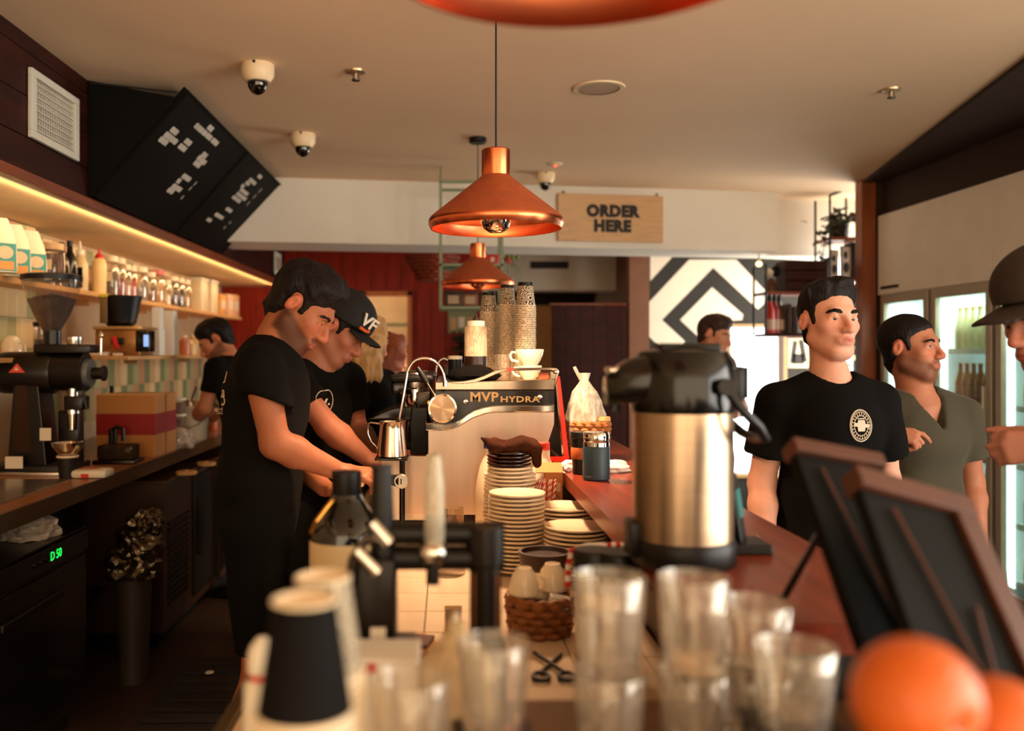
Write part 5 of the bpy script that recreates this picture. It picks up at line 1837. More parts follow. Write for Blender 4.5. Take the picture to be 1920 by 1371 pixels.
def cap_hat(t, o, Rm, s, org, m, brimlen=0.075, brimw=0.072, tilt=-8, crown=0.016, zc=0.038):
    """baseball cap: crown with panels and button, brim"""
    F = Field(o - 0.2, o + 0.24, 0.005)
    L = lambda x, y, z: o + Rm @ (V3(x, y, z) * s)
    F.ell(L(0, -0.010, zc + 0.012), V3(0.075 + crown * 0.7, 0.097 + crown * 0.7, 0.086 + crown * 1.4) * s, Rm, 0.02)
    F.ell(L(0, 0.035, zc + 0.04), V3(0.066, 0.062, 0.062) * s, Rm, 0.03)
    F.ell(L(0, -0.01, zc + 0.012 + 0.086 + crown * 1.4), V3(0.008, 0.008, 0.005), Rm, 0.004)
    F.cut(L(0, 0.05, zc + 0.010), Rm @ V3(0, 0.10, -1))
    me, _ = F.mesh('crown', org)
    c = link('cap_crown', me, m, t)
    F = Field(o - 0.22, o + 0.27, 0.005)
    n = 14
    for i in range(n + 1):
        a = -1 + 2 * i / n
        x = brimw * a * 0.92
        ye = 0.088 + brimlen * math.sqrt(max(0, 1 - (a * 0.92) ** 2))
        drop = 0.022 * a * a
        z0 = zc + 0.012
        F.cone(L(x, 0.055, z0 - drop * 0.8), L(x, ye, z0 - drop - (ye - 0.07) * math.tan(R(-tilt))), 0.0055, 0.0042, 0.01)
    me, _ = F.mesh('brim', org)
    b = link('cap_brim', me, m, t)
    return c, b


# brown towel heaped on the dark plates (same solid-modelling helper)
def towel():
    F = Field((-0.12, -0.09, -0.06), (0.13, 0.09, 0.09), 0.0035)
    for j, y in enumerate((-0.042, -0.014, 0.014, 0.042)):
        w_ = 0.006 * math.sin(j * 2.1)
        F.cone((-0.078 + 0.012 * j, y * 0.6, 0.040 - 0.006 * j), (-0.040, y, 0.020 + w_), 0.004, 0.014, 0.012)
        F.cone((-0.045, y, 0.018), (-0.005, y, 0.010 - w_), 0.014, 0.012, 0.012)
        F.cone((-0.005, y, 0.012), (0.040, y, 0.022 + w_), 0.012, 0.016, 0.012)
        F.cone((0.040, y, 0.022 + w_), (0.072, y * 0.9, 0.010), 0.017, 0.018, 0.012)
        F.cone((0.072, y * 0.9, 0.008), (0.080, y * 0.8, -0.030 + 0.006 * j), 0.017, 0.012, 0.012)
    F.wrinkle(0.0022, 95, 12)
    F.cut((0, 0, -0.002), (0.0, 0, -1), near=(-0.03, 0, -0.03), rad=0.09)
    me, _ = F.mesh('towel')
    M_towel = mat('brown_towel', (66, 33, 17), 0.95, var=0.3, vscale=90, bump=0.9, bscale=420, spec=0.1)
    return tag(link('towel', me, M_towel, None, TOWEL_AT), 'crumpled brown terry towel lying on the dark plates', 'towel')


towel()
# ================================================================== the cast
Zr = V3(0, 0, 1)
# ---- barista with beard, nearest, looking down at the portafilter
d1 = 2.66
hR = frame(V3(0.76, -0.10, -0.64), V3(0.64, 0, 0.77))
ho = A3(568, 577, d1)
fr1 = frame(V3(0.97, 0.22, -0.12), V3(0.12, 0.0, 1))
nb = A3(521, 640, d1)
ch = A3(494, 748, d1)
pel = A3(482, 965, d1)
shR = A3(487, 690, d1 - 0.15)
shL = A3(520, 690, d1 + 0.18)
elR = A3(516, 832, d1 - 0.18)
wrR = A3(636, 884, d1 - 0.07)
elL = A3(545, 850, d1 + 0.20)
wrL = A3(608, 915, d1 + 0.06)
b1 = dict(label='bearded barista in a black tee bending over a portafilter', head=ho, headR=hR, neck=nb, chest=ch, pelvis=pel, frame=fr1,
          sh=[shR, shL], el=[elR, elL], wr=[wrR, wrL],
          hands=[(wrR, V3(0.93, 0.05, -0.12), V3(0.1, -0.35, 0.95), V3(0.1, 0.92, 0.3), [(18, 40, 30), (22, 45, 30), (25, 45, 30), (28, 45, 30)], dict(thumb=(0.8, 0.45, -0.5))),
                 (wrL, V3(0.9, -0.25, -0.2), V3(0.1, 0.3, 0.95), V3(0.2, -0.9, 0.3), [(35, 45, 30)] * 4, {})],
          sl=[shR + (elR - shR) * 0.42, shL + (elL - shL) * 0.45], sltilt=(-0.05, 0, 0.0), slr=0.069, beard=0.86, lid=0.007, brow=1.35,
          hem=V3(0, 0, 0.86), fat=0.0, bulk=1.0, legs=True, trouser_hem=0.585, seed=4, wr_amp=0.003, skin=(154, 92, 60),
          look=(0, 0.8, -0.6), h=0.0040, nk=0.98)
tb1 = person(b1)
hair_short(tb1, ho, hR, 1.0, b1['base'], M_hair, h=0.0045, thick=0.020, quiff=0.010, line=(0.086, 0.062, 0.004, -0.02), nape=-0.060, seed=2, sides=0.7)
# bare calves below the shorts
F = Field(V3(pel[0] - 0.4, pel[1] - 0.4, 0), V3(pel[0] + 0.4, pel[1] + 0.4, 0.75), 0.008)
for q in (-1, 1):
    hp = pel + fr1 @ V3(0.09 * q, 0, -0.03)
    kn_ = V3(hp[0], hp[1], 0.50) + fr1 @ V3(0.015 * q, 0.02, 0)
    an = V3(kn_[0], kn_[1], 0.09) + fr1 @ V3(0.0, -0.03, 0)
    F.cone(hp * 0.4 + kn_ * 0.6, kn_, 0.06, 0.055, 0.02)
    F.cone(kn_, kn_ * 0.65 + an * 0.35 + fr1 @ V3(0, -0.02, 0), 0.052, 0.055, 0.03)
    F.cone(kn_ * 0.65 + an * 0.35 + fr1 @ V3(0, -0.02, 0), an, 0.053, 0.034, 0.03)
me, P = F.mesh('calves', b1['base'])
color_body(me, P, ho, hR, 1.0, (170, 96, 58))
link('legs', me, M_skin, tb1)
# vertical lettering down the back of the tee
M_teeink = mat('tee_print', (206, 190, 166), 0.7)
for (cx, cy, ch_, sz) in ((417, 706, 'J', 0.035), (416, 735, 'a', 0.04), (413, 752, 'O', 0.04), (408, 771, 'a!', 0.03)):
    v = W(cx, cy, 2.60)
    o = lettering('back_print', ch_, sz, M_teeink, tb1, T(0, 0, 0), ext=0.0008, offset=0.0008)
    o.matrix_basis = T(v.x - b1['base'][0] + 0.008, v.y - b1['base'][1], v.z) @ RX(90)
    stick_on(o, b1['teeobj'])

# ---- barista with a cap, behind
d2 = 3.20
hR2 = frame(V3(0.80, -0.16, -0.58), V3(0.58, 0, 0.8))
ho2 = A3(636, 618, d2)
fr2_ = frame(V3(0.86, -0.48, -0.10), V3(0.10, 0, 1))
nb2, ch2, pel2 = A3(590, 682, d2), A3(585, 778, d2), A3(562, 940, d2)
shR2, shL2 = nb2 + fr2_ @ V3(0.17, 0.02, -0.045), nb2 + fr2_ @ V3(-0.17, 0.03, -0.045)
elR2 = A3(615, 800, d2 - 0.20)
wrR2 = A3(690, 862, d2 - 0.16)
b2s = dict(label='barista in black cap and black tee working behind the bearded one', head=ho2, headR=hR2, neck=nb2, chest=ch2, pelvis=pel2, frame=fr2_,
           sh=[shR2, shL2], el=[elR2, A3(668, 805, d2 + 0.16)], wr=[wrR2, A3(712, 850, d2 + 0.02)],
           hands=[(wrR2, V3(0.9, 0.1, -0.2), V3(0.1, -0.3, 0.95), V3(0.1, 0.9, 0.3), [(30, 40, 30)] * 4, {}), (A3(712, 850, d2 + 0.02), V3(0.9, -0.1, -0.2), V3(0.1, 0.3, 0.95), V3(0.1, -0.9, 0.3), [(30, 40, 30)] * 4, {})],
           sl=[shR2 + (elR2 - shR2) * 0.62, shL2 + (A3(668, 805, d2 + 0.16) - shL2) * 0.6], slr=0.072, hem=V3(0, 0, 0.88), seed=8, lid=0.006, skin=(158, 98, 72), look=(0, 0.8, -0.6), fat=-0.005, s=0.98)
tb2 = person(b2s)
hair_short(tb2, ho2, hR2, 0.98, b2s['base'], M_hair, thick=0.008, line=(0.06, 0.03, 0.000, -0.02), seed=3)
cr, br = cap_hat(tb2, ho2, hR2, 0.98, b2s['base'], M_capm, brimlen=0.070, tilt=-4, crown=0.020, zc=0.030)
M_capw = mat('cap_thread', (214, 206, 196), 0.8)
lp = Vector(ho2 + hR2 @ V3(0.052, 0.088, 0.082) - b2s['base'])
Mf = Matrix([[*(hR2[i] @ np.array([[-0.62, 0, 0.78], [0.78, 0.0, 0.62], [0, 1, 0]]))] + [lp[i]] for i in range(3)] + [[0, 0, 0, 1]])
lettering('cap_letters', 'VF', 0.058, M_capw, cr, Mf, ext=0.004, offset=0.0014)
MB().tube([lp + Vector(hR2 @ V3(0.030, -0.012, -0.030)), lp + Vector(hR2 @ V3(0.012, 0.010, -0.030)), lp + Vector(hR2 @ V3(-0.004, 0.016, -0.026))], 0.006, 6).build('cap_stitch', mat('cap_orange', (196, 84, 30), 0.8), cr)
# round badge on his chest
bc_ = W(611, 752, d2 - 0.125)
Mb = T(bc_.x - b2s['base'][0], bc_.y - b2s['base'][1], bc_.z) @ RZ(32) @ RX(90)
rg = MB()
rg.tube([(0.030 * math.cos(a) * 0.8, 0.038 * math.sin(a), 0) for a in [i * PI / 16 for i in range(32)]], 0.0013, 5, closed=True)
o = rg.build('chest_badge', M_teeink, tb2)
o.matrix_basis = Mb
stick_on(o, b2s['teeobj'])
o = lettering('badge_letter', 'y.', 0.045, M_teeink, tb2, T(0, 0, 0), ext=0.001, offset=0.0008)
o.matrix_basis = Mb
stick_on(o, b2s['teeobj'])

# ---- young man in black tee with round emblem
dA = 2.85
hRA = frame(V3(0.20, -0.975, 0.06), V3(0.02, 0.06, 1))
hoA = A3(1553, 603, dA)
frA = frame(V3(0.10, -0.99, 0), Zr)
nbA, chA, peA = A3(1555, 700, dA), A3(1553, 812, dA), A3(1548, 1075, dA)
shA = [nbA + frA @ V3(-0.175, 0.0, -0.050), nbA + frA @ V3(0.175, 0.0, -0.050)]
# right hand side of the frame is the man's left: frame right = cross(fwd, up)
shA = [A3(1456, 758, dA), A3(1645, 755, dA)]
elA = [A3(1428, 905, dA + 0.02), A3(1662, 900, dA + 0.06)]
wrA = [A3(1436, 1060, dA - 0.08), A3(1655, 1050, dA - 0.02)]
gA = dict(label='young man in a black tee with round chest emblem facing the counter', head=hoA, headR=hRA, neck=nbA, chest=chA, pelvis=peA, frame=frA,
          sh=shA, el=elA, wr=wrA, hands=[(wrA[0], V3(0.05, -0.2, -1), V3(-1, 0, 0), V3(0, -1, 0), [(15, 20, 15)] * 4, {}), (wrA[1], V3(0.0, -0.2, -1), V3(1, 0, 0), V3(0, -1, 0), [(15, 20, 15)] * 4, {})],
          sl=[shA[0] + (elA[0] - shA[0]) * 0.66, shA[1] + (elA[1] - shA[1]) * 0.66], slr=0.076, hem=V3(0, 0, 0.70), seed=11, lid=0.0060, brow=1.5, skin=(214, 156, 130), look=(0.1, 0.95, -0.15), nk=0.84, h=0.0042)
tA = person(gA)
hair_short(tA, hoA, hRA, 1.0, gA['base'], M_hair, h=0.0045, thick=0.012, quiff=0.022, line=(0.080, 0.082, 0.004, -0.005), nape=-0.055, seed=5, sides=0.35)
pA = W(1612, 798, dA - 0.118)
MbA = T(pA.x - gA['base'][0], pA.y - gA['base'][1], pA.z) @ RZ(14) @ RX(90)
em = MB()
for (r, th) in ((0.047, 0.0022), (0.041, 0.0012), (0.030, 0.0014)):
    em.tube([(r * 0.80 * math.cos(a), r * math.sin(a), 0) for a in [i * PI / 20 for i in range(40)]], th, 5, closed=True)
for k in range(22):
    a = 2 * PI * k / 22
    em.cyl((0.032 * 0.8 * math.cos(a), 0.032 * math.sin(a), 0), (0.039 * 0.8 * math.cos(a), 0.039 * math.sin(a), 0), 0.0016, seg=5)
em.prism([(-0.011, -0.017), (0.012, -0.017), (0.016, 0.0), (0.013, 0.017), (-0.011, 0.017), (-0.014, 0.0)], 0.001)
em.box(-0.012, 0.013, 0.0195, 0.0225, -0.001, 0.001)
em.box(-0.026, 0.028, -0.004, 0.007, -0.001, 0.002, 0.0, RZ(-6))
o = em.build('chest_emblem', M_teeink, tA)
o.matrix_basis = MbA
stick_on(o, gA['teeobj'])

# ---- man in olive V-neck tee pointing with one hand
dB = 3.30
hRB = frame(V3(0.66, -0.74, 0.02), V3(0.0, 0.0, 1))
hoB = A3(1706, 652, dB)
frB = frame(V3(0.28, -0.96, 0), Zr)
nbB, chB, peB = A3(1714, 726, dB), A3(1728, 828, dB), A3(1735, 1060, dB)
shB = [A3(1644, 780, dB - 0.02), A3(1806, 778, dB)]
elB = [A3(1608, 870, dB - 0.02), A3(1822, 905, dB + 0.04)]
wrB = [A3(1664, 812, dB - 0.30), A3(1836, 1020, dB - 0.05)]
gB = dict(label='man in an olive V-neck tee pointing, in front of the drinks fridges', head=hoB, headR=hRB, neck=nbB, chest=chB, pelvis=peB, frame=frB,
          sh=shB, el=elB, wr=wrB,
          hands=[(wrB[0], V3(0.93, -0.25, -0.12), V3(0.05, -0.55, 0.83), V3(0.25, 0.75, 0.55), [(12, 26, 10), (45, 80, 45), (52, 85, 50), (58, 85, 50)], dict(thumb=(0.8, 0.3, -0.5))),
                 (wrB[1], V3(0.1, -0.1, -1), V3(1, 0, 0), V3(0, -1, 0), [(15, 20, 15)] * 4, {})],
          sl=[shB[0] + (elB[0] - shB[0]) * 0.8, shB[1] + (elB[1] - shB[1]) * 0.62], slr=0.070, hem=V3(0, 0, 0.72), seed=17, beard=0.6, lid=0.002, brow=1.25, tee=M_olive, vneck=True,
          skin=(168, 108, 80), look=(0.25, 0.95, 0.1), nk=0.86, h=0.0042)
tB = person(gB)
hair_short(tB, hoB, hRB, 1.0, gB['base'], M_hair, h=0.0045, thick=0.007, line=(0.082, 0.076, 0.004, -0.005), nape=-0.058, seed=7, rough_=0.0006)
pk = W(1775, 790, dB - 0.13)

# ---- man in a dark cap at the right edge
dC = 2.0
hRC = frame(V3(-0.93, -0.18, -0.30), V3(-0.28, 0, 0.95))
hoC = A3(1968, 590, dC)
frC = frame(V3(-0.95, 0.30, 0), Zr)
nbC, chC, peC = A3(2050, 705, dC), A3(2130, 815, dC), A3(2140, 1035, dC)
shC = [nbC + frC @ V3(0.17, 0, -0.05), nbC + frC @ V3(-0.17, 0, -0.05)]
elC = [A3(2050, 868, dC + 0.28), A3(2110, 890, dC - 0.22)]
wrC = [A3(2010, 838, dC - 0.02), A3(1972, 832, dC - 0.10)]
gC = dict(label='man in a dark cap with folded arms at the right edge', head=hoC, headR=hRC, neck=nbC, chest=chC, pelvis=peC, frame=frC, sh=shC, el=elC, wr=wrC,
          hands=[(wrC[0], V3(0.3, -0.9, -0.1), V3(-0.9, -0.3, 0.2), V3(0, 0, 1), [(20, 30, 20)] * 4, {}), (wrC[1], V3(-0.85, 0.35, -0.15), V3(-0.3, -0.9, 0.2), V3(0, 0, 1), [(50, 65, 45)] * 4, dict(thumb=(0.9, 0.3, -0.4)))],
          sl=[shC[0] + (elC[0] - shC[0]) * 0.6, shC[1] + (elC[1] - shC[1]) * 0.6], slr=0.074, hem=V3(0, 0, 1.09), seed=23, skin=(170, 116, 98), look=(0, 0.9, -0.3), h=0.006, lid=0.003)
tC = person(gC)
hair_short(tC, hoC, hRC, 1.0, gC['base'], M_hair, thick=0.006, line=(0.06, 0.03, 0.000, -0.02), seed=9)
cap_hat(tC, hoC, hRC, 1.0, gC['base'], mat('cap_brown', (40, 28, 20), 0.8), brimlen=0.085, tilt=-10, crown=0.020)
band = MB()
band.lathe([(0.150, 0), (0.153, 0.005), (0.153, 0.045), (0.150, 0.05)], 40, None, False, False, sx=1.0, sy=0.86)
o = band.build('waistband', mat('band_white', (206, 198, 190), 0.7), tC)
o.location = (0, 0, 1.125)
o.rotation_euler = (0, 0, math.atan2(frC[1, 1], frC[0, 1]) + PI / 2)
lettering('band_print', 'SIGN', 0.04, M_ink, tC, T(-0.142, -0.05, 1.15) @ RZ(-68) @ RX(90), ext=0.004, offset=0.001)

# ---- man with headset and phone by the bright doorway
dD = 5.6
hRD = frame(V3(0.75, -0.6, -0.25), V3(0.2, 0, 1))
hoD = A3(1340, 629, dD)
frD = frame(V3(0.6, -0.8, 0), Zr)
nbD, chD, peD = A3(1330, 672, dD), A3(1328, 725, dD), A3(1328, 855, dD)
shD = [nbD + frD @ V3(0.16, 0, -0.05), nbD + frD @ V3(-0.16, 0, -0.05)]
wD = A3(1376, 778, dD - 0.25)
gD = dict(label='man with short dark hair looking at a phone before the bright doorway', head=hoD, headR=hRD, neck=nbD, chest=chD, pelvis=peD, frame=frD, sh=shD,
          el=[shD[0] + V3(-0.02, -0.05, -0.26), shD[1] + V3(0.06, -0.12, -0.25)], wr=[shD[0] + V3(0.05, -0.2, -0.3), wD],
          hands=[(wD, V3(0.3, 0, 0.95), V3(0.9, 0, -0.3), V3(0, -1, 0), [(30, 40, 30)] * 4, {})],
          sl=[shD[0] + V3(-0.01, -0.03, -0.15), shD[1] + V3(0.04, -0.07, -0.15)], hem=V3(0, 0, 0.72), h=0.008, hs=0.012, tee=mat('tee_grey', (96, 90, 84), 0.85), seed=31)
tD = person(gD)
hair_short(tD, hoD, hRD, 1.0, gD['base'], mat('hair_brown', (52, 28, 18), 0.6), h=0.007, thick=0.014, quiff=0.012, seed=13)
ph = thing('phone', 'dark phone held up beside the airpot lid', 'phone', tuple(wD + V3(0.045, -0.02, 0.10)))
MB().box(-0.030, 0.030, -0.005, 0.005, 0, 0.18, 0.004).build('case', M_blackplastic, ph)
MB().box(-0.027, 0.027, 0.005, 0.0058, 0.006, 0.174).build('screen', M_blackgloss, ph, 0)

# ---- man working at the left shelf, far back
dE = 5.4
hRE = frame(V3(-0.80, -0.22, -0.55), V3(-0.55, 0, 0.83))
hoE = A3(404, 640, dE)
frE = frame(V3(-0.85, 0.3, -0.2), V3(-0.2, 0, 1))
nbE, chE, peE = A3(428, 672, dE), A3(448, 725, dE), A3(466, 850, dE)
gE = dict(label='dark-haired man stooping at the jar shelf behind the baristas', head=hoE, headR=hRE, neck=nbE, chest=chE, pelvis=peE, frame=frE,
          sh=[nbE + frE @ V3(0.16, 0, -0.05), nbE + frE @ V3(-0.16, 0, -0.05)], el=[nbE + frE @ V3(0.2, 0.1, -0.26), nbE + frE @ V3(-0.2, 0.1, -0.26)],
          wr=[nbE + frE @ V3(0.12, 0.28, -0.33), nbE + frE @ V3(-0.12, 0.28, -0.33)], hands=[(nbE + frE @ V3(-0.12, 0.28, -0.33), frE @ V3(0.1, 1, -0.1), V3(0, 0, 1), frE @ V3(1, 0, 0), [(20, 30, 20)] * 4, {})],
          sl=[nbE + frE @ V3(0.18, 0.05, -0.18), nbE + frE @ V3(-0.18, 0.05, -0.18)], hem=V3(0, 0, 0.8), h=0.008, hs=0.012, beard=0.7, seed=41, skin=(186, 118, 84))
tE = person(gE)
hair_short(tE, hoE, hRE, 1.0, gE['base'], M_hair, h=0.007, thick=0.020, quiff=0.01, seed=14)


# ---- two women further back
def long_hair(t, o, Rm, s, org, m, length, seed, h=0.008):
    F = Field(o - V3(0.22, 0.22, length + 0.1), o + V3(0.22, 0.22, 0.18), h)
    L = lambda x, y, z: o + Rm @ (V3(x, y, z) * s)
    F.ell(L(0, -0.016, 0.038), V3(0.082, 0.102, 0.090) * s, Rm, 0.02)
    rl = random.Random(seed)
    for i in range(24):
        a = R(-40 + 260 * i / 23)
        x, y = 0.080 * math.cos(a - R(0)), -0.020 - 0.080 * math.sin(a)
        p0 = L(x, y, 0.02)
        p1 = L(x * 1.05, y, -0.06)
        p2 = p1 + V3(rl.uniform(-0.012, 0.012), rl.uniform(-0.012, 0.012), -length + 0.08 + rl.uniform(-0.03, 0.03))
        F.cone(L(x * 0.55, y * 0.7, 0.115), p0, 0.014, 0.019, 0.004)
        F.cone(p0, p1, 0.019, 0.017, 0.004)
        F.cone(p1, p2, 0.017, 0.006, 0.004)
    F.wrinkle(0.0045, 85, seed)
    F.ell(L(0, 0.10, -0.02), V3(0.062, 0.075, 0.088) * s, Rm, 0.01, 'sub')
    me, _ = F.mesh('hair', org)
    return link('hair', me, m, t)


M_blonde = mat('hair_blonde', (190, 142, 84), 0.5, var=0.3, vscale=60, stretch=(1, 1, 0.2), bump=0.4, bscale=150)
M_ginger = mat('hair_ginger', (128, 58, 22), 0.6, var=0.3, vscale=60, stretch=(1, 1, 0.2), bump=0.4, bscale=150)
dF = 3.95
hRF = frame(V3(0.75, 0.60, -0.25), V3(0, 0, 1))
hoF = A3(690, 642, dF)
frF = frame(V3(0.8, -0.6, 0), Zr)
nbF, chF, peF = A3(684, 697, dF), A3(680, 765, dF), A3(676, 900, dF)
shF = [nbF + frF @ V3(0.14, 0, -0.05), nbF + frF @ V3(-0.14, 0, -0.05)]
gF = dict(label='woman with long blonde hair and black top behind the capped barista', head=hoF, headR=hRF, neck=nbF, chest=chF, pelvis=peF, frame=frF, sh=shF,
          el=[shF[0] + V3(0.02, -0.03, -0.25), shF[1] + V3(0.08, 0.03, -0.24)], wr=[shF[0] + V3(0.18, 0.0, -0.30), shF[1] + V3(0.24, 0.0, -0.22)], hands=[],
          sl=[shF[0] + V3(0.01, -0.02, -0.17), shF[1] + V3(0.05, 0.02, -0.16)], hem=V3(0, 0, 0.75), h=0.008, hs=0.011, s=0.92, seed=51)
tF = person(gF)
long_hair(tF, hoF, hRF, 0.95, gF['base'], M_blonde, 0.34, 3)
dG = 4.7
hRG = frame(V3(0.75, 0.6, -0.25), V3(0, 0, 1))
hoG = A3(733, 668, dG)
frG = frame(V3(0.8, 0.4, 0), Zr)
nbG, chG, peG = A3(730, 712, dG), A3(728, 770, dG), A3(726, 880, dG)
shG = [nbG + frG @ V3(0.14, 0, -0.05), nbG + frG @ V3(-0.14, 0, -0.05)]
gG = dict(label='woman with ginger hair and bare arms far behind the steam wand', head=hoG, headR=hRG, neck=nbG, chest=chG, pelvis=peG, frame=frG, sh=shG,
          el=[A3(716, 800, dG - 0.2), A3(745, 790, dG + 0.1)], wr=[A3(760, 778, dG - 0.25), A3(772, 775, dG)], hands=[(A3(760, 778, dG - 0.25), V3(0.9, 0, 0.2), V3(0, -0.3, 0.9), V3(0, 1, 0), [(20, 30, 20)] * 4, {})],
          sl=None, hem=V3(0, 0, 0.75), h=0.008, hs=0.012, s=0.9, seed=61, skin=(206, 130, 90), tee=mat('top_rust', (140, 66, 36), 0.8))
tG = person(gG)
long_hair(tG, hoG, hRG, 0.92, gG['base'], M_ginger, 0.26, 5)
# ================================================================== left worktop and shelves
M_glass = clear_mat('clear_glass', (240, 232, 220), 0.02, fac=0.04)
M_amberglass = clear_mat('hopper_glass', (236, 224, 206), 0.03, fac=0.05, tint=(244, 234, 220), gmax=0.3)
M_beans = mat('coffee_beans', (44, 18, 8), 0.45, spec=0.3, var=0.6, vscale=140, bump=1.0, bscale=160)
M_gblack = mat('grinder_black', (17, 13, 10), 0.32, var=0.2, bump=0.03, bscale=400)

GD = 3.9
gx = W(86, 0, GD).x
gz = lambda py: EYE - (py - VY) * GD / FPX - CT
gp = lambda px: W(px, 0, GD).x - gx
g = thing('coffee_grinder', 'large black coffee grinder with a glass hopper of beans', 'coffee grinder', (gx, GD, CT))
MB().box(gp(6), gp(150), -0.12, 0.12, 0.0, gz(868), 0.006).build('base', M_gblack, g)
MB().box(gp(-2), gp(146), -0.16, -0.05, gz(905) + 0.045, gz(886) + 0.02, 0.003).build('catch_tray', M_steel, g)
col = MB()
col.prism([(gp(28), gz(870)), (gp(100), gz(870)), (gp(92), gz(790)), (gp(84), gz(715)), (gp(40), gz(715))], 0.14, T(0, 0.07, 0) @ RX(90), 0.004)
col.build('column', M_gblack, g, 0)
MB().prism([(gp(38), gz(845)), (gp(73), gz(845)), (gp(66), gz(722)), (gp(44), gz(722))], 0.004, T(0, -0.069, 0) @ RX(90)).build('column_plate', mat('grinder_bronze', (58, 38, 22), 0.4, 0.6), g, 0)
MB().box(gp(36), gp(68), -0.126, -0.120, gz(872) , gz(850), 0.001).build('sticker', M_whiteplastic, g, 0)
for x in (43, 57):
    MB().lathe([(0.0045, 0), (0.0045, 0.003), (0, 0.004)], 12, T(gp(x), -0.12, gz(880)) @ RX(90)).build('button', M_whiteplastic, g)
# horizontal motor body along x
MB().lathe([(0, gp(-6)), (0.075, gp(-4)), (0.088, gp(6)), (0.090, gp(20)), (0.090, gp(100)), (0.086, gp(106))], 40, T(0, 0, gz(699)) @ RY(90)).build('motor_body', M_gblack, g)
MB().lathe([(0.080, gp(104)), (0.082, gp(108)), (0.082, gp(156)), (0.085, gp(162)), (0.0, gp(164))], 40, T(0, 0, gz(697)) @ RY(90)).build('burr_housing', M_gblack, g)
MB().lathe([(0.060, gp(160)), (0.063, gp(164)), (0.060, gp(172)), (0.030, gp(174)), (0, gp(174))], 36, T(0, 0, gz(699)) @ RY(90)).build('dial_ring', mat('dial_grey', (110, 112, 112), 0.4, 0.3), g)
MB().lathe([(0.026, gp(170)), (0.026, gp(192)), (0.034, gp(193)), (0.034, gp(197)), (0, gp(198))], 28, T(0, 0, gz(700)) @ RY(90)).build('adjust_knob', M_gblack, g)
tri = MB().prism([(gp(35), gz(698)), (gp(65), gz(698)), (gp(51), gz(681))], 0.002, T(0, -0.0895, 0) @ RX(90)).build('badge', mat('badge_red', (216, 74, 50), 0.5), g, 0)
for k in range(5):
    MB().cyl((gp(50) , -0.0925, gz(694)), (gp(50) + 0.012 * math.cos(PI * (k + 0.5) / 5), -0.0925, gz(694) + 0.012 * math.sin(PI * (k + 0.5) / 5) * 1.2), 0.0012, seg=5).build('badge_ray', M_whiteplastic, tri)
# throat and hopper
MB().box(gp(78), gp(110), -0.035, 0.035, gz(660), gz(645), 0.004).build('throat_plate', M_gblack, g)
MB().box(gp(74), gp(176), -0.06, 0.06, gz(662), gz(646), 0.004).build('tray_lid', M_gblack, g)
MB().lathe([(0.036, gz(660)), (0.037, gz(620)), (0.0, gz(618))], 28, T(gp(98), 0, 0)).build('throat', M_gblack, g)
hp = [(0.036, gz(622)), (0.050, gz(610)), (0.075, gz(590)), (0.098, gz(565)), (0.114, gz(542)), (0.121, gz(528)), (0.122, gz(524))]
MB().lathe(hp, 48, T(gp(97), 0, 0), False, False).build('hopper', M_amberglass, g)
bn = MB().lathe([(0.0, gz(621)), (0.035, gz(620)), (0.048, gz(610)), (0.073, gz(590)), (0.095, gz(566)), (0.098, gz(563)), (0.06, gz(556)), (0.0, gz(552))], 48, T(gp(97), 0, 0)).build('beans', M_beans, g)
rbn = random.Random(4)
bme = MB().ell((0, 0, 0), (0.0055, 0.004, 0.0035), 1).mesh('bean')
bme.materials.append(M_beans)
for k in range(150):
    a = rbn.uniform(0, 2 * PI)
    rr = 0.096 * math.sqrt(rbn.random())
    zt = gz(563) + (gz(552) - gz(563)) * (1 - rr / 0.098)
    o = link('bean', bme, None, bn, (gp(97) + rr * math.cos(a), rr * math.sin(a), zt + 0.002))
    o.rotation_euler = (rbn.uniform(0, 3), rbn.uniform(0, 3), rbn.uniform(0, 3))
MB().lathe([(0.119, gz(526)), (0.125, gz(526)), (0.125, gz(517)), (0.10, gz(514)), (0, gz(513))], 48, T(gp(97), 0, 0)).build('hopper_lid', M_blackplastic, g)
# dosing spout
MB().lathe([(0.030, gz(775)), (0.026, gz(760)), (0.022, gz(735)), (0.020, gz(722)), (0, gz(721))], 24, T(gp(140), -0.02, 0)).build('spout', M_chrome, g)
MB().box(gp(128), gp(162), -0.05, 0.04, gz(768), gz(742), 0.006).build('spout_clamp', M_gblack, g)
MB().cyl((gp(158), -0.02, gz(730)), (gp(166), -0.02, gz(768)), 0.006).build('shaker_lever', M_gblack, g)
MB().lathe([(0.020, gz(805)), (0.023, gz(770)), (0.022, gz(770)), (0.019, gz(803)), (0, gz(804))], 24, T(gp(140), -0.02, 0)).build('chute', M_chrome, g)
MB().box(gp(90), gp(111), -0.08, -0.078, gz(823), gz(800)).build('price_tag', M_whiteplastic, g, 0)
MB().box(gp(110), gp(148), -0.01, 0.06, gz(872), gz(770), 0.006).build('rear_post', M_gblack, g)

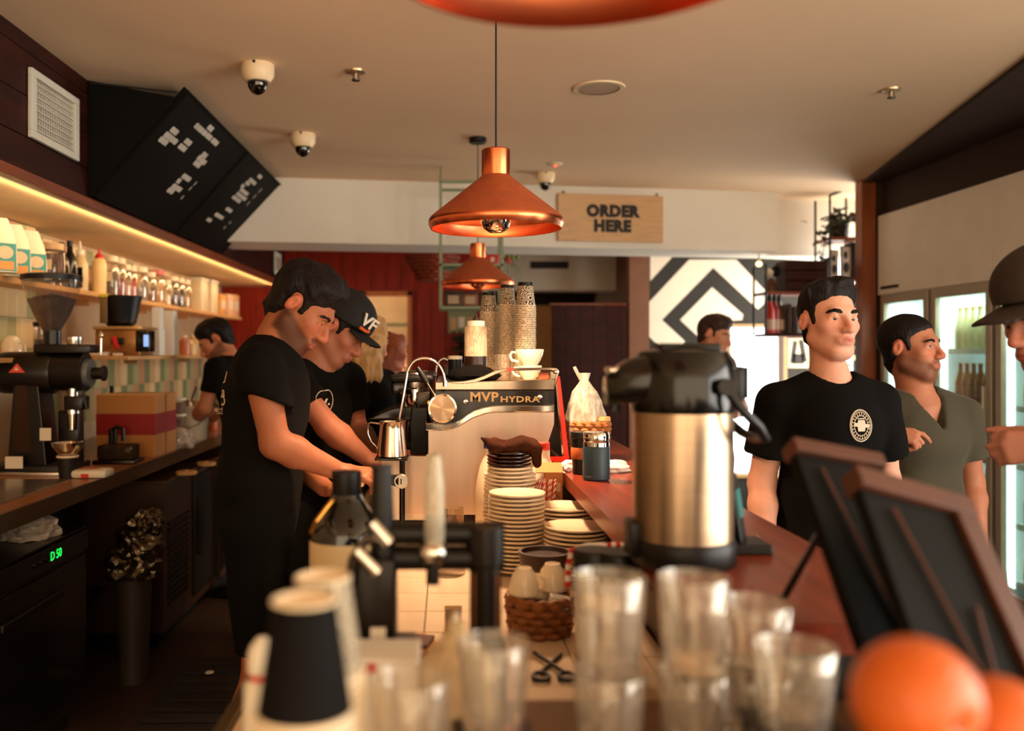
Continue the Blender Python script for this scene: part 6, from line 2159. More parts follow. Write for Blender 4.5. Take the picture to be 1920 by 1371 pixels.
# cup with funnel under the spout
kc = thing('paper_cup', 'black paper cup under the grinder spout', 'paper cup', (W(127, 0, 3.70).x, 3.70, CT))
MB().lathe([(0, 0), (0.033, 0), (0.041, 0.085)], 32, None, True, False).build('body', mat('cup_black', (20, 16, 13), 0.55), kc)
MB().lathe([(0.040, 0.083), (0.0435, 0.086), (0.0435, 0.092), (0.040, 0.094)], 32, None, False, False).build('rim', M_cuprim, kc)
fn = thing('dosing_funnel', 'shiny steel dosing funnel sitting on the black cup', 'funnel', (W(127, 0, 3.70).x, 3.70, CT + 0.094))
MB().lathe([(0.036, 0.0), (0.044, 0.012), (0.058, 0.03), (0.064, 0.048), (0.066, 0.052), (0.062, 0.050), (0.055, 0.032), (0.040, 0.014), (0.033, 0.002)], 40, None, False, False).build('bowl', M_chrome, fn)
# white tray of cloths
wt = thing('cloth_packet', 'white plastic packet with red corners beside the black cup', 'packet', (W(180, 0, 3.75).x, 3.72, CT))
MB().box(-0.075, 0.07, -0.05, 0.06, 0, 0.035, 0.014).build('packet', M_whiteplastic, wt)
MB().box(-0.05, 0.02, -0.02, 0.04, 0.035, 0.040, 0.002).build('label', mat('packet_brown', (170, 96, 60), 0.6), wt, 0)
MB().box(-0.03, 0.0, -0.052, -0.049, 0.004, 0.02).build('red_tab', M_redcap, wt, 0)
# scale with glass server behind
sc_ = thing('brew_scale', 'low dark brew stand with a glass dish on it', 'scale', (W(218, 0, 4.2).x, 4.2, CT))
MB().box(-0.09, 0.10, -0.06, 0.10, 0, 0.018, 0.004).build('base', M_darksteel, sc_)
MB().box(-0.075, 0.085, -0.045, 0.08, 0.018, 0.085, 0.01).build('dish', clear_mat('smoke_glass', (120, 100, 80), 0.05, fac=0.2, tint=(120, 96, 70)), sc_)
fp = thing('pour_arm', 'black bent pour arm in front of the cardboard box', 'stand', (W(208, 0, 4.25).x, 4.28, CT))
MB().cyl((-0.03, 0.06, 0.0), (-0.03, 0.06, 0.145), 0.014).build('post', M_blackplastic, fp)
MB().tube([(-0.03, 0.06, 0.14), (0.0, 0.05, 0.155), (0.03, 0.04, 0.15), (0.034, 0.035, 0.09)], 0.010, 10).build('arm', M_blackplastic, fp)
MB().tube([(-0.005, 0.05, 0.15), (-0.004, 0.04, 0.06)], 0.008, 10).build('nozzle', M_blackplastic, fp)

# cardboard box with red band
M_card = mat('cardboard', (186, 126, 66), 0.75, var=0.1, vscale=4)
CB = 4.42
cb = thing('cardboard_box', 'brown cardboard box with a red band around its middle', 'box', (W(239, 0, CB).x, CB, CT), 0)
cbh = EYE - (741 - VY) * CB / FPX - CT
hw = W(290, 0, CB).x - W(239, 0, CB).x
MB().box(-hw - 0.02, hw, 0, 0.35, 0, cbh, 0.002).build('box', M_card, cb, 0)
MB().box(-hw - 0.0208, hw + 0.0008, -0.0008, 0.3508, cbh * 0.36, cbh * 0.70, 0.0).build('red_band', mat('band_red', (146, 18, 10), 0.55), cb, 0)
MB().box(-hw - 0.018, hw - 0.002, 0.01, 0.17, cbh, cbh + 0.003).build('flap', mat('cardboard_pale', (210, 168, 104), 0.75), cb, 0)
MB().box(hw, hw + 0.0012, 0.165, 0.18, 0, cbh).build('seam', M_trimwood, cb, 0)

# stacked deli tubs, bucket, bag, bottle behind the box
M_tubred = mat('tub_sauce', (96, 14, 8), 0.3)
M_tubclear = clear_mat('tub_plastic', (230, 214, 190), 0.12, fac=0.15)
for k, lab in enumerate(('clear tub of dark red sauce at the bottom of its pile', 'clear tub of dark red sauce in the middle of its pile', 'clear tub of dark red sauce on top of its pile')):
    t = thing('deli_tub', lab, 'tub', (W(327, 0, 5.0).x, 5.0, CT + k * 0.088), 0, 'red sauce tubs')
    MB().lathe([(0, 0.002), (0.048, 0.002), (0.058, 0.06), (0, 0.06)], 28).build('sauce', M_tubred, t)
    MB().lathe([(0, 0), (0.050, 0), (0.061, 0.076), (0.0605, 0.076)], 28, None, True, False).build('wall', M_tubclear, t)
    MB().lathe([(0.062, 0.074), (0.065, 0.076), (0.065, 0.086), (0, 0.087)], 28).build('lid', M_whiteplastic, t)
bu = thing('bucket', 'white plastic bucket with wire handle by the sauce tubs', 'bucket', (W(365, 0, 5.3).x - 0.02, 5.35, CT))
MB().lathe([(0, 0), (0.078, 0), (0.088, 0.18), (0.092, 0.182), (0.092, 0.2), (0.085, 0.2), (0.08, 0.01), (0, 0.01)], 32).build('body', M_whiteplastic, bu)
MB().tube([(-0.092, -0.01, 0.17), (-0.06, -0.085, 0.10), (0.0, -0.102, 0.075), (0.06, -0.085, 0.10), (0.092, -0.01, 0.17)], 0.003, 6).build('handle', M_steel, bu)
MB().lathe([(0.0, 0.19), (0.05, 0.20), (0.03, 0.225), (0, 0.235)], 20, None, False, False, wob=lambda a, k, z: 1 + 0.2 * math.sin(4 * a)).build('contents', mat('bucket_fill', (214, 176, 96), 0.7), bu)
tag(crumple(0.075, 31, 0.5, 0.75).build('carrier_bag', M_bag, None, 60, (W(322, 0, 4.82).x, 4.86, CT)), 'slumped white plastic bag between the box and the tubs', 'bag')
rk = thing('sauce_bottle', 'red-capped squeeze bottle standing by the stooping man', 'bottle', (W(396, 0, 6.0).x, 6.0, CT))
MB().lathe([(0, 0), (0.04, 0), (0.042, 0.01), (0.042, 0.16), (0.03, 0.19), (0, 0.195)], 24).build('body', mat('sauce_orange', (186, 92, 50), 0.4), rk)
MB().lathe([(0.03, 0.185), (0.03, 0.205), (0.012, 0.22), (0.006, 0.25), (0, 0.252)], 20).build('cap', M_redcap, rk)
for i, (px, d, tilt, lab) in enumerate(((318, 5.2, 22, 'steel scoop handle leaning behind the red sauce tubs'), (372, 5.6, 24, 'steel ladle leaning above the white bucket'))):
    t = thing('ladle', lab, 'ladle', (W(px, 0, d).x, d + 0.1, CT))
    MB().tube([(0, 0, 0.0), (math.sin(R(tilt)) * 0.34, 0, math.cos(R(tilt)) * 0.34)], 0.008, 8).build('handle', M_steel, t)
    MB().ell((math.sin(R(tilt)) * 0.22, 0, math.cos(R(tilt)) * 0.22), (0.03, 0.012, 0.04), 2).build('bowl', M_steel, t)
# small bottle in front of tiles
tb_ = thing('spray_bottle', 'small amber bottle with blue label above the cardboard box', 'bottle', (W(207, 0, 4.9).x, 4.92, CT))
MB().lathe([(0, 0), (0.028, 0), (0.028, 0.22), (0.012, 0.25), (0.010, 0.30), (0, 0.30)], 20).build('body', mat('amber_bottle', (150, 80, 34), 0.3), tb_)
MB().lathe([(0.012, 0.29), (0.012, 0.33), (0, 0.332)], 16).build('cap', M_blackplastic, tb_)
MB().lathe([(0.0285, 0.08), (0.0288, 0.085), (0.0288, 0.2), (0.0285, 0.205)], 20, None, False, False).build('label', mat('label_blue', (70, 140, 150), 0.5), tb_)

# left edge: white cups upside down, bean jar
for i, (px, py, r, lab) in enumerate(((22, 662, 0.048, 'white upturned mug behind the grinder, front one at left edge'), (4, 640, 0.050, 'white upturned mug behind the grinder, back one at left edge'))):
    d = 4.15 + i * 0.1
    t = thing('mug', lab, 'mug', (W(px, 0, d).x, d, 1.421 if i else 1.421 - 0.012), 0, 'white mugs at the left edge')
    MB().lathe([(0.046, 0.0), (0.048, 0.004), (0.046, 0.05), (0.036, 0.085), (0.02, 0.1), (0, 0.102)], 28).build('bowl', M_cupw, t)
    MB().tube([(0.045, -0.01, 0.02), (0.07, -0.015, 0.03), (0.068, -0.015, 0.06), (0.043, -0.01, 0.07)], 0.005, 6).build('handle', M_cupw, t)
csh = thing('cup_stand', 'small wall bracket shelf holding the upturned mugs', 'shelf', (-2.053, 3.3, 1.409 - 0.02))
MB().box(0, 0.22, 0, 1.1, 0, 0.02, 0.002).build('board', M_shelf, csh, 0)
MB().box(0, 0.02, 0.1, 0.14, -0.12, 0).build('bracket', M_black, csh, 0)
MB().box(0, 0.02, 0.9, 0.94, -0.12, 0).build('bracket', M_black, csh, 0)
cj = thing('bean_jar', 'clear jar of coffee beans with black lid behind the hopper', 'jar', (-1.93, 4.36, 1.409))
MB().lathe([(0, 0), (0.052, 0), (0.055, 0.006), (0.055, 0.15), (0, 0.15)], 28).build('wall', M_glass, cj)
MB().lathe([(0, 0.004), (0.052, 0.004), (0.052, 0.085), (0, 0.09)], 28).build('beans', M_beans, cj)
MB().lathe([(0.057, 0.148), (0.057, 0.168), (0, 0.17)], 28).build('lid', M_blackplastic, cj)

# batch brewer on the lower shelf
BR = 4.75
br_ = thing('coffee_brewer', 'steel filter coffee brewer with black basket, red tap and lit display', 'coffee brewer', (0, 0, 1.415))
bx_ = lambda px: W(px, 0, BR).x
bz_ = lambda py: EYE - (py - VY) * BR / FPX - 1.415
MB().box(bx_(178), bx_(262), BR, BR + 0.22, 0, bz_(617), 0.006).build('body', mat('brewer_steel', (176, 128, 78), 0.3, 0.9), br_)
MB().box(bx_(176), bx_(268), BR - 0.02, BR + 0.24, bz_(618), bz_(612), 0.003).build('top_plate', mat('brewer_top', (206, 164, 108), 0.3, 0.7), br_)
MB().lathe([(0.062, bz_(612)), (0.076, bz_(606)), (0.082, bz_(604)), (0.108, bz_(558)), (0.112, bz_(553)), (0, bz_(553))], 40, T(bx_(212), BR + 0.11, 0)).build('filter_basket', M_blackplastic, br_)
MB().box(bx_(188), bx_(202), BR - 0.008, BR - 0.002, bz_(606), bz_(556), 0.001).build('basket_tab', mat('tab_brown', (110, 84, 44), 0.4), br_)
MB().box(bx_(188), bx_(203), BR - 0.012, BR - 0.008, bz_(557), bz_(552)).build('yellow_tag', mat('tag_yellow', (206, 190, 30), 0.5), br_, 0)
MB().box(bx_(257), bx_(284), BR - 0.03, BR + 0.06, bz_(660), bz_(620), 0.006).build('control_box', M_blackgloss, br_)
MB().box(bx_(273), bx_(282), BR - 0.032, BR - 0.030, bz_(650), bz_(628)).build('display', mat('display_blue', (120, 150, 190), 0.3, emit=0.8, ecol=(130, 165, 220)), br_, 0)
M_tapred = mat('tap_red', (206, 36, 34), 0.35)
MB().box(bx_(212), bx_(234), BR - 0.03, BR, bz_(646), bz_(634), 0.003).build('tap_body', M_blackplastic, br_)
MB().box(-0.012, 0.012, -0.05, -0.03, -0.065, 0.0, 0.003, T(bx_(219), BR, bz_(631)) @ RY(-14)).build('tap_lever', M_tapred, br_)
MB().box(bx_(180), bx_(208), BR - 0.05, BR, 0, bz_(660), 0.004).build('cloth_roll', M_whiteplastic, br_)
MB().box(bx_(217), bx_(234), BR - 0.05, BR - 0.02, 0, bz_(662), 0.003).build('drip_dish', M_whiteplastic, br_)
# papers clipped under the upper shelf
for i, (x0, x1, y0, y1) in enumerate(((281, 300, 576, 664), (303, 326, 582, 664))):
    d = 5.0 + i * 0.25
    t = thing('paper_sleeve', ('white paper bag sleeve hanging right of the brewer' if i == 0 else 'white paper bag sleeve hanging further from the brewer'), 'paper', (W(x0, 0, d).x, d, 1.416))
    zt = W(0, y0, d).z - 1.416
    wx = W(x1, 0, d).x - W(x0, 0, d).x
    MB().box(0, wx, 0, 0.09, 0, zt * 0.55, 0.004).build('sheaf', M_white, t, 0)
    MB().box(0.006, wx - 0.004, 0.01, 0.08, zt * 0.55, zt, 0.004).build('sheaf_top', M_white, t, 0)
# small things to the right on the lower shelf
for i, (px, h_, r_, c_, lab) in enumerate(((346, 0.13, 0.035, (196, 120, 84), 'pinkish plastic bottle on the lower shelf by the stooping man'), (362, 0.10, 0.04, (214, 176, 120), 'cream tub on the lower shelf by the stooping man'), (374, 0.14, 0.03, (206, 160, 96), 'tall yellow bottle on the lower shelf by the stooping man'))):
    d = 5.9 + 0.12 * i
    t = thing('condiment_bottle', lab, 'bottle', (W(px, 0, d).x - 0.02 * i, d, 1.415))
    MB().lathe([(0, 0), (r_, 0), (r_, h_ * 0.7), (r_ * 0.5, h_ * 0.88), (0, h_ * 0.88)], 20).build('body', mat('cond_%d' % i, c_, 0.4), t)
    MB().lathe([(r_ * 0.5, h_ * 0.86), (r_ * 0.45, h_), (0, h_ * 1.02)], 16).build('cap', M_whiteplastic, t)
sp_ = thing('spoon', 'steel spoon standing upright left of the brewer', 'spoon', (W(172, 0, 4.5).x, 4.62, 1.416))
MB().tube([(0, 0, 0), (0.001, 0, 0.09)], 0.003, 6).build('stem', M_chrome, sp_)
MB().ell((0.001, 0, 0.105), (0.010, 0.004, 0.022), 2).build('bowl', M_chrome, sp_)
sb_ = thing('steel_tin', 'round steel tin on the grinder plate', 'tin', (W(143, 0, 3.9).x, 3.9 - 0.02, CT + gz(646) + 0.001))
MB().lathe([(0, 0), (0.030, 0), (0.031, 0.004), (0.031, 0.026), (0, 0.027)], 28).build('body', M_steel, sb_)
MB().lathe([(0.032, 0.02), (0.032, 0.03), (0, 0.031)], 28).build('lid', M_chrome, sb_)

# ---- upper shelf: three coffee bags
M_bagp = mat('bag_paper', (226, 216, 186), 0.55, var=0.06)
M_teal = mat('bag_teal', (70, 150, 140), 0.5)
M_bagor = mat('bag_orange', (214, 150, 74), 0.5)
SHZ = 1.76
for i, lab in enumerate(('coffee bag with teal label, left of three, cut by the edge', 'coffee bag with teal label, middle of three on the shelf', 'coffee bag with teal label, right of three beside the tiles')):
    d = 3.72 + i * 0.20
    px = (-8, 20, 52)[i]
    t = thing('coffee_bag', lab, 'coffee bag', (W(px, 0, d).x + 0.02, d, SHZ), 48, 'teal labelled coffee bags')
    b = MB()
    secs = [(0, 0.055, 0.04), (0.03, 0.057, 0.042), (0.11, 0.054, 0.036), (0.16, 0.048, 0.022), (0.195, 0.046, 0.008), (0.225, 0.046, 0.004)]
    rings = []
    for (z, hx, hy) in secs:
        rings.append([b.bm.verts.new((hx * cx_ - (0.02 if z > 0.17 else 0) * (z - 0.17) / 0.055, hy * cy_, z)) for (cx_, cy_) in ((-1, -0.7), (-0.8, -1), (0.8, -1), (1, -0.7), (1, 0.7), (0.8, 1), (-0.8, 1), (-1, 0.7))])
    for r0, r1 in zip(rings[:-1], rings[1:]):
        for k in range(8):
            b.bm.faces.new((r0[k], r0[(k + 1) % 8], r1[(k + 1) % 8], r1[k]))
    b.bm.faces.new(list(reversed(rings[0]))); b.bm.faces.new(rings[-1])
    b.build('bag', M_bagp, t, 50)
    MB().box(-0.045, 0.045, -0.0440, -0.040, 0.006, 0.118, 0.001).build('label', M_teal, t, 0)
    MB().lathe([(0, 0.001), (0.033, 0.001), (0.033, 0)], 28, T(0, -0.0440, 0.08) @ RX(90) @ Matrix.Diagonal((1, 0.8, 1, 1))).build('label_disc', mat('bag_disc', (222, 190, 150), 0.5), t)
    MB().box(-0.036, 0.036, -0.0452, -0.044, 0.010, 0.045).build('label_block', M_bagor, t, 0)

# ---- upper shelf: jars and bottles
def jar(px, d, r, h, fill, fillc, lidc, label, lidh=0.025, fillh=0.6, name='storage_jar', x=None):
    t = thing(name, label, 'jar', (-1.985 if x is None else x, d, SHZ))
    MB().lathe([(0, 0), (r * 0.95, 0), (r, 0.005), (r, h - 0.02), (r * 0.85, h - 0.006), (r * 0.85, h)], 24, None, True, False).build('wall', M_glass, t)
    if fillh:
        MB().lathe([(0, 0.004), (r * 0.93, 0.004), (r * 0.93, h * fillh), (0, h * fillh * 1.02)], 24).build('contents', mat('fill_' + fill, fillc, 0.7, var=0.5, vscale=60, bump=0.5, bscale=120), t)
    MB().lathe([(r * 0.92, h - 0.008), (r * 0.94, h), (r * 0.94, h + lidh), (0, h + lidh + 0.002)], 24).build('lid', mat('lid_%d' % lidc[0], lidc, 0.45), t)
    MB().box(-r * 0.6, r * 0.6, -r * 1.02, -r * 0.99, h * 0.42, h * 0.68).build('paper_label', mat('jar_label', (226, 204, 160), 0.6), t, 0)
    return t


def dAt(px, X=-1.985): return -X * FPX / (VX - px)


t = jar(95, dAt(92), 0.075, 0.19, 'choc', (84, 40, 18), (190, 150, 100), 'big jar of dark chocolate pieces at the near end of the shelf', fillh=0.85)
for (px, h_, lab) in ((116, 0.24, 'black syrup bottle beside the chocolate jar'), (131, 0.26, 'taller black syrup bottle with narrow neck')):
    d = dAt(px)
    t = thing('syrup_bottle', lab, 'bottle', (-1.985, d, SHZ))
    MB().lathe([(0, 0), (0.036, 0), (0.037, 0.005), (0.037, h_ * 0.6), (0.016, h_ * 0.78), (0.014, h_ * 0.92), (0, h_ * 0.92)], 24).build('body', M_blackgloss, t)
    MB().lathe([(0.016, h_ * 0.9), (0.016, h_), (0, h_)], 16).build('cap', M_blackplastic, t)
d = dAt(150)
t = thing('syrup_bottle', 'clear bottle with cream spout cap and black label', 'bottle', (-1.985, d, SHZ))
MB().lathe([(0, 0), (0.042, 0), (0.042, 0.15), (0.02, 0.19), (0.018, 0.21), (0, 0.21)], 24).build('body', mat('bottle_cream', (206, 178, 130), 0.3), t)
MB().lathe([(0.022, 0.2), (0.022, 0.225), (0.008, 0.235), (0.005, 0.275), (0, 0.276)], 20).build('spout', M_whiteplastic, t)
MB().box(-0.03, 0.03, -0.044, -0.041, 0.02, 0.13).build('label', M_blackplastic, t, 0)
d = dAt(186, -1.95)
t = thing('squeeze_bottle', 'cream squeeze bottle with a red nozzle on the shelf', 'bottle', (-1.95, d, SHZ))
MB().lathe([(0, 0), (0.037, 0), (0.039, 0.006), (0.039, 0.165), (0.034, 0.19), (0.024, 0.20), (0, 0.2)], 28).build('body', mat('mayo_cream', (228, 196, 132), 0.42), t)
MB().lathe([(0.0245, 0.198), (0.0245, 0.212), (0.020, 0.222), (0.008, 0.228), (0.005, 0.255), (0, 0.256)], 20).build('nozzle', mat('nozzle_red', (196, 30, 36), 0.4), t)
JS = [(207, 0.042, 0.165, 'seed', (112, 92, 66), 'jar of grey seeds right after the squeeze bottle'),
      (221, 0.042, 0.165, 'berry', (150, 44, 28), 'jar of dried red berries on the shelf'),
      (233, 0.038, 0.145, 'oat', (190, 140, 90), 'jar of pale oats between red contents'),
      (244, 0.038, 0.145, 'rose', (190, 70, 52), 'jar of rose-coloured crumbs on the shelf'),
      (259, 0.055, 0.15, 'blue', (150, 140, 130), 'wide jar of grey-blue flakes on the shelf'),
      (278, 0.045, 0.14, 'nuts', (140, 96, 56), 'jar of brown nuts, mid shelf'),
      (293, 0.05, 0.16, 'cream', (214, 170, 120), 'jar with a pink lid, mid shelf'),
      (309, 0.04, 0.12, 'flour', (226, 196, 140), 'short jar of cream flour, mid shelf'),
      (321, 0.045, 0.15, 'cacao', (86, 48, 26), 'jar of cacao nibs, mid shelf'),
      (333, 0.045, 0.15, 'coal', (50, 34, 24), 'jar of black seeds, mid shelf'),
      (345, 0.045, 0.15, 'maize', (206, 160, 84), 'jar of yellow grain before the big white bins')]
for i, (px, r_, h_, f_, c_, lab) in enumerate(JS):
    jar(px, dAt(px), r_ * 1.12, h_ * 1.3, f_, c_, (206, 88, 80) if i == 6 else (226, 204, 166), lab, fillh=0.55 if i % 3 else 0.7)
for i, (px, w_, h_, lab) in enumerate(((368, 0.075, 0.24, 'tall white storage bin on the shelf, nearer of two'), (389, 0.07, 0.25, 'tall white storage bin on the shelf, further of two'))):
    d = dAt(px)
    t = thing('storage_bin', lab, 'bin', (-1.99, d, SHZ))
    MB().box(-w_, w_, -0.10, 0.10, 0, h_, 0.012).build('body', mat('bin_white', (222, 200, 160), 0.45), t)
    MB().box(-w_ - 0.006, w_ + 0.006, -0.106, 0.106, h_, h_ + 0.02, 0.006).build('lid', M_whiteplastic, t)
for i, (px, h_, c_, lab) in enumerate(((405, 0.17, (214, 150, 74), 'orange-yellow carton after the white bins'), (420, 0.19, (222, 176, 140), 'pinkish carton far along the shelf'), (434, 0.20, (216, 160, 110), 'peach carton near the far shelf end'))):
    d = dAt(px)
    if i == 2:
        d = 8.29
    t = thing('carton', lab, 'carton', (-1.99, d, SHZ))
    MB().box(-0.06, 0.07, -0.1, 0.1, 0, h_, 0.006).build('box', mat('carton_%d' % i, c_, 0.6), t)
    MB().box(0.07, 0.0715, -0.06, 0.06, h_ * 0.3, h_ * 0.7).build('label', M_whiteplastic, t, 0)

# ---- under the worktop: crumpled wrapping, bin with liner, little bits
M_foil = mat('foil', (96, 84, 66), 0.2, 0.9, var=0.3, bump=0.5, bscale=60)
tag(crumple(0.06, 71, 0.9, 0.6).build('plastic_wrap', M_bag, None, 0, (-1.50, 3.27, 0.766)), 'crumpled clear wrapping lying on the dishwasher', 'wrapping')
lb = thing('rubbish_bin', 'grey bin with crumpled shiny liner under the worktop', 'bin', (W(258, 0, 4.0).x, 3.95, 0.0))
MB().lathe([(0, 0), (0.06, 0), (0.078, 0.47), (0.08, 0.48), (0.074, 0.48), (0.058, 0.01), (0, 0.01)], 32).build('body', mat('bin_grey', (52, 42, 30), 0.5), lb)
o = crumple(0.075, 77, 0.7, 0.9, 4).build('liner', M_foil, lb, 0, (0.0, 0.0, 0.46))
o = crumple(0.062, 79, 0.7, 0.9, 4).build('liner_fold', M_foil, lb, 0, (0.02, 0.0, 0.56))
o = crumple(0.050, 83, 0.7, 0.9, 4).build('liner_fold', M_foil, lb, 0, (0.05, 0.02, 0.65))
for i, (px, py, lab) in enumerate(((350, 890, 'small round wooden board lying on the louvred fridge, nearer'), (387, 873, 'small round wooden board lying on the louvred fridge, further'))):
    d = 1700 * (EYE - 0.812) / (py - VY)
    t = thing('wooden_disc', lab, 'board', (W(px, 0, d).x, d, 0.812), 0, 'wooden discs on the fridge')
    MB().lathe([(0, 0), (0.05, 0), (0.053, 0.004), (0.053, 0.014), (0.05, 0.018), (0, 0.018)], 28).build('disc', M_shelf, t)
    MB().lathe([(0, 0), (0.008, 0), (0.008, 0.006), (0, 0.007)], 12, T(0, 0, 0.018)).build('knob', M_shelf, t)
tag(crumple(0.014, 5, 0.5, 0.3, 2).build('paper_scrap', M_white, None, 0, W(393, 1266, 4.0).to_tuple()[:2] + (0.018,)), 'tiny scrap of white paper on the rubber mat', 'scrap')
# ================================================================== near foreground on the work counter
# upturned takeaway cups, nearest left
M_cupdark = mat('cup_matt_black', (7, 5, 4), 0.7, spec=0.15)
cbody = MB().lathe([(0.0375, 0.007), (0.026, 0.086), (0.0265, 0.0925)], 40, None, False, False).mesh('cup_body'); cbody.materials.append(M_cupdark)
cbase = MB().lathe([(0.0265, 0.0925), (0.0255, 0.0945), (0.0235, 0.0945), (0.0232, 0.089), (0, 0.088)], 40, None, False, False).mesh('cup_base'); cbase.materials.append(M_cuprim)
crim = MB().lathe([(0.0370, 0.0), (0.0395, 0.001), (0.0402, 0.0035), (0.039, 0.0068), (0.0370, 0.007)], 40, None, False, False).mesh('cup_rim'); crim.materials.append(M_cuprim)


M_speck = doodle_mat('cup_speckle', (40, 34, 28), (206, 190, 160), 110, 0.5)
cbody2 = cbody.copy(); cbody2.materials.clear(); cbody2.materials.append(M_speck)


def near_cups(x, y, ztop, body, n, label, group, s=1.0):
    pitch = 0.0085 * s
    for k in range(n):
        t = thing('takeaway_cup', label if k else 'topmost ' + label, 'paper cup', (x, y, ztop - 0.0945 * s - k * pitch), 0, group if k else None)
        t.scale = (s, s, s)
        link('cup_body', body, None, t)
        link('rolled_rim', crim, None, t)
        if k == 0:
            link('cup_base', cbase, None, t)
    return ztop - 0.0945 * s - (n - 1) * pitch


dn_ = 0.72
near_cups(W(571, 0, dn_).x, dn_, W(0, 1122, dn_).z, cbody, 32, 'matt black upturned takeaway cup in the nearest stack', 'black cups, nearest stack')
dn2 = 0.84
near_cups(W(598, 0, dn2).x + 0.002, dn2 + 0.012, W(0, 1085, dn2).z, cbody2, 37, 'speckled upturned takeaway cup in the stack behind the black ones', 'speckled cups, second stack')

# white squeeze bottle with red band at the counter edge
wb = thing('squeeze_bottle', 'white squeeze bottle with red collar at the counter edge', 'bottle', (W(492, 0, 0.98).x, 0.98, WT))
zb = lambda py: EYE - (py - VY) * 0.98 / FPX - WT
MB().lathe([(0, 0), (0.019, 0), (0.020, 0.004), (0.020, zb(1282)), (0.014, zb(1272)), (0, zb(1270))], 28).build('body', M_whiteplastic, wb)
MB().lathe([(0.0135, zb(1274)), (0.014, zb(1270)), (0.014, zb(1260)), (0, zb(1258))], 24).build('collar', M_redcap, wb)
MB().lathe([(0.0155, zb(1259)), (0.016, zb(1250)), (0.0155, zb(1225)), (0.013, zb(1212)), (0.006, zb(1196)), (0, zb(1192))], 24, RX(0)).build('cap', M_whiteplastic, wb)

# dark bottle with gold foil and paper label
M_darkglass = mat('dark_glass', (10, 9, 6), 0.06, var=0.1, coat=0.5)
DB = 1.55
bt = thing('dark_bottle', 'tall dark glass bottle with cream label and gold wire', 'bottle', (W(650, 0, DB).x, DB, WT))
zd = lambda py: EYE - (py - VY) * DB / FPX - WT
rp = lambda w: w * DB / FPX
MB().lathe([(0, 0), (rp(66), 0), (rp(68), 0.006), (rp(68), zd(1010)), (rp(64), zd(985)), (rp(48), zd(960)), (rp(34), zd(940)), (rp(27), zd(925)), (rp(25), zd(890)), (0, zd(889))], 44).build('body', M_darkglass, bt)
MB().lathe([(rp(68.5), zd(1068)), (rp(69), zd(1066)), (rp(69), zd(1012)), (rp(68.5), zd(1010))], 44, None, False, False).build('label', mat('label_cream', (196, 168, 124), 0.6, var=0.1), bt)
MB().lathe([(rp(26), zd(930)), (rp(28), zd(925)), (rp(28), zd(884)), (0, zd(882))], 28).build('stopper', M_blackplastic, bt)
MB().tube([(-rp(62), -0.03, zd(992)), (-rp(50), -0.045, zd(968)), (-rp(34), -0.03, zd(946)), (-rp(24), -0.02, zd(934))], 0.0035, 8).build('gold_wire', mat('gold_foil', (190, 130, 50), 0.3, 0.9), bt)

# tap tower with levers
TD = 1.22
tp = thing('tap_tower', 'dark twin-column tap with crossbar and upright white lever', 'tap', (W(815, 0, TD).x, TD, WT))
tx = lambda px: W(px, 0, TD).x - W(815, 0, TD).x
tz = lambda py: EYE - (py - VY) * TD / FPX - WT
M_taps = mat('tap_dark', (22, 14, 8), 0.35, 0.2, var=0.2, spec=0.35)
MB().box(tx(655), tx(780), -0.05, 0.05, 0.0, tz(1205), 0.004).build('base_block', M_taps, tp)
MB().box(tx(668), tx(744), -0.028, 0.028, tz(1206), tz(1040), 0.008).build('left_column', M_taps, tp)
MB().cyl((tx(718), 0, tz(1040)), (tx(716), 0, tz(872)), 0.017, 0.014, 20).build('left_spindle', M_blackplastic, tp)
MB().box(tx(698), tx(726), -0.0295, -0.028, tz(1190), tz(1165)).build('sticker', M_whiteplastic, tp, 0)
MB().cyl((tx(690), 0, tz(1000)), (tx(945), 0, tz(1000)), 0.0155, seg=20).build('upper_bar', M_blackplastic, tp)
MB().cyl((tx(740), 0, tz(1046)), (tx(945), 0, tz(1046)), 0.0165, seg=20).build('lower_bar', M_blackplastic, tp)
MB().lathe([(rp(30) * 0.78, tz(1200) - 0.0), (rp(30) * 0.78, tz(1060)), (rp(36) * 0.78, tz(1055)), (rp(36) * 0.78, tz(985)), (0, tz(983))], 28, T(tx(910), 0, 0)).build('right_column', M_taps, tp)
MB().cyl((tx(910), 0, 0), (tx(910), 0, tz(1198)), 0.028, seg=20).build('right_foot', M_taps, tp)
for q in (-22, 20):
    MB().cyl((tx(910 + q), -0.026, tz(1180)), (tx(910 + q), -0.026, tz(1068)), 0.0022, seg=6).build('brass_strip', mat('brass_strip', (120, 74, 34), 0.3, 0.8), tp)
MB().lathe([(0.0, 0), (0.011, 0.004), (0.0135, 0.03), (0.0125, 0.10), (0.008, 0.135), (0, 0.14)], 20, T(tx(815), -0.02, tz(1040))).build('lever_handle', clear_mat('frosted_handle', (206, 200, 180), 0.3, fac=0.45), tp)
MB().ell((tx(812), -0.02, tz(1030)), (0.020, 0.018, 0.018), 3).build('lever_joint', M_chrome, tp)
MB().cyl((tx(812), -0.02, tz(1045)), (tx(812), -0.02, tz(1088)), 0.009, seg=14).build('nozzle', M_taps, tp)
for (a, b_) in (((700, 972), (732, 1008)), ((672, 1022), (712, 1062))):
    MB().cyl((tx(a[0]), -0.035, tz(a[1])), (tx(b_[0]), -0.035, tz(b_[1])), 0.0095, seg=14).build('chrome_lever', M_chrome, tp)
MB().tube([(tx(735), -0.03, tz(1010)), (tx(690), -0.033, tz(1000)), (tx(668), -0.03, tz(1040)), (tx(655), -0.03, tz(1110))], 0.008, 10).build('side_arm', M_darksteel, tp)

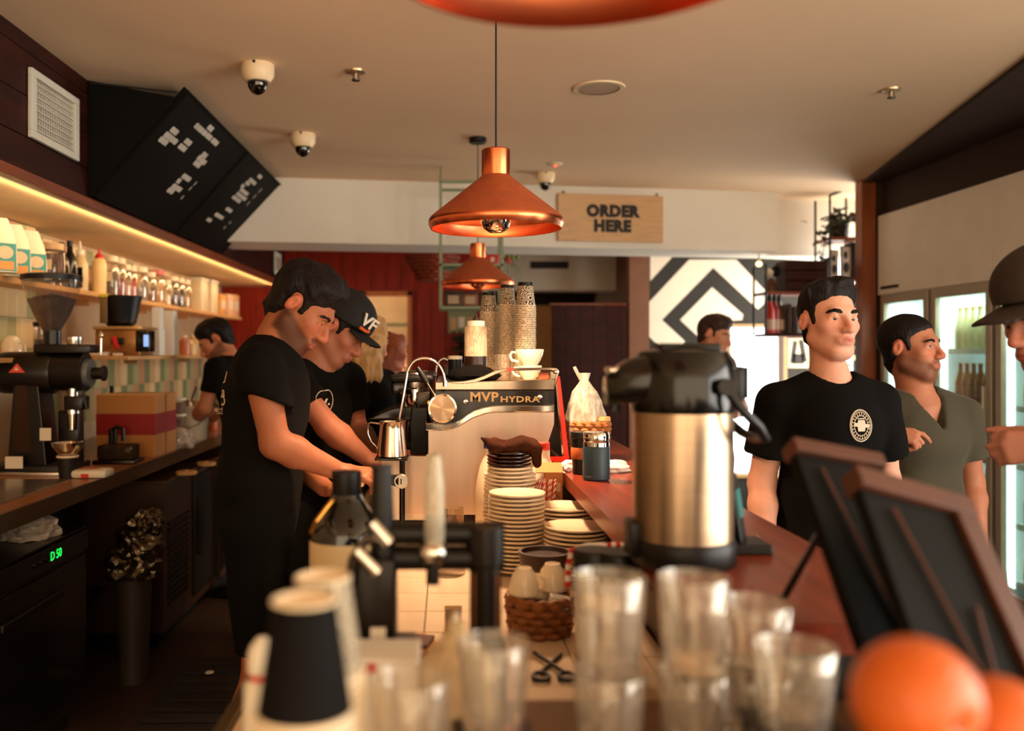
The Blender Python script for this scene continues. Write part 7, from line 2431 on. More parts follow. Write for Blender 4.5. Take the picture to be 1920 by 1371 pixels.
# kitchen timer-like pale box and papers between cups and tap
pb2 = thing('napkin_box', 'white cardboard box with small red print behind the cups', 'box', (W(720, 0, 1.13).x, 1.11, WT))
hb = EYE - (1216 - VY) * 1.13 / FPX - WT
MB().box(-0.05, 0.045, -0.02, 0.06, 0, hb - 0.0, 0.003).build('box', M_white, pb2, 0)
lettering('print', 'MUR', 0.017, mat('print_red', (196, 40, 36), 0.6), pb2, T(-0.022, -0.0206, hb - 0.012) @ RX(90), ext=0.0004, offset=0.0006)
pg = thing('paper_bag', 'folded brown paper bags lying on the tiled counter', 'paper', (W(770, 0, 1.75).x, 1.75, WT))
MB().box(-0.07, 0.05, -0.05, 0.05, 0, 0.010, 0.002, RZ(24)).build('fold', M_card, pg, 0)
MB().box(-0.05, 0.04, -0.03, 0.035, 0.010, 0.018, 0.002, RZ(-12)).build('fold', mat('card_dark', (92, 44, 22), 0.7), pg, 0)
tin = thing('steel_tub', 'steel container with bright rim behind the tap base', 'container', (W(748, 0, 1.45).x, 1.46, WT))
MB().lathe([(0, 0), (0.034, 0), (0.037, 0.06), (0.040, 0.062), (0.038, 0.064), (0.034, 0.06), (0.032, 0.004), (0, 0.004)], 32).build('wall', M_steel, tin)
# little crumpled pouch of receipts, white bottle in the centre
ww = thing('hand_sanitiser', 'pale squat bottle standing in front of the tap', 'bottle', (W(855, 0, 1.02).x, 1.02, WT))
zw = lambda py: EYE - (py - VY) * 1.02 / FPX - WT
MB().lathe([(0, 0), (0.040, 0), (0.042, 0.006), (0.042, zw(1250)), (0.030, zw(1215)), (0.012, zw(1190)), (0.010, zw(1165)), (0, zw(1163))], 32).build('body', clear_mat('pale_plastic', (216, 196, 160), 0.35, fac=0.5), ww)
MB().tube([(0.0, 0, zw(1166)), (0.0, 0, zw(1150))], 0.004, 8).build('tip', M_whiteplastic, ww)
jt = thing('receipt_tag', 'small striped paper tag on the tiled counter', 'tag', (W(850, 0, 1.85).x, 1.86, WT))
MB().box(-0.018, 0.018, -0.002, 0.002, 0, 0.05, 0.001, RX(-20)).build('card', mat('tag_tan', (196, 160, 110), 0.6), jt, 0)
for k in range(6):
    MB().box(-0.014 + k * 0.005, -0.012 + k * 0.005, -0.0026, -0.002, 0.008, 0.042, 0.0, RX(-20)).build('print_bar', M_ink, jt, 0)

# espresso cups under the portafilter and bits by the machine
pc = thing('paper_cup', 'two-tone paper cup standing below the portafilter', 'paper cup', (W(733, 0, 2.42).x, 2.42, WT))
MB().lathe([(0, 0), (0.026, 0), (0.036, 0.085)], 28, None, True, False).build('body', M_cuprim, pc)
MB().lathe([(0.0298, 0.03), (0.0335, 0.056)], 28, None, False, False).build('dark_band', M_cupdark, pc)
MB().lathe([(0.0355, 0.083), (0.0385, 0.086), (0.0385, 0.091), (0.0355, 0.092)], 28, None, False, False).build('rim', M_cuprim, pc)
for i, (px, d, r_, h_, lab) in enumerate(((776, 2.55, 0.022, 0.085, 'narrow steel shaker behind the portafilter'), (846, 2.35, 0.037, 0.055, 'low steel tin in front of the machine'), (879, 2.48, 0.022, 0.085, 'steel cup holding a wooden stirrer'), (838, 2.62, 0.024, 0.07, 'small steel pitcher near the machine panel'))):
    t = thing('steel_cup', lab, 'cup', (W(px, 0, d).x, d, WT))
    MB().lathe([(0, 0), (r_, 0), (r_ * 1.02, 0.004), (r_ * 1.02, h_ - 0.006), (r_ * 0.96, h_), (r_ * 0.9, h_ - 0.003), (r_ * 0.9, 0.006), (0, 0.006)], 32).build('wall', M_chrome if i != 1 else M_steel, t)
    if i == 1:
        MB().lathe([(r_ * 0.95, h_ - 0.002), (r_, h_ + 0.003), (r_ * 0.9, h_ + 0.006), (0, h_ + 0.006)], 32).build('lid', M_chrome, t)
    if i == 2:
        MB().box(-0.003, 0.003, -0.001, 0.001, 0, 0.10, 0.0, T(0.0, 0, 0.03) @ RY(-18)).build('stirrer', M_orangewood, t, 0)
    if i == 3:
        MB().tube([(-r_, 0, h_ * 0.9), (-r_ - 0.02, 0, h_ * 0.85), (-r_ - 0.022, 0, h_ * 0.3), (-r_, 0, h_ * 0.15)], 0.003, 6).build('handle', M_chrome, t)
tg_ = thing('glass_tumbler', 'clear tall tumbler standing before the machine panel', 'glass', (W(851, 0, 2.72).x, 2.70, WT))
MB().lathe([(0, 0), (0.028, 0), (0.031, 0.11), (0.0295, 0.11), (0.0265, 0.006), (0, 0.006)], 32).build('wall', M_glass, tg_)

# basket with upturned espresso cups
bk2 = thing('wicker_basket', 'small brown wicker basket full of white espresso cups', 'basket', (W(1012, 0, 1.85).x, 1.85, WT))
basket(bk2, 0.056, 0.064, 0.075, 5, 22, mat('wicker_dark', (128, 74, 28), 0.65, var=0.3, vscale=60, bump=0.2, bscale=120))
for i, (px, py, dd, rot, lab) in enumerate(((983, 1082, 1.84, 0, 'white upturned espresso cup, left in the wicker basket'), (1036, 1074, 1.87, 0, 'white upturned espresso cup, right and higher in the wicker basket'), (1008, 1095, 1.88, 25, 'white espresso cup tilted between the other two in the basket'))):
    t = thing('espresso_cup', lab, 'cup', (W(px, 0, dd).x, dd, W(0, py, dd).z - 0.036))
    t.rotation_euler = (0, R(rot), R(40 * i))
    MB().lathe([(0.028, 0.0), (0.030, 0.003), (0.029, 0.02), (0.024, 0.042), (0.016, 0.052), (0.0155, 0.055), (0.013, 0.055), (0.012, 0.052), (0, 0.052)], 32).build('bowl', M_cupw, t)
    MB().tube([(0.027, 0, 0.012), (0.040, 0, 0.016), (0.040, 0, 0.032), (0.024, 0, 0.04)], 0.003, 6).build('handle', M_cupw, t)
nk_ = thing('paper_napkin', 'white paper napkin folded into the wicker basket', 'napkin', (W(1045, 0, 1.80).x, 1.815, WT + 0.05))
MB().box(-0.02, 0.02, -0.01, 0.012, 0, 0.035, 0.003, RY(12)).build('fold', M_white, nk_, 0)
dkb = thing('bowl', 'low dark wooden bowl behind the espresso cups', 'bowl', (W(1022, 0, 2.06).x, 2.07, WT))
MB().lathe([(0, 0), (0.035, 0), (0.056, 0.085), (0.060, 0.118), (0.054, 0.118), (0.05, 0.10), (0, 0.09)], 32).build('wall', mat('bowl_dark', (52, 28, 16), 0.5), dkb)
MB().lathe([(0, 0.105), (0.05, 0.108), (0.0, 0.116)], 24, None, False, False).build('contents', M_beans, dkb)
# tongs / scissors lying on the tiles
sc2 = thing('scissors', 'black handled scissors lying on the counter by the basket', 'scissors', (W(1010, 0, 1.62).x, 1.6, WT + 0.002))
MB().tube([(0, 0, 0.003), (0.05, 0.10, 0.003)], 0.004, 6).build('blade', M_darksteel, sc2)
MB().tube([(0.04, 0.0, 0.006), (0.0, 0.10, 0.006)], 0.004, 6).build('blade', M_darksteel, sc2)
for x in (0.0, 0.045):
    MB().tube([(x + 0.014 * math.cos(a), -0.02 + 0.02 * math.sin(a), 0.004) for a in [i * PI / 8 for i in range(16)]], 0.004, 6, closed=True).build('finger_ring', M_blackplastic, sc2)
sc3 = thing('key_ring', 'small dark ring of keys lying on the counter', 'keys', (W(858, 0, 1.35).x, 1.38, WT + 0.002))
MB().tube([(0.014 * math.cos(a), 0.016 * math.sin(a), 0.002) for a in [i * PI / 10 for i in range(20)]], 0.0025, 6, closed=True).build('ring', M_darksteel, sc3)
MB().box(0.010, 0.02, 0.014, 0.05, 0, 0.004, 0.001).build('key', M_darksteel, sc3, 0)
MB().box(-0.04, -0.012, -0.008, -0.002, 0, 0.004, 0.001).build('key', M_darksteel, sc3, 0)

# bent paper straws over black-lidded jars
JD = 1.62
for i, (px, lab) in enumerate(((1114, 'tall glass jar with black lid, left of two by the airpot'), (1188, 'tall glass jar with black lid, right of two by the airpot'))):
    t = thing('lidded_jar', lab, 'jar', (W(px, 0, JD).x - (0.03 if i else 0.0), JD - 0.02 * i, WT), 0, 'black-lidded jars')
    zj = lambda py: EYE - (py - VY) * JD / FPX - WT
    MB().lathe([(0, 0), (0.034, 0), (0.036, 0.005), (0.036, zj(1080)), (0.032, zj(1072)), (0.032, zj(1062))], 32, None, True, False).build('wall', M_glass, t)
    MB().lathe([(0.036, zj(1070)), (0.0375, zj(1068)), (0.0375, zj(1034)), (0.035, zj(1030)), (0, zj(1029))], 32).build('lid', M_blackplastic, t)
    MB().lathe([(0, 0.005), (0.033, 0.005), (0.033, zj(1150)), (0, zj(1148))], 28).build('contents', mat('jar_sugar', (150, 100, 60), 0.8), t)
for i, (pts, lab) in enumerate((([(1064, 1100), (1066, 1060), (1072, 1032), (1100, 1024), (1130, 1023)], 'bent striped straw hooked over the black-lidded jars'), ([(1120, 1026), (1150, 1022), (1184, 1024)], 'striped straw lying across the black-lidded jars'))):
    P = [W(p[0], p[1], 1.66) for p in pts]
    base = P[0].copy()
    o = MB()
    o.tube([p - base for p in P], 0.0055, 8)
    ob = o.build('paper_straw', stripe_mat('straw_stripe_x%d' % i, (200, 28, 26), (236, 222, 204), 60.0 if i else 48, 0.6, 0 if i else 2, 0.0), None)
    ob.location = base
    tag(ob, lab, 'straw')

# stacks of tumblers close to the camera
M_tumb = clear_mat('tumbler_glass', (240, 234, 224), 0.03, fac=0.06, tint=(250, 247, 242))


def tumbler_mesh(r, h):
    me = MB().lathe([(0, 0.0), (r * 0.80, 0.0), (r * 0.84, 0.006), (r * 0.92, h * 0.5), (r, h - 0.002), (r * 0.975, h), (r * 0.95, h - 0.003), (r * 0.87, h * 0.5), (r * 0.77, 0.014), (0, 0.012)], 36).mesh('tumbler')
    me.materials.append(M_tumb)
    return me


tm = tumbler_mesh(0.037, 0.098)
tms = tumbler_mesh(0.040, 0.075)
TL = [(1142, 0.93, 1078, 2, tm, 'stack before the black-lidded jars'),
      (1300, 0.95, 1080, 2, tm, 'stack before the airpot'),
      (1415, 0.98, 1128, 2, tms, 'low wide stack right of the airpot'),
      (925, 0.93, 1200, 1, tm, 'row before the tap column'),
      (770, 0.85, 1270, 1, tm, 'row right of the black cups'),
      (1490, 0.88, 1210, 1, tms, 'row beside the orange')]
for (px, d, py, n, me, lab) in TL:
    zt = W(0, py, d).z
    hh = 0.098 if me is tm else 0.075
    for k in range(n):
        z0 = zt - hh * (k + 1) - 0.001 * k
        nm = ('upper' if k == 0 else 'lower') + ' clear glass in the ' + lab if n > 1 else 'clear glass in the ' + lab
        o = link('glass_tumbler', me, None, None, (W(px, 0, d).x, d, z0))
        tag(o, nm, 'glass', 'tumblers in the foreground')
    if z0 > FT + 0.004 or px < 900:
        floor_ = FT if W(px, 0, d).x > 0.03 else WT
        if z0 - floor_ > 0.004:
            t = thing('glass_rack', 'dark wire rack below the ' + lab, 'rack', (W(px, 0, d).x, d, floor_))
            MB().box(-0.042, 0.042, -0.042, 0.042, z0 - floor_ - 0.008, z0 - floor_ - 0.0005, 0.002).build('shelf', M_taps, t, 0)
            for (sx_, sy_) in ((-1, -1), (1, -1), (1, 1), (-1, 1)):
                MB().cyl((0.036 * sx_, 0.036 * sy_, 0), (0.036 * sx_, 0.036 * sy_, z0 - floor_ - 0.008), 0.004, seg=8).build('leg', M_taps, t)

# oranges in a bowl, nearest right
M_orange = mat('orange_peel', (200, 92, 20), 0.42, var=0.1, vscale=10, bump=0.35, bscale=220, coat=0.15)
OD = 0.60
fb = thing('fruit_bowl', 'dark bowl of oranges at the bottom right corner', 'bowl', (W(1790, 0, OD).x, OD + 0.02, FT))
MB().lathe([(0, 0), (0.05, 0), (0.055, 0.01), (0.10, 0.07), (0.115, 0.115), (0.110, 0.116), (0.095, 0.075), (0.05, 0.02), (0, 0.016)], 44).build('wall', M_black, fb)
for i, (px, py, d, r_, lab) in enumerate(((1716, 1312, 0.60, 0.0405, 'big blurred orange at the lower right, dimple towards the camera'), (1872, 1368, 0.66, 0.038, 'second orange low in the corner, partly out of frame'), (1830, 1500, 0.60, 0.038, 'orange hidden below the other two in the bowl'))):
    v = W(px, py, d)
    t = thing('orange', lab, 'orange', tuple(v), 0, 'oranges in the bowl')
    b = bmesh.new()
    bmesh.ops.create_uvsphere(b, u_segments=40, v_segments=24, radius=r_)
    for vv in b.verts:
        a = math.acos(max(-1, min(1, vv.co.z / r_)))
        vv.co *= 1 - 0.20 * math.exp(-(a / 0.22) ** 2) - 0.03 * (abs(vv.co.z) / r_) ** 4
    m_ = MB(); m_.merge(b, RX(98) @ RY(8))
    m_.build('peel', M_orange, t, 180)
    MB().lathe([(0, 0.003), (0.004, 0.002), (0.006, -0.001)], 10, RX(98) @ RY(8) @ T(0, 0, r_ * 0.775)).build('stem_scar', mat('stem_brown', (70, 40, 16), 0.8), t)
    t.rotation_euler = (0, 0, R(12 - 30 * i))

# two leaning dark boards with timber frames on the near end of the bar
M_frame = mat('frame_timber', (76, 40, 24), 0.5, var=0.2, stretch=(4, 4, 1))


def lean_board(p_tl, p_tr, p_bl, th, label, right_rail):
    """board from its top left, top right and bottom left corners"""
    ex = (p_tr - p_tl); wdt = ex.length; ex.normalize()
    ey = (p_tl - p_bl); hgt = ey.length; ey.normalize()
    ez = ex.cross(ey).normalized()
    ey = ez.cross(ex).normalized()
    p_bl = p_tl - ey * hgt
    t = thing('menu_stand', label, 'menu stand', (p_bl.x, p_bl.y, p_bl.z), 0, 'leaning boards on the bar')
    M = Matrix(((ex.x, ey.x, ez.x, 0), (ex.y, ey.y, ez.y, 0), (ex.z, ey.z, ez.z, 0), (0, 0, 0, 1)))
    MB().box(0.0, wdt, 0.0, hgt - th, -0.008, 0.008, 0.001, M).build('panel', M_board, t, 0)
    MB().box(-0.002, wdt + 0.002, hgt - th, hgt, -0.016, 0.016, 0.002, M).build('top_rail', M_frame, t, 0)
    if right_rail:
        MB().box(wdt - 0.03, wdt, 0, hgt - th, -0.016, 0.016, 0.002, M).build('side_rail', M_frame, t, 0)
    for (u0, v0, u1, v1) in ((0.22, 0.95, 0.62, 0.05), (0.62, 0.70, 0.30, 0.02)):
        MB().tube([M @ Vector((wdt * u0, hgt * v0 - th, 0.012)), M @ Vector((wdt * u1, hgt * v1, 0.012))], 0.0022, 6).build('cord', M_frame, t)
    return t


lean_board(W(1478, 832, 1.22), W(1640, 862, 1.244), W(1478, 832, 1.22) + Vector((0.007, -0.2, -0.2)) * 1.6, 0.022, 'dark leaning board with timber top, left and smaller one', False)
lean_board(W(1592, 885, 1.08), W(1800, 945, 1.106), W(1592, 885, 1.08) + Vector((-0.02, -0.22, -0.196)) * 1.53, 0.030, 'dark leaning board with timber frame, right and larger one', True)
lg = thing('stand_leg', 'thin dark prop leg under the left leaning board', 'leg', tuple(W(1470, 1122, 1.30)))
a_, b_ = W(1470, 1122, 1.30), W(1545, 985, 1.18)
MB().tube([(0, 0, 0), b_ - a_], 0.005, 8).build('rod', M_blackplastic, lg)
MB().lathe([(0, 0), (0.008, 0), (0.007, 0.004), (0, 0.005)], 12).build('foot_pad', M_blackplastic, lg)
# ================================================================== fridges on the right, far shelves and things
FX = 2.90
M_hdr = mat('fridge_header', (238, 234, 224), 0.4, var=0.03)
M_frfr = mat('fridge_frame', (176, 168, 150), 0.35, 0.3, var=0.05)
M_lin = mat('fridge_liner', (214, 222, 218), 0.5, var=0.03)
M_cold = mat('fridge_light', (226, 240, 240), 0.5, emit=4.0, ecol=(214, 238, 236))
hd = thing('fridge_header', 'long pale panel above the glass-door fridges', 'panel', (FX, 3.9, 1.818))
MB().box(0, 0.03, 0, 0.93, 0.0, 0.532, 0.003).build('panel', M_hdr, hd, 0)
MB().box(0, 0.03, 0.935, 2.20, 0.0, 0.532, 0.003).build('panel', M_hdr, hd, 0)
MB().box(0.03, 0.7, 0, 2.20, 0.515, 0.532).build('top_board', M_hdr, hd, 0)
MB().box(-0.004, 0, 1.92, 2.16, 0.035, 0.055, 0.001).build('maker_plate', M_black, hd, 0)
M_pane = clear_mat('fridge_glass', (226, 236, 232), 0.04, fac=0.05, tint=(240, 246, 244))
M_bot = [mat('bottle_pale', (214, 206, 150), 0.15, var=0.1), mat('bottle_amber', (196, 124, 50), 0.12, var=0.1), mat('bottle_green', (150, 170, 110), 0.12, var=0.1), mat('can_red', (150, 44, 40), 0.3, 0.4)]
M_bcap = mat('bottle_cap', (206, 170, 70), 0.35, 0.6)
bot_meshes = []
for i in range(3):
    h_ = (0.25, 0.23, 0.24)[i]
    me = MB().lathe([(0, 0), (0.029, 0), (0.030, 0.004), (0.030, h_ * 0.52), (0.024, h_ * 0.62), (0.013, h_ * 0.80), (0.012, h_ * 0.93), (0.0135, h_ * 0.94), (0.0135, h_ * 0.96), (0, h_ * 0.96)], 16).mesh('glass_body')
    me.materials.append(M_bot[i])
    cp = MB().lathe([(0.0145, h_ * 0.955), (0.0145, h_), (0, h_)], 12).mesh('cap'); cp.materials.append(M_bcap)
    lb_ = MB().lathe([(0.0305, h_ * 0.15), (0.0307, h_ * 0.16), (0.0307, h_ * 0.42), (0.0305, h_ * 0.43)], 16, None, False, False).mesh('label'); lb_.materials.append(mat('blabel_%d' % i, ((214, 200, 140), (206, 150, 110), (190, 190, 150))[i], 0.6))
    bot_meshes.append((me, cp, lb_))
doors = [(5.47, 6.07, 'white drinks fridge nearest the timber post'), (4.83, 5.44, 'white lit drinks fridge behind the man in olive'), (4.2, 4.80, 'brightest drinks fridge at the right edge of frame')]
shz = [0.22, 0.52, 0.83, 1.13, 1.43]
for di, (y0, y1, lab) in enumerate(doors):
    t = thing('drinks_fridge', lab, 'fridge', (FX, y0, 0), 0, 'glass-door fridges')
    L_ = y1 - y0
    MB().box(0.03, 0.68, 0, 0.02, 0.12, 1.82).box(0.03, 0.68, L_ - 0.02, L_, 0.12, 1.82).box(0.66, 0.68, 0.02, L_ - 0.02, 0.12, 1.82).box(0.03, 0.66, 0.02, L_ - 0.02, 0.12, 0.14).box(0.03, 0.66, 0.02, L_ - 0.02, 1.79, 1.82).build('cabinet', M_lin, t, 0)
    MB().box(0.0, 0.68, 0, L_, 0, 0.12, 0.003).build('plinth', M_frfr, t, 0)
    dr = MB()
    fw = 0.055
    dr.box(0, 0.03, 0.004, fw, 0.125, 1.815, 0.002).box(0, 0.03, L_ - fw, L_ - 0.004, 0.125, 1.815, 0.002).box(0, 0.03, fw, L_ - fw, 1.755, 1.815, 0.002).box(0, 0.03, fw, L_ - fw, 0.125, 0.185, 0.002)
    dro = dr.build('door', M_frfr, t, 0)
    MB().box(0.012, 0.016, fw, L_ - fw, 0.185, 1.755).build('pane', M_pane, dro, 0)
    MB().box(-0.03, -0.012, 0.03, 0.045, 0.85, 1.25, 0.004).build('handle', M_frfr, dro, 0)
    # vertical lights inside the frame
    MB().box(0.05, 0.062, L_ - 0.075, L_ - 0.025, 0.2, 1.75).build('light_tube', M_cold, t, 0)
    if di > 0:
        for k in range(11):
            MB().box(0.45, 0.455, L_ - 0.20, L_ - 0.03, 0.25 + k * 0.137, 0.375 + k * 0.137).build('light_panel', M_cold, t, 0)
    for z in shz:
        MB().box(0.06, 0.64, 0.022, L_ - 0.022, z, z + 0.012).build('shelf', M_lin, t, 0)
        MB().box(0.052, 0.06, 0.03, L_ - 0.1, z - 0.006, z + 0.025).build('price_rail', M_whiteplastic, t, 0)
    area_light('fridge_lamp', (FX + 0.10, (y0 + y1) / 2, 1.77), (0, R(-25), 0), 0.06, 0.4, 5, (0.86, 1.0, 0.98))
    if di == 0:
        MB().box(0.2, 0.6, 0.10, 0.30, shz[4] + 0.013, 1.72).build('poster', M_white, t, 0)
        continue
    for si, z in enumerate(shz):
        nb_ = 7
        for k in range(nb_):
            ki = (2, 1, 2, 1, 0)[si] if di == 1 else (0, 2, 1, 0, 1)[si]
            yy = y0 + 0.06 + k * 0.066
            nm = 'bottle with coloured label on %s of %s' % (('the lowest shelf', 'the second shelf', 'the middle shelf', 'the fourth shelf', 'the top shelf')[si], ('the fridge behind the olive tee', 'the rightmost fridge')[di - 1])
            r = thing('drink_bottle', nm, 'bottle', (FX + 0.095, yy, z + 0.0125), 0, 'bottles, ' + nm[33:])
            for q, mm in zip(('glass_body', 'cap', 'label'), bot_meshes[ki]):
                link(q, mm, None, r)

# black metal shelf by the post, with plants, books and bottles
SD = 6.58
M_bmetal = mat('black_metal', (20, 17, 12), 0.45, 0.4)
ms = thing('metal_shelf', 'black metal shelf frame left of the timber post', 'shelf', (0, 0, 0))


def bar_(a, b, y0, y1=None, r=0.009, nm='bar'):
    MB().cyl((a[0], y0, a[1]), (b[0], y1 if y1 is not None else y0, b[1]), r, seg=8).build(nm, M_bmetal, ms)


def xz(px, py, d=SD):
    v = W(px, py, d)
    return (v.x, v.z)


for (p, q) in (((1436, 495), (1436, 628)), ((1556, 366), (1556, 625)), ((1616, 345), (1616, 520))):
    bar_(xz(*p), xz(*q), SD)
    bar_(xz(*p), xz(*q), SD + 0.26)
bar_(xz(1556, 366), xz(1616, 345), SD)
bar_(xz(1436, 628), xz(1600, 625), SD)
for (x0, x1, y_) in ((1437, 1610, 628), (1437, 1560, 549), (1556, 1634, 525), (1556, 1616, 447)):
    a, b = xz(x0, y_), xz(x1, y_)
    MB().box(a[0], b[0], SD, SD + 0.26, a[1] - 0.012, a[1] + 0.010, 0.002).build('board', M_trimwood, ms, 0)
cr_ = thing('crate', 'dark wooden crate on the black metal shelf', 'crate', (xz(1517, 0)[0], SD + 0.14, xz(0, 549)[1] + 0.011))
for k in range(3):
    MB().box(-0.155, 0.15, -0.11, -0.095, 0.01 + k * 0.075, 0.075 + k * 0.075, 0.002).build('slat', M_darkwood, cr_, 0)
    MB().box(-0.155, 0.15, 0.095, 0.11, 0.01 + k * 0.075, 0.075 + k * 0.075, 0.002).build('slat', M_darkwood, cr_, 0)
for sx in (-0.155, 0.14):
    MB().box(sx, sx + 0.012, -0.095, 0.095, 0, 0.23, 0.002).build('end_board', M_darkwood, cr_, 0)
MB().box(-0.14, 0.14, -0.095, 0.095, 0, 0.01).build('bottom', M_darkwood, cr_, 0)
for i, (px, c_, lab) in enumerate(((1452, (170, 30, 26), 'red wine bottle shape at left on the low metal shelf'), (1463, (150, 34, 30), 'second red bottle on the low metal shelf'), (1474, (90, 60, 30), 'brown bottle right of the red ones on the metal shelf'))):
    a = xz(px, 628)
    t = thing('wine_bottle', lab, 'bottle', (a[0], SD + 0.10 + 0.02 * i, a[1] + 0.0105))
    MB().lathe([(0, 0), (0.037, 0), (0.038, 0.006), (0.038, 0.17), (0.014, 0.23), (0.013, 0.28), (0, 0.28)], 20).build('body', mat('wine_%d' % i, c_, 0.3), t)
    MB().lathe([(0.0383, 0.03), (0.0386, 0.035), (0.0386, 0.10), (0.0383, 0.105)], 20, None, False, False).build('label', mat('wine_label', (196, 170, 150), 0.6), t)
    MB().lathe([(0.0145, 0.24), (0.0145, 0.285), (0, 0.286)], 14).build('capsule', M_black, t)
a = xz(1490, 628)
for i, (px, w_, h_, c_) in enumerate(((1489, 0.03, 0.22, (60, 34, 20)), (1500, 0.035, 0.2, (44, 28, 20)))):
    a = xz(px, 628)
    t = thing('book', ('brown upright book by the bottles' if i == 0 else 'dark upright book behind the young man'), 'book', (a[0], SD + 0.08, a[1] + 0.0105))
    MB().box(-w_ / 2, w_ / 2, 0, 0.16, 0, h_, 0.003).build('cover', mat('book_%d' % i, c_, 0.6), t, 0)
    MB().box(-w_ / 2 + 0.004, w_ / 2 - 0.004, 0.004, 0.162, h_ - 0.004, h_ + 0.001).build('pages', M_white, t, 0)
a = xz(1447, 549)
t = thing('figurine', 'small dark and cream ornament on the upper metal shelf', 'ornament', (a[0] + 0.03, SD + 0.1, a[1] + 0.0105))
MB().lathe([(0, 0), (0.04, 0), (0.035, 0.06), (0.02, 0.10), (0, 0.11)], 20).build('body', mat('orn_brown', (90, 54, 30), 0.5), t)
MB().ell((-0.02, -0.01, 0.14), (0.035, 0.035, 0.035), 2).build('shade', M_whiteplastic, t)
MB().ell((0.035, 0, 0.155), (0.035, 0.03, 0.045), 2).build('dark_head', M_black, t)
for i, (x0, x1, lab) in enumerate(((1563, 1579, 'framed black and white print, left on the post shelf'), (1583, 1604, 'framed black and white print, right on the post shelf'))):
    a, b = xz(x0, 525), xz(x1, 470 if i == 0 else 462)
    t = thing('picture_frame', lab, 'print', (a[0], SD + 0.06, a[1] + 0.0105))
    w_, h_ = b[0] - a[0], b[1] - a[1]
    MB().box(0, w_, 0, 0.012, 0, h_, 0.002).build('frame', M_black, t, 0)
    MB().box(0.006, w_ - 0.006, -0.002, 0, 0.008, h_ - 0.008).build('sheet', mat('print_grey', (176, 166, 150), 0.6), t, 0)
    MB().ell((w_ * 0.5, -0.003, h_ * 0.35), (w_ * 0.28, 0.002, h_ * 0.16), 2).build('motif', M_ink, t)
    MB().ell((w_ * 0.45, -0.003, h_ * 0.72), (w_ * 0.18, 0.002, h_ * 0.12), 2).build('motif', M_ink, t)
a = xz(1610, 525)
t = thing('book', 'black upright folder against the timber post', 'book', (a[0], SD + 0.05, a[1] + 0.0105))
MB().box(-0.025, 0.03, 0, 0.14, 0, 0.27, 0.003).build('cover', M_black, t, 0)
MB().box(-0.02, 0.025, 0.004, 0.142, 0.266, 0.271).build('pages', M_white, t, 0)
# trailing plant
M_leaf = mat('leaf_dark', (44, 46, 20), 0.5, var=0.4, vscale=20)
a = xz(1588, 447)
pl = thing('trailing_plant', 'dark trailing pot plant on the top of the metal shelf', 'plant', (a[0], SD + 0.13, a[1] + 0.0105))
MB().lathe([(0, 0), (0.06, 0), (0.08, 0.10), (0.07, 0.10), (0.055, 0.01), (0, 0.01)], 24).build('pot', M_blackplastic, pl)
rl_ = random.Random(6)
lfm = MB()
lfm.bm.faces.new([lfm.bm.verts.new(p) for p in ((0, 0, 0), (0.012, 0.012, 0.004), (0.010, 0.034, 0.002), (0, 0.050, -0.006), (-0.010, 0.034, 0.002), (-0.012, 0.012, 0.004))])
lme = lfm.mesh('leaf', 0); lme.materials.append(M_leaf)
for k in range(130):
    a_ = rl_.uniform(0, 2 * PI)
    rr = abs(rl_.gauss(0.07, 0.05))
    z = 0.10 + rl_.uniform(-0.02, 0.13) * (1 - rr / 0.3)
    if k < 30:
        a_ = rl_.uniform(PI * 0.8, PI * 1.3); rr = 0.13 + rl_.uniform(0, 0.02); z = rl_.uniform(-0.20, 0.08)
    o = link('leaf', lme, None, pl, (rr * math.cos(a_), rr * math.sin(a_) * 0.8, z))
    o.rotation_euler = (rl_.uniform(-1.2, 1.2), rl_.uniform(-1.2, 1.2), rl_.uniform(0, 6.28))
    o.scale = (1.2, 1.2, 1.2)
MB().tube([(-0.05, -0.03, 0.1), (-0.11, -0.04, 0.05), (-0.135, -0.04, -0.10), (-0.13, -0.04, -0.22)], 0.003, 6).build('stem', M_leaf, pl)
# warm bulbs tucked in the shelves
for i, (px, py, lab) in enumerate(((1423, 495, 'small round white downlight under the beam'), (1612, 562, 'glowing round bulb beside the timber post'))):
    t = thing('bulb', lab, 'bulb', tuple(W(px, py, 6.75 if i == 0 else SD + 0.12)))
    MB().ell((0, 0, 0), (0.022, 0.022, 0.02), 2).build('glass', mat('bulb_warm', (255, 226, 170), 0.4, emit=4.0, ecol=(255, 206, 130)), t)
    MB().cyl((0, 0, 0.015), (0, 0, 0.045), 0.012, seg=10).build('socket', M_whiteplastic, t)
    MB().cyl((0, 0, 0.045), (0, 0, (2.17 if i == 0 else xz(0, 525)[1] - 0.012) - t.location.z), 0.004, seg=8).build('cord', M_cord, t)
point_light('shelf_bulb_glow', (3.06, 6.70, 2.36), 1.2, (1.0, 0.74, 0.44), 0.04)

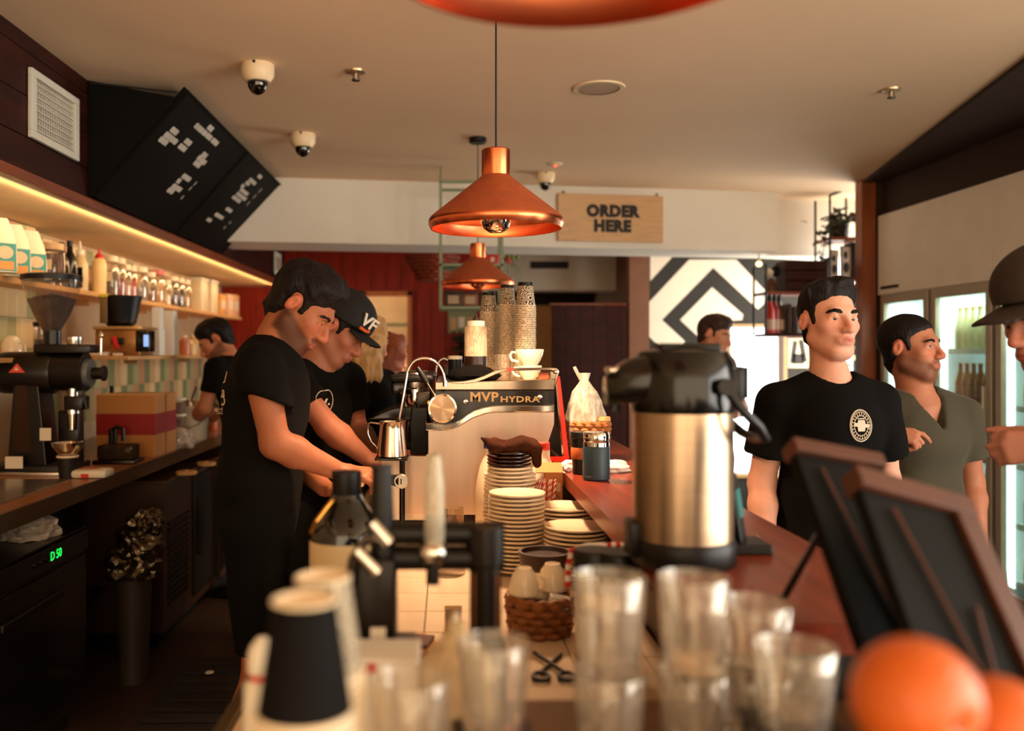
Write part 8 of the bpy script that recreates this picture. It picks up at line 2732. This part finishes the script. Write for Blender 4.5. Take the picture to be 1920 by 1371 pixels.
# plant and light seen between the young man and the post
pt = thing('leafy_plant', 'bright green plant outside behind the timber post', 'plant', (W(1606, 0, 7.4).x, 7.4, 0))
MB().lathe([(0, 0), (0.14, 0), (0.17, 0.4), (0.15, 0.4), (0, 0.36)], 24).build('pot', M_blackplastic, pt)
M_leafg = mat('leaf_green', (110, 140, 60), 0.5, var=0.4, vscale=20)
lme2 = lme.copy(); lme2.materials.clear(); lme2.materials.append(M_leafg)
MB().tube([(0, 0, 0.38), (0.02, 0, 1.0), (0, 0.02, 1.6)], 0.012, 8).build('stem', M_leafg, pt)
for k in range(110):
    a_ = rl_.uniform(0, 2 * PI)
    o = link('leaf', lme2, None, pt, (rl_.gauss(0, 0.10), rl_.gauss(0, 0.09), rl_.uniform(0.7, 1.75)))
    o.rotation_euler = (rl_.uniform(-1.2, 1.2), rl_.uniform(-1.2, 1.2), rl_.uniform(0, 6.28))
    o.scale = (1.8, 1.8, 1.8)
# dark print beside the bright doorway
wp = thing('wall_print', 'dark abstract print beside the bright doorway', 'print', (W(1487, 0, MUR).x, MUR - 0.012, W(0, 690, MUR).z))
MB().box(-0.05, 0.13, -0.004, 0.010, 0, 0.26, 0.002).build('sheet', mat('print_cream', (206, 190, 160), 0.6), wp, 0)
for (u, v, w_, h_, r_) in ((0.0, 0.14, 0.02, 0.2, 8), (0.08, 0.15, 0.022, 0.2, -10), (0.04, 0.08, 0.05, 0.09, 0)):
    MB().box(-w_, w_, -0.006, -0.004, -h_ / 2, h_ / 2, 0.0, T(u, 0, v) @ RY(r_)).build('brush_mark', M_ink, wp, 0)

# pale green hanging rack behind the pendants
RD = 5.55
M_grn = mat('rack_green', (120, 132, 104), 0.45, 0.2)
rk_ = thing('hanging_rack', 'pale green metal rack hanging from the beam', 'rack', (0, 0, 0))
gx0, gx1 = xz(826, 0, RD)[0], xz(941, 0, RD)[0]
gzt, gzm, gzb = xz(0, 341, RD)[1], xz(0, 497, RD)[1], xz(0, 577, RD)[1]
for y in (RD, RD + 0.28):
    for x in (gx0, gx1):
        MB().box(x - 0.009, x + 0.009, y - 0.009, y + 0.009, gzb, gzt, 0.002).build('upright', M_grn, rk_, 0)
    for z in (gzt, gzm, gzb):
        MB().box(gx0 - 0.009, gx1 + 0.009, y - 0.009, y + 0.009, z - 0.009, z + 0.009, 0.002).build('rail', M_grn, rk_, 0)
for z in (gzm, gzb):
    for x in (gx0, gx1):
        MB().box(x - 0.009, x + 0.009, RD, RD + 0.28, z - 0.009, z + 0.009, 0.002).build('cross_rail', M_grn, rk_, 0)
    MB().box(gx0, gx1, RD, RD + 0.28, z + 0.004, z + 0.010).build('shelf', M_grn, rk_, 0)
for x in (gx0, gx1):
    MB().cyl((x, RD + 0.14, gzt), (x, RD + 0.14, CEIL), 0.006, seg=8).build('hanger', M_grn, rk_)
for i, (px, w_, h_, c_, lab) in enumerate(((850, 0.055, 0.085, (60, 34, 22), 'dark tin at left on the green rack'), (882, 0.05, 0.08, (120, 70, 44), 'brown box in the middle of the green rack'), (915, 0.05, 0.075, (80, 46, 30), 'brown tin at right on the green rack'))):
    t = thing('tin', lab, 'tin', (xz(px, 0, RD)[0], RD + 0.12, gzb + 0.0105))
    MB().box(-w_, w_, -0.06, 0.06, 0, h_, 0.006).build('body', mat('rack_tin_%d' % i, c_, 0.5), t)
    MB().box(-w_ * 0.6, w_ * 0.6, -0.0615, -0.060, h_ * 0.2, h_ * 0.8).build('label', mat('rack_label', (170, 140, 110), 0.6), t, 0)
    MB().box(-w_ - 0.003, w_ + 0.003, -0.063, 0.063, h_, h_ + 0.012, 0.003).build('lid', mat('rack_lid', (50, 30, 20), 0.5), t)
t = thing('red_tin', 'bright red tin on the upper level of the green rack', 'tin', (xz(925, 0, RD)[0], RD + 0.12, gzm + 0.0105))
MB().box(-0.038, 0.038, -0.05, 0.05, 0, 0.062, 0.005).build('body', mat('tin_red', (196, 24, 16), 0.45), t)
MB().box(-0.012, 0.012, -0.052, -0.050, 0.015, 0.045).build('label', M_whiteplastic, t, 0)
# hanging basket bowl left of the rack
hb_ = thing('hanging_bowl', 'wide woven bowl hanging left of the green rack', 'bowl', (xz(808, 0, 6.4)[0], 6.95, xz(0, 528, 6.95)[1]))
basket(hb_, 0.09, 0.21, 0.19, 7, 26, mat('wicker_red', (120, 44, 18), 0.65, var=0.3))
for k in range(3):
    a_ = 2 * PI * k / 3
    MB().cyl((0.2 * math.cos(a_), 0.2 * math.sin(a_), 0.19), (0, 0, CEIL - hb_.location.z), 0.004, seg=6).build('cord', M_cord, hb_)
for i, (dx, c_) in enumerate(((-0.05, (206, 110, 40)), (0.06, (190, 60, 30)))):
    t = thing('fruit', ('orange fruit at left in the hanging bowl' if i == 0 else 'red fruit at right in the hanging bowl'), 'fruit', (hb_.location.x + dx, 6.93, hb_.location.z + 0.155))
    MB().ell((0, 0, 0), (0.06, 0.06, 0.055), 3).build('flesh', mat('fruit_%d' % i, c_, 0.5), t)
    MB().cyl((0, 0, 0.05), (0.004, 0, 0.065), 0.004, seg=6).build('stalk', M_leaf, t)
# red-leaf plant in a wire ball right of the rack
wbp = thing('wire_basket', 'small wire ball with red flowers right of the green rack', 'basket', (xz(960, 0, 6.9)[0], 6.9, xz(0, 540, 6.9)[1]))
for k in range(6):
    a_ = PI * k / 6
    MB().tube([(0.075 * math.cos(q) * math.cos(a_), 0.075 * math.cos(q) * math.sin(a_), 0.09 + 0.09 * math.sin(q)) for q in [i * PI / 10 for i in range(20)]], 0.0025, 5, closed=True).build('wire', M_grn, wbp)
MB().cyl((0, 0, 0.18), (0, 0, CEIL - wbp.location.z), 0.003, seg=6).build('cord', M_cord, wbp)
for k in range(8):
    MB().ell((rl_.uniform(-0.05, 0.05), rl_.uniform(-0.04, 0.04), 0.20 + rl_.uniform(-0.01, 0.05)), (0.022, 0.02, 0.018), 1).build('flower' if k % 2 else 'leaf_tuft', mat('flower_red', (180, 40, 34), 0.6) if k % 2 else M_leafg, wbp)

# corridor: vent slot, exit light, kitchen shelves
vs_ = thing('air_grille', 'dark slot air grille in the corridor ceiling panel', 'vent', (W(1030, 0, 8.99).x, 8.995, W(0, 497, 8.99).z))
MB().box(-0.19, 0.19, -0.01, 0.004, -0.035, 0.035, 0.002).build('frame', mat('grille_dark', (40, 30, 22), 0.6), vs_, 0)
for k in range(3):
    MB().box(-0.18, 0.18, -0.014, -0.010, -0.025 + k * 0.02, -0.02 + k * 0.02).build('slat', M_black, vs_, 0)
ex = thing('exit_sign', 'green glowing exit sign at the corridor end', 'sign', (W(1172, 0, 9.6).x, 9.6, W(0, 552, 9.6).z))
MB().box(-0.05, 0.05, -0.02, 0.02, -0.09, 0.09, 0.004).build('case', M_whiteplastic, ex, 0)
MB().box(-0.044, 0.044, -0.023, -0.02, -0.08, 0.08).build('face', mat('exit_green', (40, 200, 120), 0.5, emit=1.6, ecol=(60, 220, 140)), ex, 0)
MB().cyl((0, 0, 0.09), (0, 0, CEIL - ex.location.z), 0.006, seg=8).build('hanger', M_black, ex)
ks = thing('kitchen_shelf', 'pale kitchen shelving seen through the doorway', 'shelf', (-0.95, 10.6, 0))
for z in (0.9, 1.35, 1.75):
    MB().box(0, 0.9, 0, 0.4, z, z + 0.03, 0.003).build('board', M_grn, ks, 0)
for x in (0, 0.87):
    MB().box(x, x + 0.03, 0, 0.03, 0, 1.78).build('upright', M_grn, ks, 0)
    MB().box(x, x + 0.03, 0.37, 0.4, 0, 1.78).build('upright', M_grn, ks, 0)
for i in range(5):
    t = thing('kitchen_tub', 'pale tub on the kitchen shelving, number %s from the left' % ('one', 'two', 'three', 'four', 'five')[i], 'tub', (-0.83 + i * 0.17, 10.75, 1.381))
    t['label'] = ('leftmost pale tub on the kitchen shelving', 'second pale tub from the left in the kitchen', 'middle pale tub on the kitchen shelving', 'fourth pale tub from the left in the kitchen', 'rightmost pale tub on the kitchen shelving')[i]
    MB().lathe([(0, 0), (0.055, 0), (0.065, 0.15 + 0.03 * (i % 2)), (0, 0.15 + 0.03 * (i % 2))], 20).build('body', mat('ktub_%d' % (i % 2), ((110, 100, 70), (206, 186, 150))[i % 2], 0.5), t)
    MB().lathe([(0.067, 0.15 + 0.03 * (i % 2)), (0.067, 0.165 + 0.03 * (i % 2)), (0, 0.17 + 0.03 * (i % 2))], 20).build('lid', M_whiteplastic, t)
# sideboard and greenery behind the machine, against the red wall
sbd = thing('sideboard', 'olive sideboard with plants against the red timber wall', 'sideboard', (0.08, 8.25, 0))
MB().box(-0.10, 0.26, 0, 0.33, 0, 1.30, 0.006).build('body', mat('olive_paint', (90, 84, 50), 0.6), sbd, 0)
MB().box(-0.11, 0.27, -0.01, 0.33, 1.30, 1.33, 0.004).build('top', M_trimwood, sbd, 0)
for k in range(2):
    dd = MB().box(-0.09 + k * 0.175, 0.075 + k * 0.175, -0.012, 0.0, 0.1, 1.26, 0.003).build('door', mat('olive_paint2', (104, 96, 60), 0.6), sbd, 0)
    MB().ell((0.05 + k * 0.06, -0.018, 0.8), (0.01, 0.01, 0.01), 1).build('knob', M_darksteel, dd)
gp_ = thing('pot_plant', 'dark leafy pot plant on the olive sideboard', 'plant', (0.17, 8.4, 1.331))
MB().lathe([(0, 0), (0.05, 0), (0.065, 0.1), (0.055, 0.1), (0, 0.09)], 20).build('pot', M_black, gp_)
for k in range(40):
    o = link('leaf', lme, None, gp_, (rl_.gauss(0, 0.06), rl_.gauss(0, 0.05), rl_.uniform(0.1, 0.3)))
    o.rotation_euler = (rl_.uniform(-1.2, 1.2), rl_.uniform(-1.2, 1.2), rl_.uniform(0, 6.28))
    o.scale = (1.5, 1.5, 1.5)
wa = thing('wall_chart', 'pale green notice board on the red timber wall', 'notice board', (0.06, BACK - 0.012, 1.62))
MB().box(-0.05, 0.22, -0.006, 0.008, 0, 0.22, 0.002).build('board', mat('notice_green', (130, 136, 100), 0.6), wa, 0)
for k in range(3):
    MB().box(-0.03 + k * 0.08, 0.03 + k * 0.08, -0.009, -0.006, 0.03 + 0.02 * k, 0.15, 0.0, None).build('notice', M_whiteplastic if k % 2 else mat('notice_tan', (200, 160, 110), 0.6), wa, 0)
